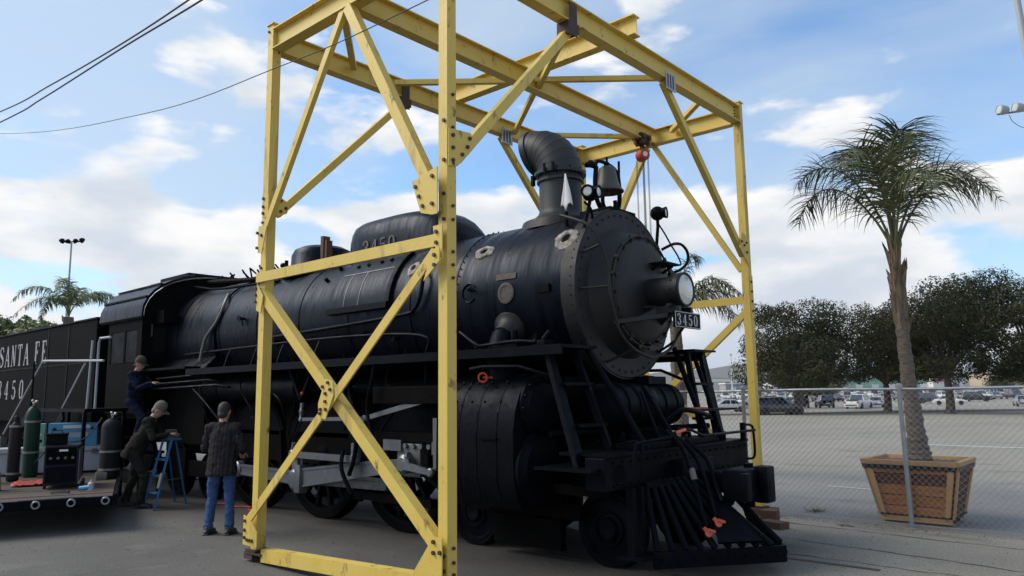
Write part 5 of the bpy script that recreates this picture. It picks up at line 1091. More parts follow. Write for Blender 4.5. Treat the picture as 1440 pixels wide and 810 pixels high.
# stepladder
sl = thing('stepladder', 'blue stepladder standing open beside the bending worker', 'stepladder', (-8.3, 1.3, 0))
tops = [(-8.16, 1.27), (-8.22, 1.36)]
for ox in (0, -.44):
    k = 1 if ox == 0 else .8
    MB().bar((-8.02+ox, .96, .0), (-8.18+ox*.72, 1.26, 1.12), .085, .035, (.6, -.3, 0)).build('front_rail', 'ladder_blue', sl, smooth=False)
    MB().bar((-8.42+ox, 1.68, .0), (-8.24+ox*.72, 1.36, 1.12), .06, .03, (.6, -.3, 0)).build('rear_rail', 'ladder_blue', sl, smooth=False)
for i in range(1, 4):
    t = i/4.2; x, y, z = -8.02-.16*t, .96+.30*t, 1.12*t; MB().bb(x-.44+.10*t, x, y-.04, y+.05, z-.012, z+.012).build('step', 'ladder_blue', sl, smooth=False)
MB().bb(-8.56, -8.14, 1.20, 1.42, 1.12, 1.15).build('top_cap', 'ladder_blue', sl, smooth=False, bevel=.005)
MB().bar((-8.20, 1.08, .45), (-8.36, 1.55, .45), .02, .015).build('spreader', 'dull_steel', sl, smooth=False)
MB().bar((-8.055, 1.012, .35), (-8.085, 1.07, .58), .086, .037, (.6, -.3, 0)).build('warning_label', 'far_tan', sl, smooth=False)
m = MB(); m.bar((-8.30, 1.30, 1.155), (-8.30, 1.30, 1.30), .14, .14); m.bb(-8.42, -8.18, 1.20, 1.40, 1.152, 1.20); tag(m.build('parts_box', 'dull_steel', origin=(-8.3, 1.3, 1.15), smooth=False), 'small grey metal box on top of the blue stepladder', 'box')
tag(MB().tube(smooth_path([(-7.9, 1.9, .015), (-7.6, 2.05, .015), (-7.3, 1.95, .015), (-7.0, 2.1, .015), (-6.7, 1.92, .015), (-6.5, 2.1, .015)], 6), .014, 8).build('hose', 'red_paint', origin=(-7, 2, 0)), 'thin red hose lying on the ground beside the track behind the plaid man', 'hose')

# ================================================================== PEOPLE
def caps(m, p0, p1, r0, r1, n=14):
    p0, p1 = V(p0), V(p1); L = max((p1-p0).length, 1e-4); pr = []
    for k in range(5): a = math.pi/2*(k/4); pr.append((-r0*math.cos(a), r0*math.sin(a)))
    for k in range(5): a = math.pi/2*(k/4); pr.append((L+r1*math.sin(a), r1*math.cos(a)))
    return m.lathe(pr, p0, p1-p0, n)
def ell(m, c, s_, rot=None, n=18):
    vs = []; M = rot or Matrix.Identity(3); rings_ = []
    for k in range(11):
        p = max(.03, min(math.pi-.03, math.pi*k/10)); rings_.append([V(c)+M @ V((math.sin(p)*math.cos(2*math.pi*i/n)*s_[0], math.sin(p)*math.sin(2*math.pi*i/n)*s_[1], -math.cos(p)*s_[2])) for i in range(n)])
    return m.rings(rings_)
def skin_build(m, name, mat, parent, M, voxel=.014, sm=4, fold=0.0):
    me = bpy.data.meshes.new(name); me.from_pydata([tuple(M @ V(v)) for v in m.v], [], m.f)
    bm = bmesh.new(); bm.from_mesh(me); bmesh.ops.recalc_face_normals(bm, faces=bm.faces); bm.to_mesh(me); bm.free()
    o = bpy.data.objects.new(name, me); C.objects.link(o)
    a = o.modifiers.new('r', 'REMESH'); a.mode = 'VOXEL'; a.voxel_size = voxel; a.use_smooth_shade = True
    b = o.modifiers.new('s', 'SMOOTH'); b.factor = .5; b.iterations = sm
    dg = bpy.context.evaluated_depsgraph_get(); me2 = bpy.data.meshes.new_from_object(o.evaluated_get(dg)); o.modifiers.clear(); o.data = me2; bpy.data.meshes.remove(me)
    if fold:
        sd_ = len(C.objects) % 17; nv = len(me2.vertices); co = np.empty(nv*3, np.float32); no = np.empty(nv*3, np.float32)
        me2.vertices.foreach_get('co', co); me2.vertices.foreach_get('normal', no); co = co.reshape(-1, 3); no = no.reshape(-1, 3); am = np.empty(nv)
        for k_, (x, y, z) in enumerate(co.tolist()):
            n1_ = mnoise.noise((x*9+sd_, y*9, z*16+x*9)); am[k_] = fold*(n1_+.5*mnoise.noise((x*22, y*22+sd_, z*34-y*16))-abs(n1_)*.6)
        me2.vertices.foreach_set('co', (co+no*am[:, None]).astype(np.float32).ravel()); me2.update()
    me2.materials.clear(); me2.materials.append(MT[mat]); me2.polygons.foreach_set('use_smooth', [True]*len(me2.polygons))
    o.parent = parent; o['_o'] = tuple(parent['_o']); return o
def person(label, loc, rz, J, top, legs, hair, cap, long_coat=False, sc=1.0, shoe='shoe_black'):
    root = thing('person', label, 'person', loc); root.rotation_euler = (0, 0, rz); root.scale = (sc, sc, sc)
    I = Matrix.Identity(4)
    g_ = {k: V(v) for k, v in J.items()}
    hd = g_['head']; up = (g_['head']-g_['neck']).normalized(); fw = g_['look'].normalized(); fw = (fw-up*fw.dot(up)).normalized(); rt = fw.cross(up)
    HM = Matrix((rt, fw, up)).transposed()
    m = MB()
    ell(m, hd, (.075, .094, .115), HM); ell(m, hd+HM @ V((0, .03, -.065)), (.055, .062, .06), HM)          # skull, jaw
    ell(m, hd+HM @ V((0, .098, -.015)), (.013, .018, .026), HM); caps(m, hd+HM @ V((-.02, .088, -.06)), hd+HM @ V((.02, .088, -.06)), .008, .008)    # nose, mouth
    for s_ in (-1, 1): ell(m, hd+HM @ V((.077*s_, -.005, -.01)), (.010, .02, .032), HM); ell(m, hd+HM @ V((.032*s_, .088, .012)), (.013, .007, .008), HM)
    caps(m, g_['neck']-up*.05, hd-up*.05, .058, .054)
    ch = g_['chest']; pe = g_['pelvis']; ta = (g_['neck']-pe).normalized(); sr = (g_['shR']-g_['shL']).normalized(); sf = ta.cross(sr)*-1; TM = Matrix((sr, sf, ta)).transposed()
    ell(m, ch, (.155, .10, .22), TM); ell(m, pe.lerp(ch, .4), (.135, .092, .18), TM); ell(m, pe, (.145, .10, .12), TM)
    caps(m, g_['shL'], g_['shR'], .055, .055); caps(m, ch, g_['neck'], .08, .06)
    hands = MB()
    for S in 'LR':
        caps(m, g_['sh'+S], g_['el'+S], .048, .038); caps(m, g_['el'+S], g_['wr'+S], .038, .026)
        caps(m, g_['hip'+S], g_['kn'+S], .078, .052); caps(m, g_['kn'+S], g_['an'+S], .052, .036); caps(m, g_['an'+S]+V((0, -.02, -.03)), g_['an'+S]+V((0, .13, -.05)), .035, .028)
        wr = g_['wr'+S]; d = (wr-g_['el'+S]).normalized(); d = (d+V((0, .1, -.15))).normalized(); sx = (V((0, 0, 1)).cross(d)).normalized(); nz_ = d.cross(sx)
        PM = Matrix((sx, d, nz_)).transposed(); ell(m, wr+d*.05, (.038, .052, .018), PM)
        for k, (o_, L, cu) in enumerate(((-.028, .065, .2), (-.010, .075, .25), (.009, .07, .3), (.027, .056, .35))):
            b = wr+d*.085+sx*o_; c = b+(d*math.cos(cu)-nz_*math.sin(cu))*L*.5; e_ = c+(d*math.cos(cu*2.6)-nz_*math.sin(cu*2.6))*L*.5; caps(m, b, c, .0095, .009, 8); caps(m, c, e_, .009, .008, 8)
        ts = -1 if S == 'R' else 1; b = wr+d*.03+sx*.03*ts; caps(m, b, b+(d*.5+sx*.6*ts-nz_*.3)*.05, .012, .010, 8); caps(m, b+(d*.5+sx*.6*ts-nz_*.3)*.05, b+(d*.9+sx*.6*ts-nz_*.5)*.075, .010, .008, 8)
    body = skin_build(m, 'body', 'skin', root, I, .0085, 2)
    # eyes
    for s_ in (-1, 1): c = hd+HM @ V((.031*s_, .088, .012)); e_ = MB(); ell(e_, c, (.011, .007, .007), HM, 8); o = e_.build('eye', 'lamp_glass', None); o.parent = root; o.location = (0, 0, 0)
    # shirt
    m = MB(); G = .022
    ell(m, ch, (.155+G+.01, .10+G+.01, .225), TM); ell(m, pe.lerp(ch, .45), (.150+G, .105+G, .20), TM); caps(m, g_['shL'], g_['shR'], .075, .075); caps(m, ch, g_['neck']-ta*.02, .10, .07)
    if long_coat: ell(m, pe+ta*.02, (.175, .135, .17), TM); m.rings([[pe+ta*h_+TM @ V((math.cos(t)*a, math.sin(t)*b, 0)) for t in np.linspace(0, 2*math.pi, 21)[:-1]] for h_, a, b in ((-.17, .222, .172), (0, .205, .155), (.25, .178, .132))])
    for S in 'LR': caps(m, g_['sh'+S], g_['el'+S], .068, .058); caps(m, g_['el'+S], g_['wr'+S].lerp(g_['el'+S], .12), .056, .046)
    q = random.Random(len(label))
    skin_build(m, 'jacket' if long_coat else 'shirt', top, root, I, .013, 2, .017)
    m = MB(); ell(m, pe, (.160, .118, .13), TM); m2 = MB()
    for S in 'LR':
        caps(m, g_['hip'+S], g_['kn'+S], .094, .072); caps(m, g_['kn'+S], g_['an'+S]+V((0, 0, .01)), .070, .062); ell(m, g_['an'+S]+V((0, 0, .035)), (.072, .072, .035)); caps(m, pe, g_['hip'+S], .11, .09)
        ell(m2, g_['an'+S]+V((0, .05, -.055)), (.052, .135, .05)); ell(m2, g_['an'+S]+V((0, 0, -.02)), (.05, .06, .07)); m2.box(g_['an'+S]+V((0, .05, -.085)), (.085, .26, .022))
    skin_build(m, 'trousers', legs, root, I, .013, 2, .013)
    for S in 'LR':
        m2 = MB(); ell(m2, g_['an'+S]+V((0, .05, -.05)), (.052, .135, .045)); ell(m2, g_['an'+S]+V((0, 0, -.02)), (.05, .06, .065)); m2.box(g_['an'+S]+V((0, .05, -.082)), (.085, .26, .018)); skin_build(m2, 'shoe', shoe, root, I, .010, 1)
    m = MB(); ell(m, hd+HM @ V((0, -.022, .025)), (.083, .092, .105), HM); ell(m, hd+HM @ V((0, -.05, -.05)), (.068, .055, .06), HM); skin_build(m, 'hair', hair, root, I, .010, 1)
    if cap:
        m = MB(); rg = []
        for z, a in ((-.0, 1.0), (.03, 1.0), (.07, .93), (.10, .78), (.125, .5), (.135, .1)): rg.append([hd+HM @ V((math.cos(t)*.092*a, math.sin(t)*.106*a-.008, z+.022)) for t in np.linspace(0, 2*math.pi, 25)[:-1]])
        m.rings(rg); cp = m.build('cap', cap, None); cp.parent = root; cp.location = (0, 0, 0); cp['_o'] = tuple(root['_o'])
        m = MB(); pts = [V((math.cos(t)*.085, .075+math.sin(t)*.11, .03-.012*abs(math.cos(t)))) for t in np.linspace(0, math.pi, 13)]; n_ = len(pts)
        m.add([hd+HM @ p for p in pts]+[hd+HM @ (p+V((0, 0, .006))) for p in pts], [tuple(range(n_)), tuple(range(2*n_-1, n_-1, -1))]+[(i, (i+1) % n_, (i+1) % n_+n_, i+n_) for i in range(n_)]); b = m.build('cap_peak', cap, None, smooth=False); b.parent = cp; b.location = (0, 0, 0)
    return root
# MB.build puts a parentless mesh at its own origin (0,0,0): vertices stay local to the figure
stand = dict(head=(0, .02, 1.63), neck=(0, -.01, 1.47), look=(0, 1, -.25), chest=(0, 0, 1.24), pelvis=(0, 0, .95), shL=(-.19, 0, 1.41), shR=(.19, 0, 1.41), elL=(-.27, .02, 1.13), elR=(.27, .02, 1.13), wrL=(-.17, .22, 1.06), wrR=(.17, .22, 1.06),
             hipL=(-.10, 0, .90), hipR=(.10, 0, .90), knL=(-.13, .02, .50), knR=(.12, .02, .50), anL=(-.15, -.02, .09), anR=(.14, 0, .09))
rzc = lambda x, y: math.atan2(y, x) - math.pi/2       # local +Y points along (x, y)
person('man in a plaid jacket and blue jeans standing with his back turned', (-5.05, .55, 0), rzc(-.55, .84), stand, 'plaid', 'denim', 'hair_dark', None, True, 1.01)
bend = dict(head=(0.02, .30, 1.58), neck=(0, .20, 1.45), look=(0, 1, -.5), chest=(0, .12, 1.22), pelvis=(0, -.05, .94), shL=(-.18, .16, 1.39), shR=(.18, .16, 1.39), elL=(-.23, .28, 1.11), elR=(.25, .30, 1.12), wrL=(-.10, .50, 1.13), wrR=(.12, .52, 1.18),
            hipL=(-.10, -.06, .88), hipR=(.10, -.04, .88), knL=(-.13, -.10, .48), knR=(.13, .16, .50), anL=(-.14, -.22, .09), anR=(.14, .12, .09))
person('man in olive work clothes and khaki cap leaning forward beside the blue stepladder', (-8.66, .92, 0), rzc(.66, .75), bend, 'olive_cloth', 'olive_cloth', 'hair_grey', 'khaki_cap', True, 1.04)
reach = dict(head=(0, .06, 1.62), neck=(0, 0, 1.47), look=(0, 1, -.15), chest=(0, 0, 1.24), pelvis=(0, -.03, .95), shL=(-.18, .02, 1.41), shR=(.18, .02, 1.41), elL=(-.22, .20, 1.18), elR=(.22, .22, 1.17), wrL=(-.12, .44, 1.24), wrR=(.14, .46, 1.25),
             hipL=(-.10, -.02, .90), hipR=(.10, -.02, .90), knL=(-.12, .08, .50), knR=(.12, .26, .62), anL=(-.13, -.04, .09), anR=(.13, .16, .26))
person('man in navy work clothes on the dark platform reaching towards the firebox', (-10.15, 1.42, .85), rzc(.88, .48), reach, 'navy_cloth', 'navy_cloth', 'hair_dark', 'olive_cap', False, 1.02)
crouch = dict(head=(0, .10, .80), neck=(0, .04, .64), look=(0, 1, -.3), chest=(0, .02, .42), pelvis=(0, -.10, .17), shL=(-.18, .04, .58), shR=(.18, .04, .58), elL=(-.24, .22, .40), elR=(.24, .22, .40), wrL=(-.12, .40, .34), wrR=(.12, .40, .34),
              hipL=(-.10, -.08, .16), hipR=(.10, -.08, .16), knL=(-.16, .28, .36), knR=(.16, .28, .36), anL=(-.14, .18, .06), anR=(.14, .18, .06))
person('crouching man behind the large dome with only his olive cap showing', (-4.82, 3.78, 3.98), rzc(-.75, -.6), crouch, 'olive_cloth', 'navy_cloth', 'hair_dark', 'olive_cap', False, 1.0)

# ================================================================== PLANTER AND PALM
pl = thing('wooden_planter', 'flared wooden planter box with dark steel bands behind the chain link fence', 'planter', (1.98, 7.25, 0))
def tapered(z): t = (z-.08)/.78; return .42+.15*t, .36+.15*t         # half sizes in x and y
PCx, PCy = 1.98, 7.30
def pside(axis, sg, z0, z1, u0, u1, th, off, mat, name, z_taper=True, par=pl):
    m = MB(); vs = []
    for z, uu in ((z0, 0), (z1, 1)):
        hx, hy = tapered(z); h_ = hx if axis == 'y' else hy; o_ = (hy if axis == 'y' else hx)+off
        for uf in (u0, u1):
            for dd in (0, th):
                a = uf*h_; b = sg*(o_+dd); vs.append((PCx+a, PCy+b, z) if axis == 'y' else (PCx+b, PCy+a, z))
    m.add(vs, [(0, 1, 3, 2), (4, 6, 7, 5), (0, 4, 5, 1), (2, 3, 7, 6), (0, 2, 6, 4), (1, 5, 7, 3)]); return m.build(name, mat, par, smooth=False)
for axis in 'yx':
    for sg in (-1, 1):
        for i in range(5): z0 = .10+i*.146; pside(axis, sg, z0, z0+.136, -.98, .98, .02, 0, 'planter_dark_shade' if axis == 'x' or i == 3 else 'planter_wood', 'plank')
        for u_ in ((-1.0, -.86), (.86, 1.0)): pside(axis, sg, .09, .80, u_[0], u_[1], .028, .021, 'planter_frame', 'corner_batten')
        if axis == 'y': pside(axis, sg, .09, .80, -.05, .03, .022, .021, 'planter_wood', 'centre_batten')
        pside(axis, sg, .10, .125, -1.02, 1.02, .004, .051, 'steel_band', 'steel_band'); pside(axis, sg, .735, .795, -1.03, 1.03, .006, .051, 'steel_band', 'steel_band')
        pside(axis, sg, .801, .86, -1.06, 1.06, .075, -.02, 'planter_frame', 'top_rail')
for y in (-.25, .25): MB().bb(PCx-.42, PCx+.42, PCy+y-.05, PCy+y+.05, .004, .088).build('skid', 'timber_pale', pl, smooth=False)
for sg in (-1, 1): MB().bb(PCx-.44, PCx+.44, PCy+sg*.37-.02, PCy+sg*.37+.02, .03, .094).build('base_board', 'planter_frame', pl, smooth=False)
m = MB(); q = random.Random(3); gn = 16
gg = [[V((PCx-.55+1.10*i/gn, PCy-.49+.98*j/gn, .80+.035*mnoise.noise(V((i*.6, j*.6, 0)))+.015*q.random())) for j in range(gn+1)] for i in range(gn+1)]
for i in range(gn):
    for j in range(gn): m.quad(gg[i][j], gg[i+1][j], gg[i+1][j+1], gg[i][j+1])
o = m.build('soil', 'soil', pl, ang=60, weld=True); o['kind'] = 'stuff'

def palm(name, label, base, trunk, tr_r, crown, fronds, mat, leaf=60, leafl=.5, boots=14, group=None, droop=1.0, lw=.011, seed=1):
    root = thing(name, label, 'palm tree', base, group); q = random.Random(seed)
    pts = smooth_path([V(p) for p in trunk], 14); n = len(pts); m = MB(); rings_ = []
    for i, p in enumerate(pts):
        t = i/(n-1); rr = np.interp(t, tr_r[0], tr_r[1])
        rings_.append([p+V((math.cos(a), math.sin(a), 0))*rr*(1+.05*math.sin(a*5+i)+.09*(i % 3 == 0)+.06*q.uniform(-1, 1)) for a in [2*math.pi*k/20 for k in range(20)]])
    m.rings(rings_); m.build('trunk', 'palm_bark', root, ang=30)
    ax = (pts[-1]-pts[-4]).normalized()
    for i in range(boots):
        t = i/max(1, boots-1); k = int((n-1)*(.56+.42*t)); p = pts[k]; a = i*2.4; d = V((math.cos(a), math.sin(a), 0)); sdv = V((-d.y, d.x, 0)); rr = np.interp(k/(n-1), tr_r[0], tr_r[1])
        L = q.uniform(.25, .5); w0, w1 = rr*q.uniform(.45, .8), rr*.18; fl_ = q.uniform(.01, .09); m = MB()
        m.rings([[p+d*(rr*.75)-sdv*w0, p+d*(rr*1.18), p+d*(rr*.75)+sdv*w0, p+d*(rr*.6)], [p+V((0, 0, L*.6))+d*(rr*.9)-sdv*(w0+w1)*.5, p+V((0, 0, L*.6))+d*(rr*1.25+fl_*.4), p+V((0, 0, L*.6))+d*(rr*.9)+sdv*(w0+w1)*.5, p+V((0, 0, L*.6))+d*rr*.8], [p+V((0, 0, L))+d*(rr+fl_)-sdv*w1*q.uniform(.2, 1), p+V((0, 0, L+q.uniform(0, .08)))+d*(rr*1.05+fl_), p+V((0, 0, L-.03))+d*(rr+fl_)+sdv*w1*q.uniform(.2, 1), p+V((0, 0, L-.01))+d*(rr*.95+fl_)]])
        m.build('leaf_boot', 'palm_boot', root, ang=30)
    for fi, ctrl in enumerate(fronds):
        P_ = bez([V(c) for c in ctrl], 30); m = MB()
        m.tube(P_, list(np.interp(range(31), [0, 6, 30], [.030, .018, .004])), 6)
        Lc = sum((P_[i+1]-P_[i]).length for i in range(30)); npair = leaf
        for k in range(npair):
            t = .20+.80*(k+q.uniform(-.3, .3))/npair; t = min(.999, t); i = int(t*30); fr_ = t*30-i; p = P_[i].lerp(P_[min(30, i+1)], fr_)
            d = (P_[min(30, i+1)]-P_[max(0, i-1)]).normalized(); sv_ = d.cross(V((0, 0, 1)))
            if sv_.length < .2: sv_ = d.cross(V((.3, .8, .2)))
            sv_.normalize(); up = sv_.cross(d).normalized(); ll = leafl*(math.sin(math.pi*min(1, (t-.15)/.85)**.8)*.75+.28)*q.uniform(.8, 1.12)
            for s_ in (-1, 1):
                if q.random() < .06: continue
                out = (sv_*s_*q.uniform(.55, 1.0)+d*q.uniform(.35, .8)+up*q.uniform(-.5, .65)).normalized(); p0 = p; w_ = lw*q.uniform(.8, 1.25); prev = None; g_ = V((0, 0, -1)); v_ = out
                tw = (v_.cross(up)).normalized() if v_.cross(up).length > .1 else sv_
                segn = 4
                for j in range(segn+1):
                    ww = w_*(1, 1.15, .95, .6, .08)[j]; a, b = p0-tw*ww, p0+tw*ww
                    if prev: m.quad(prev[0], prev[1], b, a)
                    prev = (a, b); v_ = (v_+g_*(.16+.16*j)*droop).normalized(); p0 = p0+v_*ll/segn
        m.build('frond', mat, root, ang=60)
    return root
cr = V((1.92, 7.28, 3.80))
fr = [
 [cr, cr+V((-.20, .0, .95)), cr+V((-.75, -.05, 1.95)), cr+V((-1.35, -.1, 1.30))],
 [cr, cr+V((-.28, .0, .9)), cr+V((-1.05, .1, 1.75)), cr+V((-1.50, .3, .75))],
 [cr, cr+V((-.05, .1, 1.1)), cr+V((-.25, .3, 2.2)), cr+V((-.75, .6, 1.45))],
 [cr, cr+V((.05, -.1, 1.1)), cr+V((.12, -.2, 2.3)), cr+V((.45, -.5, 1.5))],
 [cr, cr+V((.02, .15, 1.2)), cr+V((-.05, .35, 2.35)), cr+V((.25, .95, 1.6))],
 [cr, cr+V((-.05, -.15, 1.05)), cr+V((-.15, -.45, 2.1)), cr+V((-.35, -1.15, 1.15))],
 [cr, cr+V((.15, .05, .9)), cr+V((.75, .05, 1.75)), cr+V((1.38, .0, .55))],
 [cr, cr+V((.20, .1, .8)), cr+V((.75, .35, 1.45)), cr+V((1.20, .6, .85))],
 [cr, cr+V((.10, -.15, .8)), cr+V((.45, -.55, 1.55)), cr+V((.85, -1.0, .65))],
]
palm('palm_tree', 'slender potted palm with arching feathery fronds growing in the wooden planter', (1.98, 7.30, .80), [(2.0, 7.28, .78), (1.99, 7.28, 1.2), (1.95, 7.27, 2.0), (1.92, 7.27, 2.8), (1.91, 7.28, 3.4), (1.91, 7.28, 3.78)],
     ([0, .12, .35, .6, .75, 1], [.18, .135, .095, .080, .085, .05]), cr, fr, 'palm_leaf', 84, .80, 34, droop=.66, lw=.0078)
c2_ = V((-3.75, 10.8, 3.5)); fr2 = [[c2_, c2_+V((a*.3, b*.3, .6)), c2_+V((a*.9, b*.9, h_)), c2_+V((a*1.5, b*1.5, e_))] for a, b, h_, e_ in ((1.1, .2, 1.2, .3), (1.2, -.3, .8, -.3), (1.0, .5, .9, 0.2), (.5, 1, 1.5, .7), (-.8, .8, 1.3, .3), (-1, -.4, 1.2, .2), (.2, -1.1, 1.3, .4), (1.25, .35, .5, -.6), (.3, .3, 2.0, 1.3))]
palm('palm_tree', 'palm with drooping fronds half hidden behind the locomotive front', (-3.75, 10.8, 0), [(-3.7, 10.8, 0), (-3.72, 10.8, 1.5), (-3.75, 10.8, 3.45)], ([0, 1], [.2, .12]), c2_, fr2, 'palm_leaf', 60, .6, 8, seed=4)
c3 = V((-35.2, 8.2, 5.8)); q = random.Random(11); fr3 = []
for i in range(9):
    a = 2*math.pi*i/9+q.uniform(-.2, .2); hh = q.uniform(1.0, 2.3); fr3.append([c3, c3+V((math.cos(a)*.2, math.sin(a)*.2, 1.0)), c3+V((math.cos(a)*1.5, math.sin(a)*1.5, hh+.3)), c3+V((math.cos(a)*2.6, math.sin(a)*2.6, hh-1.3))])
palm('palm_tree', 'green palm crown rising above the tender roofline', (-35.2, 8.2, 0), [(-35.2, 8.2, 0), (-35.2, 8.2, 2.5), (-35.2, 8.2, 5.8)], ([0, 1], [.3, .22]), c3, fr3, 'palm_leaf_far', 70, .70, 8, seed=6, lw=.02)

# ================================================================== FENCE
fe = thing('chain_link_fence', 'grey chain link fence with round posts running behind the gantry and before the planter', 'fence', (0, 6.5, 0))
FP0, FP1 = (-11.5, 6.95), (5.2, 6.62)
def fpt(x): return 6.50 + (.06*(x-1.0)/4 if x > 1 else 0) + (.02*(1-x) if x < 1 else 0)*.3
for x in (-10.3, -7.8, -5.3, -2.75, -.22, 2.03, 4.6):
    lean = -.02 if abs(x-2.03) < .1 else 0
    p = MB().cyl((x, fpt(x), 0), (x+lean, fpt(x), 1.86), .030, n=14).build('fence_post', 'galvanised', fe)
    MB().lathe([(0, .036), (.03, .034), (.05, .015)], (x+lean, fpt(x), 1.862), (0, 0, 1), 14).build('post_cap', 'galvanised', p)
    if abs(x-2.03) < .1: struct(MB().lathe([(0, .12), (.015, .11)], (x, fpt(x), .001), (0, 0, 1), 16).build('post_footing', 'kerb_concrete'))
xs = list(np.linspace(-11.4, 5.2, 30))
MB().tube([(x, fpt(x)+.012, 1.835+.006*math.sin(x*2)) for x in xs], .019, 8).build('top_rail', 'galvanised', fe)
m = MB(); hz = 1.80; st_ = .082; wr_ = .0021
def wline(x0, z0, x1, z1, off):
    a, b = V((x0, fpt(x0)-.028+off, z0)), V((x1, fpt(x1)-.028+off, z1)); m.cyl(a, b, wr_, n=3, cap=False)
x = -11.4
while x < 5.2-hz*1.0:
    x += st_; wline(x, .02, x+hz, .02+hz, 0); wline(x+hz, .02, x, .02+hz, .004)
xe = x
for k in range(int(hz/st_)):
    d = (k+1)*st_; wline(xe+d, .02, xe+hz, .02+hz-d, 0); wline(xe+d, .02+hz, xe+hz, .02+d, .004)
m.build('chain_link_mesh', 'fence_wire', fe, smooth=False, kind='stuff')
MB().tube([(x, fpt(x)-.03, .06+.008*math.sin(x*5)) for x in xs], .003, 4).build('tension_wire', 'galvanised', fe)
# weeds and litter by the fence foot
q = random.Random(6); m = MB()
for i in range(90):
    a = q.uniform(0, 6.28); L = q.uniform(.05, .17); b = V((.50+q.gauss(0, .07), 7.25+q.gauss(0, .06), 0)); e_ = b+V((math.cos(a)*L, math.sin(a)*L, q.uniform(.02, .09))); s_ = V((-math.sin(a), math.cos(a), 0))*.006; m.add([b-s_, b+s_, e_], [(0, 1, 2)])
tag(m.build('weed', 'grass_tuft', origin=(.5, 7.25, 0), smooth=False), 'dry weed growing flat on the asphalt behind the fence left of the planter', 'weed')
m = MB()
for i in range(30):
    a = q.uniform(0, 6.28); b = V((1.30+q.gauss(0, .07), 6.20+q.gauss(0, .03), q.uniform(0, .02))); s_ = V((math.cos(a), math.sin(a), .2))*.03; t_ = V((-math.sin(a), math.cos(a), .1))*.012; m.add([b-s_, b+t_, b+s_, b-t_], [(0, 1, 2, 3)])
tag(m.build('leaf_litter', 'palm_boot', origin=(1.3, 6.2, 0), smooth=False), 'small patch of dry leaves on the ground left of the fence post', 'leaf litter')

# ================================================================== TREES OF THE LOT
def oak(label, x, y, hgt, wid, seed, nleaf=9000, mat='oak_leaf', base_clear=.22, lean=0, trunk_r=.42, leaf=.17, group='dark trees in the parking lot', nm='oak_tree', low=.13):
    z0 = gz(x, y); root = thing(nm, label, 'tree', (x, y, z0), group); q = random.Random(seed); rs = np.random.RandomState(seed)
    b = V((x, y, z0-.1)); th_ = hgt*base_clear
    m = MB(); m.tube(smooth_path([b, b+V((.05, .1, th_*.5)), b+V((lean*.3, .0, th_*1.1))], 4), list(np.linspace(trunk_r, trunk_r*.72, 9)), 12)
    m.lathe([(0, trunk_r*1.5), (.25, trunk_r*1.1), (.5, trunk_r*.95)], b, (0, 0, 1), 12); m.build('trunk', 'oak_bark', root, ang=50)
    fork = b+V((lean*.3, 0, th_*1.1)); cen = []
    for i in range(13):
        a = 2*math.pi*i/13*1.9; rr = q.uniform(.28, .98)*wid/2; zz = hgt*q.uniform(.36, .90); zz = min(zz, hgt*(.95-.30*(rr/(wid/2))**2)); e_ = b+V((lean+math.cos(a)*rr, math.sin(a)*rr, zz))
        MB().tube(bez([fork, fork+V((math.cos(a)*rr*.15, math.sin(a)*rr*.15, (zz-th_)*.5)), e_], 6), list(np.linspace(trunk_r*.45, trunk_r*.08, 7)), 7).build('limb', 'oak_bark', root)
        cen.append((e_, q.uniform(.13, .23)*wid))
    for i in range(52):
        a = q.uniform(0, 6.28); rr = math.sqrt(q.random())*wid/2*.97*(.82+.36*q.random()); hgt_ = hgt; top = hgt*(1-.42*(rr/(wid/2))**2.2); lowz = hgt*(.20+.10*q.random()); zz = q.uniform(lowz, top*q.uniform(.90, 1.03))
        cen.append((b+V((lean+math.cos(a)*rr, math.sin(a)*rr, zz)), q.uniform(.045, .135)*wid))
    cw = np.array([c[1]**2 for c in cen]); cw /= cw.sum(); idx = rs.choice(len(cen), nleaf, p=cw)
    c_ = np.array([tuple(c[0]) for c in cen])[idx]; s_ = np.array([c[1] for c in cen])[idx]
    dv = rs.normal(size=(nleaf, 3)); dv /= np.linalg.norm(dv, axis=1)[:, None]; rad = s_*(.55+.5*rs.rand(nleaf)**.6)*np.where(rs.rand(nleaf) < .10, 1.2, 1.0); pos = c_+dv*rad[:, None]*np.array([1, 1, .72])
    pos[:, 2] = np.maximum(pos[:, 2], z0+hgt*low+rs.rand(nleaf)*1.2)
    nn_ = dv*1.1+rs.normal(size=(nleaf, 3))*.55+np.array([0, 0, .35]); nn_ /= np.linalg.norm(nn_, axis=1)[:, None]; u1 = np.cross(nn_, rs.normal(size=(nleaf, 3))); u1 /= np.linalg.norm(u1, axis=1)[:, None]; u2 = np.cross(u1, nn_); u2 /= np.linalg.norm(u2, axis=1)[:, None]
    L = leaf*(.6+.8*rs.rand(nleaf))[:, None]; q4 = np.stack([pos-u1*L, pos+u2*L*.5, pos+u1*L, pos-u2*L*.5], 1).reshape(-1, 3)-np.array([x, y, z0])
    me = bpy.data.meshes.new('crown'); me.vertices.add(nleaf*4); me.vertices.foreach_set('co', q4.ravel()); me.loops.add(nleaf*4); me.loops.foreach_set('vertex_index', np.arange(nleaf*4)); me.polygons.add(nleaf); me.polygons.foreach_set('loop_start', np.arange(nleaf)*4); me.update(calc_edges=True)
    me.materials.append(MT[mat]); o = bpy.data.objects.new('crown', me); C.objects.link(o); o.parent = root; return root
oak('bushy dark tree right behind the yellow gantry post with low crown', -23.6, 69.3, 11.9, 10.8, 1, 30000, base_clear=.2, leaf=.115)
oak('broad dark tree with its bare trunk right of the palm trunk', -11.3, 73.7, 12.9, 13.6, 2, 42000, leaf=.12, low=.19)
oak('dark tree at the right edge of the picture', -5.2, 77.5, 13.6, 13.0, 3, 40000, leaf=.12, low=.2)
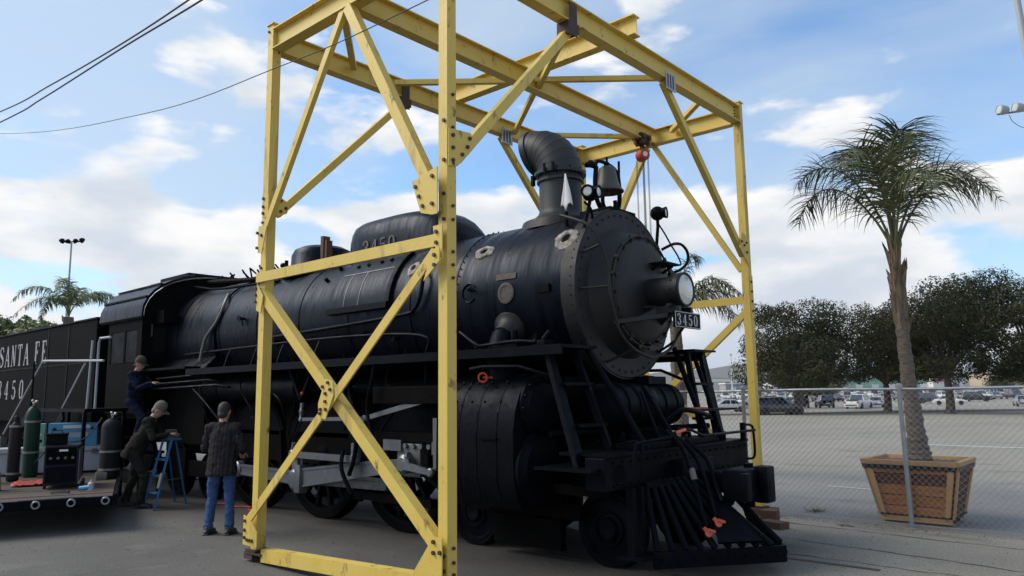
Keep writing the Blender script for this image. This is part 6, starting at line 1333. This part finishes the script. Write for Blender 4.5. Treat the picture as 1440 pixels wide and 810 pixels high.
oak('dark tree seen between the bushy tree and the palm trunk', -19.0, 82.5, 12.0, 14.0, 4, 34000, leaf=.12, low=.24)
oak('small dark tree farther back above the white pickup', -34.0, 98.0, 10.5, 8.5, 5, 9000, leaf=.22)
oak('rounded light green tree at the far left above the tender', -64.0, 13.4, 9.2, 9.0, 6, 12000, 'bush_leaf', leaf=.2, group=None, nm='bushy_tree')
for i, (d, l, hh, ww, lb) in enumerate(((150, 58, 6.5, 5.5, 'low green bush beyond the lot left of the gantry post'), (160, 64.5, 5.0, 6.5, 'yellowish bush beyond the lot right of the gantry post'), (280, 115, 7, 14, 'distant dark hedge of trees beyond the cars in the middle'), (290, 190, 7.5, 16, 'distant dark trees beyond the cars at the right'))):
    x, y = RT(d, l); oak(lb, x, y, hh, ww, 20+i, 3500, 'bush_leaf' if i < 2 else 'oak_leaf', leaf=.30, group=None, base_clear=.15, trunk_r=.2, nm='distant_tree')

# ================================================================== CARS
def paint(nm, c, r_=.3): dm(nm, c, r_, coat=.6, spec=.6)
for nm, c in (('paint_white', (.62, .62, .61)), ('paint_black', (.012, .013, .016)), ('paint_silver', (.26, .27, .28)), ('paint_navy', (.02, .028, .05)), ('paint_red', (.26, .02, .018)), ('paint_yellow', (.60, .50, .05)), ('paint_grey', (.08, .085, .09)), ('paint_tan', (.26, .22, .16))): paint(nm, c)
def car_mesh(kind):
    # stations along x (length), belt line and roof
    if kind == 'sedan': L, Wd, H, belt, prof = 4.6, 1.78, 1.42, .92, ([-2.3, -2.1, -1.2, .9, 1.9, 2.3], [.55, .88, .93, .93, .78, .50]); cab = (-1.55, -.95, .35, 1.05)
    elif kind == 'suv': L, Wd, H, belt, prof = 4.6, 1.86, 1.72, 1.06, ([-2.3, -2.2, -1.2, .9, 2.0, 2.3], [.60, 1.06, 1.07, 1.07, .98, .60]); cab = (-2.20, -1.85, .35, 1.0)
    else: L, Wd, H, belt, prof = 5.5, 1.95, 1.82, 1.12, ([-2.75, -2.72, -.6, 1.2, 2.5, 2.75], [.70, 1.10, 1.12, 1.12, 1.04, .68]); cab = (-.75, -.55, .75, 1.25)
    m = MB(); xs_, zs_ = prof; rings_ = []
    for x in np.linspace(-L/2, L/2, 13):
        zt = float(np.interp(x, xs_, zs_)); e_ = 1-.10*(abs(x)/(L/2))**4; hw = Wd/2*e_
        rings_.append([V((x, -hw*.93, .24)), V((x, -hw, .42)), V((x, -hw, zt-.22)), V((x, -hw*.95, zt-.03)), V((x, -hw*.82, zt)), V((x, hw*.82, zt)), V((x, hw*.95, zt-.03)), V((x, hw, zt-.22)), V((x, hw, .42)), V((x, hw*.93, .24))])
    m.rings(rings_); a0, a1, b1, b0 = cab
    if kind == 'pickup': pass
    roof = MB(); g = MB(); hw, hr = Wd/2*.86, Wd/2*.70
    def ring(z, x0, x1, w_): return [V((x0, -w_, z)), V((x1, -w_, z)), V((x1, w_, z)), V((x0, w_, z))]
    g.rings([ring(belt-.04, a0, b0, hw), ring(H-.07, a1, b1, hr)])
    m.rings([ring(H-.075, a1-.03, b1+.03, hr+.02), ring(H-.03, a1, b1, hr), ring(H, a1+.12, b1-.12, hr*.82)])
    for sx in (-1, 1):
        for (x0, x1) in ((a0, a1), (b0, b1)): m.bar((x0, sx*(hw+.004), belt-.05), (x1, sx*(hr+.012), H-.06), .06, .09, (0, 1, 0))
        mid = (a1+b1)/2; m.bar((mid, sx*(hw+.006), belt-.05), (mid, sx*(hr+.014), H-.06), .05, .08, (0, 1, 0))
    lamps = [(MB().bb(L/2-.10, L/2+.005, s_*Wd/2*.80-.18, s_*Wd/2*.80+.10, .58, .74), 'headlight', 'head_lamp') for s_ in (-1, 1)] + [(MB().bb(-L/2-.005, -L/2+.10, s_*Wd/2*.82-.12, s_*Wd/2*.82+.10, .68, .90), 'tail_light', 'tail_lamp') for s_ in (-1, 1)]
    wh = []
    wx = (-L*.30, L*.31)
    for x in wx:
        for s_ in (-1, 1): wh.append((x, s_*(Wd/2-.09)))
    rw = .33 if kind == 'sedan' else .39
    return m, g, lamps, wh, rw, L, Wd
CARS = {}
def make_car(kind):
    m, g, lamps, wh, rw, L, Wd = car_mesh(kind)
    root = thing('parked_car', '', 'car', (0, 0, 0)); CARS[kind] = root
    bd = m.build('body', 'paint_white', root, ang=28); g.build('windows', 'car_glass', root, smooth=False)
    for lm, n_, mt in lamps: lm.build(n_, mt, root, smooth=False, bevel=.02)
    MB().bb(-L/2-.03, -L/2+.05, -.7, .7, .36, .52).build('rear_bumper', 'paint_grey', root, smooth=False, bevel=.02); MB().bb(-L/2-.008, -L/2+.02, -.26, .26, .56, .68).build('number_plate', 'far_white', root, smooth=False)
    MB().bb(L/2-.04, L/2+.02, -.6, .6, .40, .55).build('grille', 'rubber', root, smooth=False)
    for x, y in wh:
        sg = 1 if y > 0 else -1; w_ = MB().lathe([(-.11, rw*.62), (-.11, rw*.96), (-.08, rw), (.08, rw), (.11, rw*.96), (.11, rw*.62)], (x, y, rw), (0, 1, 0), 20).build('wheel', 'rubber', root)
        MB().lathe([(-.02, rw*.64), (.09, rw*.60), (.06, rw*.2), (.10, .02)], (x, y+sg*.005, rw), (0, sg, 0), 16).build('rim', 'wheel_rim', w_)
    if kind == 'pickup': MB().bb(-L/2+.12, -.85, -.78, .78, 1.121, 1.128).build('bed_liner', 'rubber', root, smooth=False)
    return root
for k_ in ('sedan', 'suv', 'pickup'): make_car(k_)
used_k = set()
def place_car(kind, color, label, d, l, head, group='cars parked in the lot', simple=False):
    src = CARS[kind]
    if kind not in used_k: root = src; used_k.add(kind); fresh = True
    else: root = copy_tree(src); fresh = False
    x, y = RT(d, l); root.location = (x, y, gz(x, y)+.01); root.rotation_euler = (0, 0, head); root['label'] = label; root['group'] = group; root['category'] = 'pickup truck' if kind == 'pickup' else 'car'
    root.name = 'pickup_truck' if kind == 'pickup' else 'parked_car'
    for ch_ in root.children:
        if ch_.name.startswith('body') :
            ch_.material_slots[0].link = 'OBJECT'; ch_.material_slots[0].material = MT[color]
    return root
LAT = math.atan2(-FX, FY)*0; R0 = math.atan2(-0.6627, -0.7489)     # heading "to the left of the picture" ~ minus the right vector (FY,-FX)
left = math.atan2(FX, -FY)            # car nose to the left
right = left+math.pi; away = math.atan2(FY, FX); toward = away+math.pi
def lat(px, d): return (px-720)/1040*d
# d, l: metres from the camera and to the right of its axis
NEAR = [
 ('suv', 'paint_black', 'dark four-door SUV parked side-on just right of the gantry post', 74, 25.6, right),
 ('pickup', 'paint_white', 'large white pickup truck seen from behind beyond the bushy tree', 97, 44.0, away-.75),
 ('sedan', 'paint_white', 'white car half hidden behind the large white pickup', 104, 49.6, away-.5),
 ('pickup', 'paint_white', 'small white pickup truck left of the gantry post', 118, 36.6, left+.5),
 ('suv', 'paint_black', 'black off-road vehicle parked left of the large white pickup', 104, 42.5, away-.2),
 ('suv', 'paint_black', 'second black off-road vehicle beside the trunk of the bushy tree', 106, 39.9, away-.2),
 ('suv', 'paint_grey', 'dark grey vehicle half hidden by the bushy tree trunk', 112, 37.6, away-.3),
 ('sedan', 'paint_white', 'white hatchback between the palm trunk and the bare tree trunk', 112, 64.2, right-.5),
 ('suv', 'paint_black', 'dark SUV right of the bare tree trunk in the lot', 134, 81.6, right-.4),
 ('suv', 'paint_navy', 'dark SUV just right of the palm trunk in the lot', 126, 69.2, right-.7),
 ('sedan', 'paint_silver', 'silver sedan seen from behind at the right of the lot', 98, 65.6, away-.45),
 ('pickup', 'paint_white', 'long white pickup in the far row above the silver sedan', 172, 108.4, left),
 ('sedan', 'paint_yellow', 'bright yellow car in the far row at the right', 196, 131.2, right),
 ('sedan', 'paint_navy', 'dark car cut off by the right edge of the picture', 118, 82.4, away-.3),
 ('sedan', 'paint_white', 'white car glimpsed through the right front steps of the locomotive', 88, 24.6, left),
 ('sedan', 'paint_navy', 'dark blue car left of the small white pickup', 122, 34.4, left+.4),
 ('sedan', 'paint_silver', 'silver car glimpsed between the engine steps', 112, 31.0, left+.3),
 ('sedan', 'paint_grey', 'grey car partly behind the dark side-on SUV', 118, 42.4, left+.3),
]
for k_, c_, lb, d_, l_, h_ in NEAR: place_car(k_, c_, lb, d_, l_, h_)
far_cars = []; q = random.Random(77); cols = ['paint_white', 'paint_white', 'paint_silver', 'paint_black', 'paint_grey', 'paint_navy', 'paint_silver', 'paint_red', 'paint_tan', 'paint_white']
cn = {'paint_white': 'white', 'paint_silver': 'silver', 'paint_black': 'black', 'paint_grey': 'grey', 'paint_navy': 'dark blue', 'paint_red': 'red', 'paint_tan': 'tan'}
for row, (d_, l0, l1, st_) in enumerate(((150, 40, 100, 3.4), (176, 46, 122, 3.3), (215, 56, 150, 3.2), (255, 66, 180, 4.0))):
    l_ = l0
    while l_ < l1:
        l_ += st_*(1 if q.random() < .78 else q.uniform(1.6, 3.5))
        c_ = q.choice(cols); k_ = q.choice(['sedan', 'sedan', 'suv', 'suv', 'pickup']); rw_ = ['third', 'fourth', 'fifth', 'farthest'][row]
        far_cars.append((row, c_, k_, d_+q.uniform(-.8, .8), l_, (away if q.random() < .5 else toward)+q.uniform(-.08, .08)-.15, rw_))
ORD = ['leftmost', 'second', 'third', 'fourth', 'fifth', 'sixth', 'seventh', 'eighth', 'ninth']
for row, c_, k_, d_, l_, hd_, rw_ in far_cars:
    same = sorted(x[4] for x in far_cars if x[0] == row and x[1] == c_ and x[2] == k_); n_ = same.index(l_); word = 'pickup' if k_ == 'pickup' else 'SUV' if k_ == 'suv' else 'car'
    lb = f'only {cn[c_]} {word} in the {rw_} row of the lot' if len(same) == 1 else f'{ORD[n_]} {cn[c_]} {word} {"" if n_ == 0 else "from the left "}in the {rw_} row of the lot'
    place_car(k_, c_, lb, d_, l_, hd_, group=f'cars in the {rw_} row of the lot')

# ================================================================== FAR BUILDINGS
def building(label, d, l0, l1, hgt, dep, mat, roofm, win=(), roof='flat'):
    a, b = V((*RT(d, l0), .85)), V((*RT(d, l1), .85)); t_ = (b-a).normalized(); n_ = V((-t_.y, t_.x, 0)); 
    if n_.dot(V((FX, FY, 0))) < 0: n_ = -n_
    root = thing('warehouse' if roof != 'flat' else 'commercial_building', label, 'building', tuple(a)); W_ = (b-a).length; Z = V((0, 0, 1))
    def bx(u0, u1, v0, v1, z0, z1):
        m = MB(); vs = [a+t_*u_+n_*v_+Z*z for u_ in (u0, u1) for v_ in (v0, v1) for z in (z0, z1)]; return m.add(vs, [(0,1,3,2),(4,6,7,5),(0,4,5,1),(2,3,7,6),(0,2,6,4),(1,5,7,3)])
    bx(0, W_, 0, dep, -1, hgt).build('wall', mat, root, smooth=False)
    if roof == 'arch':
        m = MB(); n = 10; m.rings([[a+t_*u_+n_*(dep*i/n)+Z*(hgt+.02+math.sin(math.pi*i/n)*2.2) for i in range(n+1)] for u_ in (-.5, W_+.5)]); m.build('roof', roofm, root, smooth=False)
    else: bx(-.3, W_+.3, -.3, dep+.3, hgt+.01, hgt+.5).build('roof', roofm, root, smooth=False)
    for u0, u1, z0, z1, mt, nm in win:
        bx(u0, u1, -.12, -.02, z0, z1).build(nm, mt, root, smooth=False)
    return root
building('long pale green warehouse beyond the parking lot', 330, 138, 196, 6.2, 25, 'far_green', 'far_green', [(4+i*7, 7+i*7, 0, 3.2, 'far_white', 'door') for i in range(7)], 'arch')
building('cream building with a red sign panel right of the green warehouse', 325, 180, 193, 7.2, 12, 'far_white', 'far_tan', [(2, 6, 4, 6, 'far_red', 'sign_panel'), (7.5, 11, .5, 3, 'car_glass', 'window')])
building('tan flat-roofed building beyond the lot at the right', 330, 207, 240, 7.5, 14, 'far_tan', 'far_tan', [(3+i*5, 6+i*5, 3.6, 5.2, 'far_grey', 'window') for i in range(6)])
building('low white building behind the cars left of the bushy tree', 310, 106, 122, 5.0, 12, 'far_white', 'far_grey', [(2, 5, .5, 3.5, 'far_tan', 'door'), (7, 12, 1, 3, 'car_glass', 'window')])
building('low grey shed behind the far rows of cars left of the gantry post', 300, 84, 98, 3.8, 9, 'far_grey', 'far_white', [(2, 4, .5, 2.6, 'far_white', 'door'), (6, 11, 1, 2.4, 'car_glass', 'window')])
ov = thing('road_bridge', 'distant concrete road bridge above the lot seen left of the gantry post', 'bridge', (*RT(345, 95), .9))
a, b = V((*RT(345, 78), 7.0)), V((*RT(345, 125), 6.2)); MB().bar(a, b, 8, 1.1, (FX, FY, 0)).build('bridge_deck', 'far_white', ov, smooth=False); MB().bar(a+V((0, 0, 1.0)), b+V((0, 0, 1.0)), .3, .8, (FX, FY, 0)).build('parapet', 'far_grey', ov, smooth=False)
for i in range(6): c = a.lerp(b, (i+.5)/6); MB().cyl((c.x, c.y, .5), (c.x, c.y, c.z-.5), .7, n=10).build('pier', 'far_grey', ov)

# ================================================================== POLES AND CABLES
x, y = -62, 136.3; po = thing('light_pole', 'slim white pole rising behind the white pickup left of the gantry post', 'pole', (x, y, gz(x, y))); MB().cyl((x, y, gz(x, y)), (x, y, 9.0), .16, .09, 12).build('shaft', 'far_white', po); MB().sphere((x, y, 9.05), .22, 10, 6).build('finial', 'lamp_grey', po)
x, y = -83.9, 23.6; po = thing('floodlight_mast', 'tall slim floodlight mast with a cluster of lamps above the tender', 'light mast', (x, y, 0))
MB().cyl((x, y, 0), (x, y, 18.9), .16, .085, 12).build('mast', 'lamp_grey', po); MB().bar((x-FY*.95, y+FX*.95, 18.95), (x+FY*.95, y-FX*.95, 18.8), .08, .08).build('crossbar', 'loco_deep', po, smooth=False)
for s_ in (-.85, -.35, .25, .85):
    c = V((x+FY*s_, y-FX*s_, 19.0)); MB().lathe([(0, .10), (.15, .26), (.42, .30), (.44, .05)], c+V((0, 0, .12)), (FY*s_, -FX*s_+.2, -.55), 14).build('floodlight', 'loco_deep', po)
x, y = 1.93, 26.05; po = thing('floodlight_pole', 'grey pole with floodlights on a bar at the upper right corner', 'light pole', (2.35, 26.4, 0))
MB().tube([(2.45, 26.5, -.05), (2.25, 26.35, 6), (2.05, 26.2, 11), (1.93, 26.05, 14.0), (1.80, 25.95, 17)], [.16, .14, .12, .11, .10], 12).build('pole', 'lamp_grey', po)
MB().bar((1.02, 25.25, 11.22), (2.06, 26.22, 11.42), .05, .05).build('crossbar', 'dull_steel', po, smooth=False)
for t in (.12, .52):
    c = V((1.02, 25.25, 11.30)).lerp(V((2.06, 26.22, 11.50)), t); fl_ = MB().lathe([(0, .06), (.06, .13), (.20, .17), (.34, .175), (.36, .155)], c+V((.18, .16, .05)), (-.65, -.60, .02), 18, True, False).build('floodlight', 'lamp_grey', po)
    d = V((-.65, -.60, .02)).normalized(); MB().lathe([(.345, .16), (.36, .10), (.365, .01)], c+V((.18, .16, .05)), d, 16, False, True).build('lamp_lens', 'lens_glass', fl_)
MB().tube(smooth_path([(1.32, 25.55, 11.2), (1.40, 25.6, 10.95), (1.65, 25.85, 10.75), (1.9, 26.1, 10.9)], 4), .010, 5).build('lamp_wire', 'cable_black', po)
def cable(label, a, b, sag, r_, off=None, n=40, group='overhead cables'):
    a, b = V(a), V(b); pts = [a.lerp(b, i/n)-V((0, 0, 4*sag*(i/n)*(1-i/n))) for i in range(n+1)]
    if off: pts = [p+V((0, 0, off*math.sin(i/n*math.pi*5))) for i, p in enumerate(pts)]
    m = MB().tube(pts, r_, 6); return tag(m.build('overhead_cable', 'cable_black', origin=tuple(a)), label, 'cable', group)
def cable_through(label, pts, r_, group=None):
    return tag(MB().tube(smooth_path(pts, 8), r_, 6).build('overhead_cable', 'cable_black', origin=tuple(pts[0])), label, 'cable', group)
G_ = 'overhead cables'
cable_through('upper of the two thick black cables across the upper left sky', [(-34, -1, 11.2), (-20, -1, 8.45), (-10.82, -1, 7.08), (-8.10, -1, 6.79), (-5.52, -1, 6.56), (-3.32, -1, 6.435), (0, -1, 6.35), (8, -1, 6.6), (16, -1, 7.6)], .011, G_)
cable_through('lower of the two thick black cables across the upper left sky', [(-34, -1.2, 10.4), (-20, -1.2, 7.75), (-9.91, -1.2, 6.59), (-7.70, -1.2, 6.40), (-4.60, -1.2, 6.215), (-2.48, -1.2, 6.06), (0, -1.2, 5.95), (8, -1.2, 6.1), (16, -1.2, 7.0)], .011, G_)
cable_through('thin single wire passing in front of the gantry from the left edge', [(-34, -1.6, 14.0), (-20, -1.6, 9.0), (-8.15, -1.6, 5.85), (-2.92, -1.6, 4.77), (-.30, -1.6, 4.47), (1.51, -1.6, 4.37), (6, -1.6, 4.3), (14, -1.6, 4.9)], .0038, G_)

# ================================================================== HAZE
vm = bpy.data.materials.new('haze_air'); vm.use_nodes = True; vt = vm.node_tree; vt.nodes.clear()
vo = vt.nodes.new('ShaderNodeOutputMaterial'); vp = vt.nodes.new('ShaderNodeVolumePrincipled'); vp.inputs['Density'].default_value = 0.00008; vp.inputs['Color'].default_value = (.86, .91, 1.0, 1); vp.inputs['Anisotropy'].default_value = 0.2
vt.links.new(vp.outputs[0], vo.inputs['Volume']); MT['haze_air'] = vm
hz_ = MB().bb(-14000, 14000, -14000, 14000, -2.0, 260).build('haze', 'haze_air', smooth=False); hz_['kind'] = 'stuff'
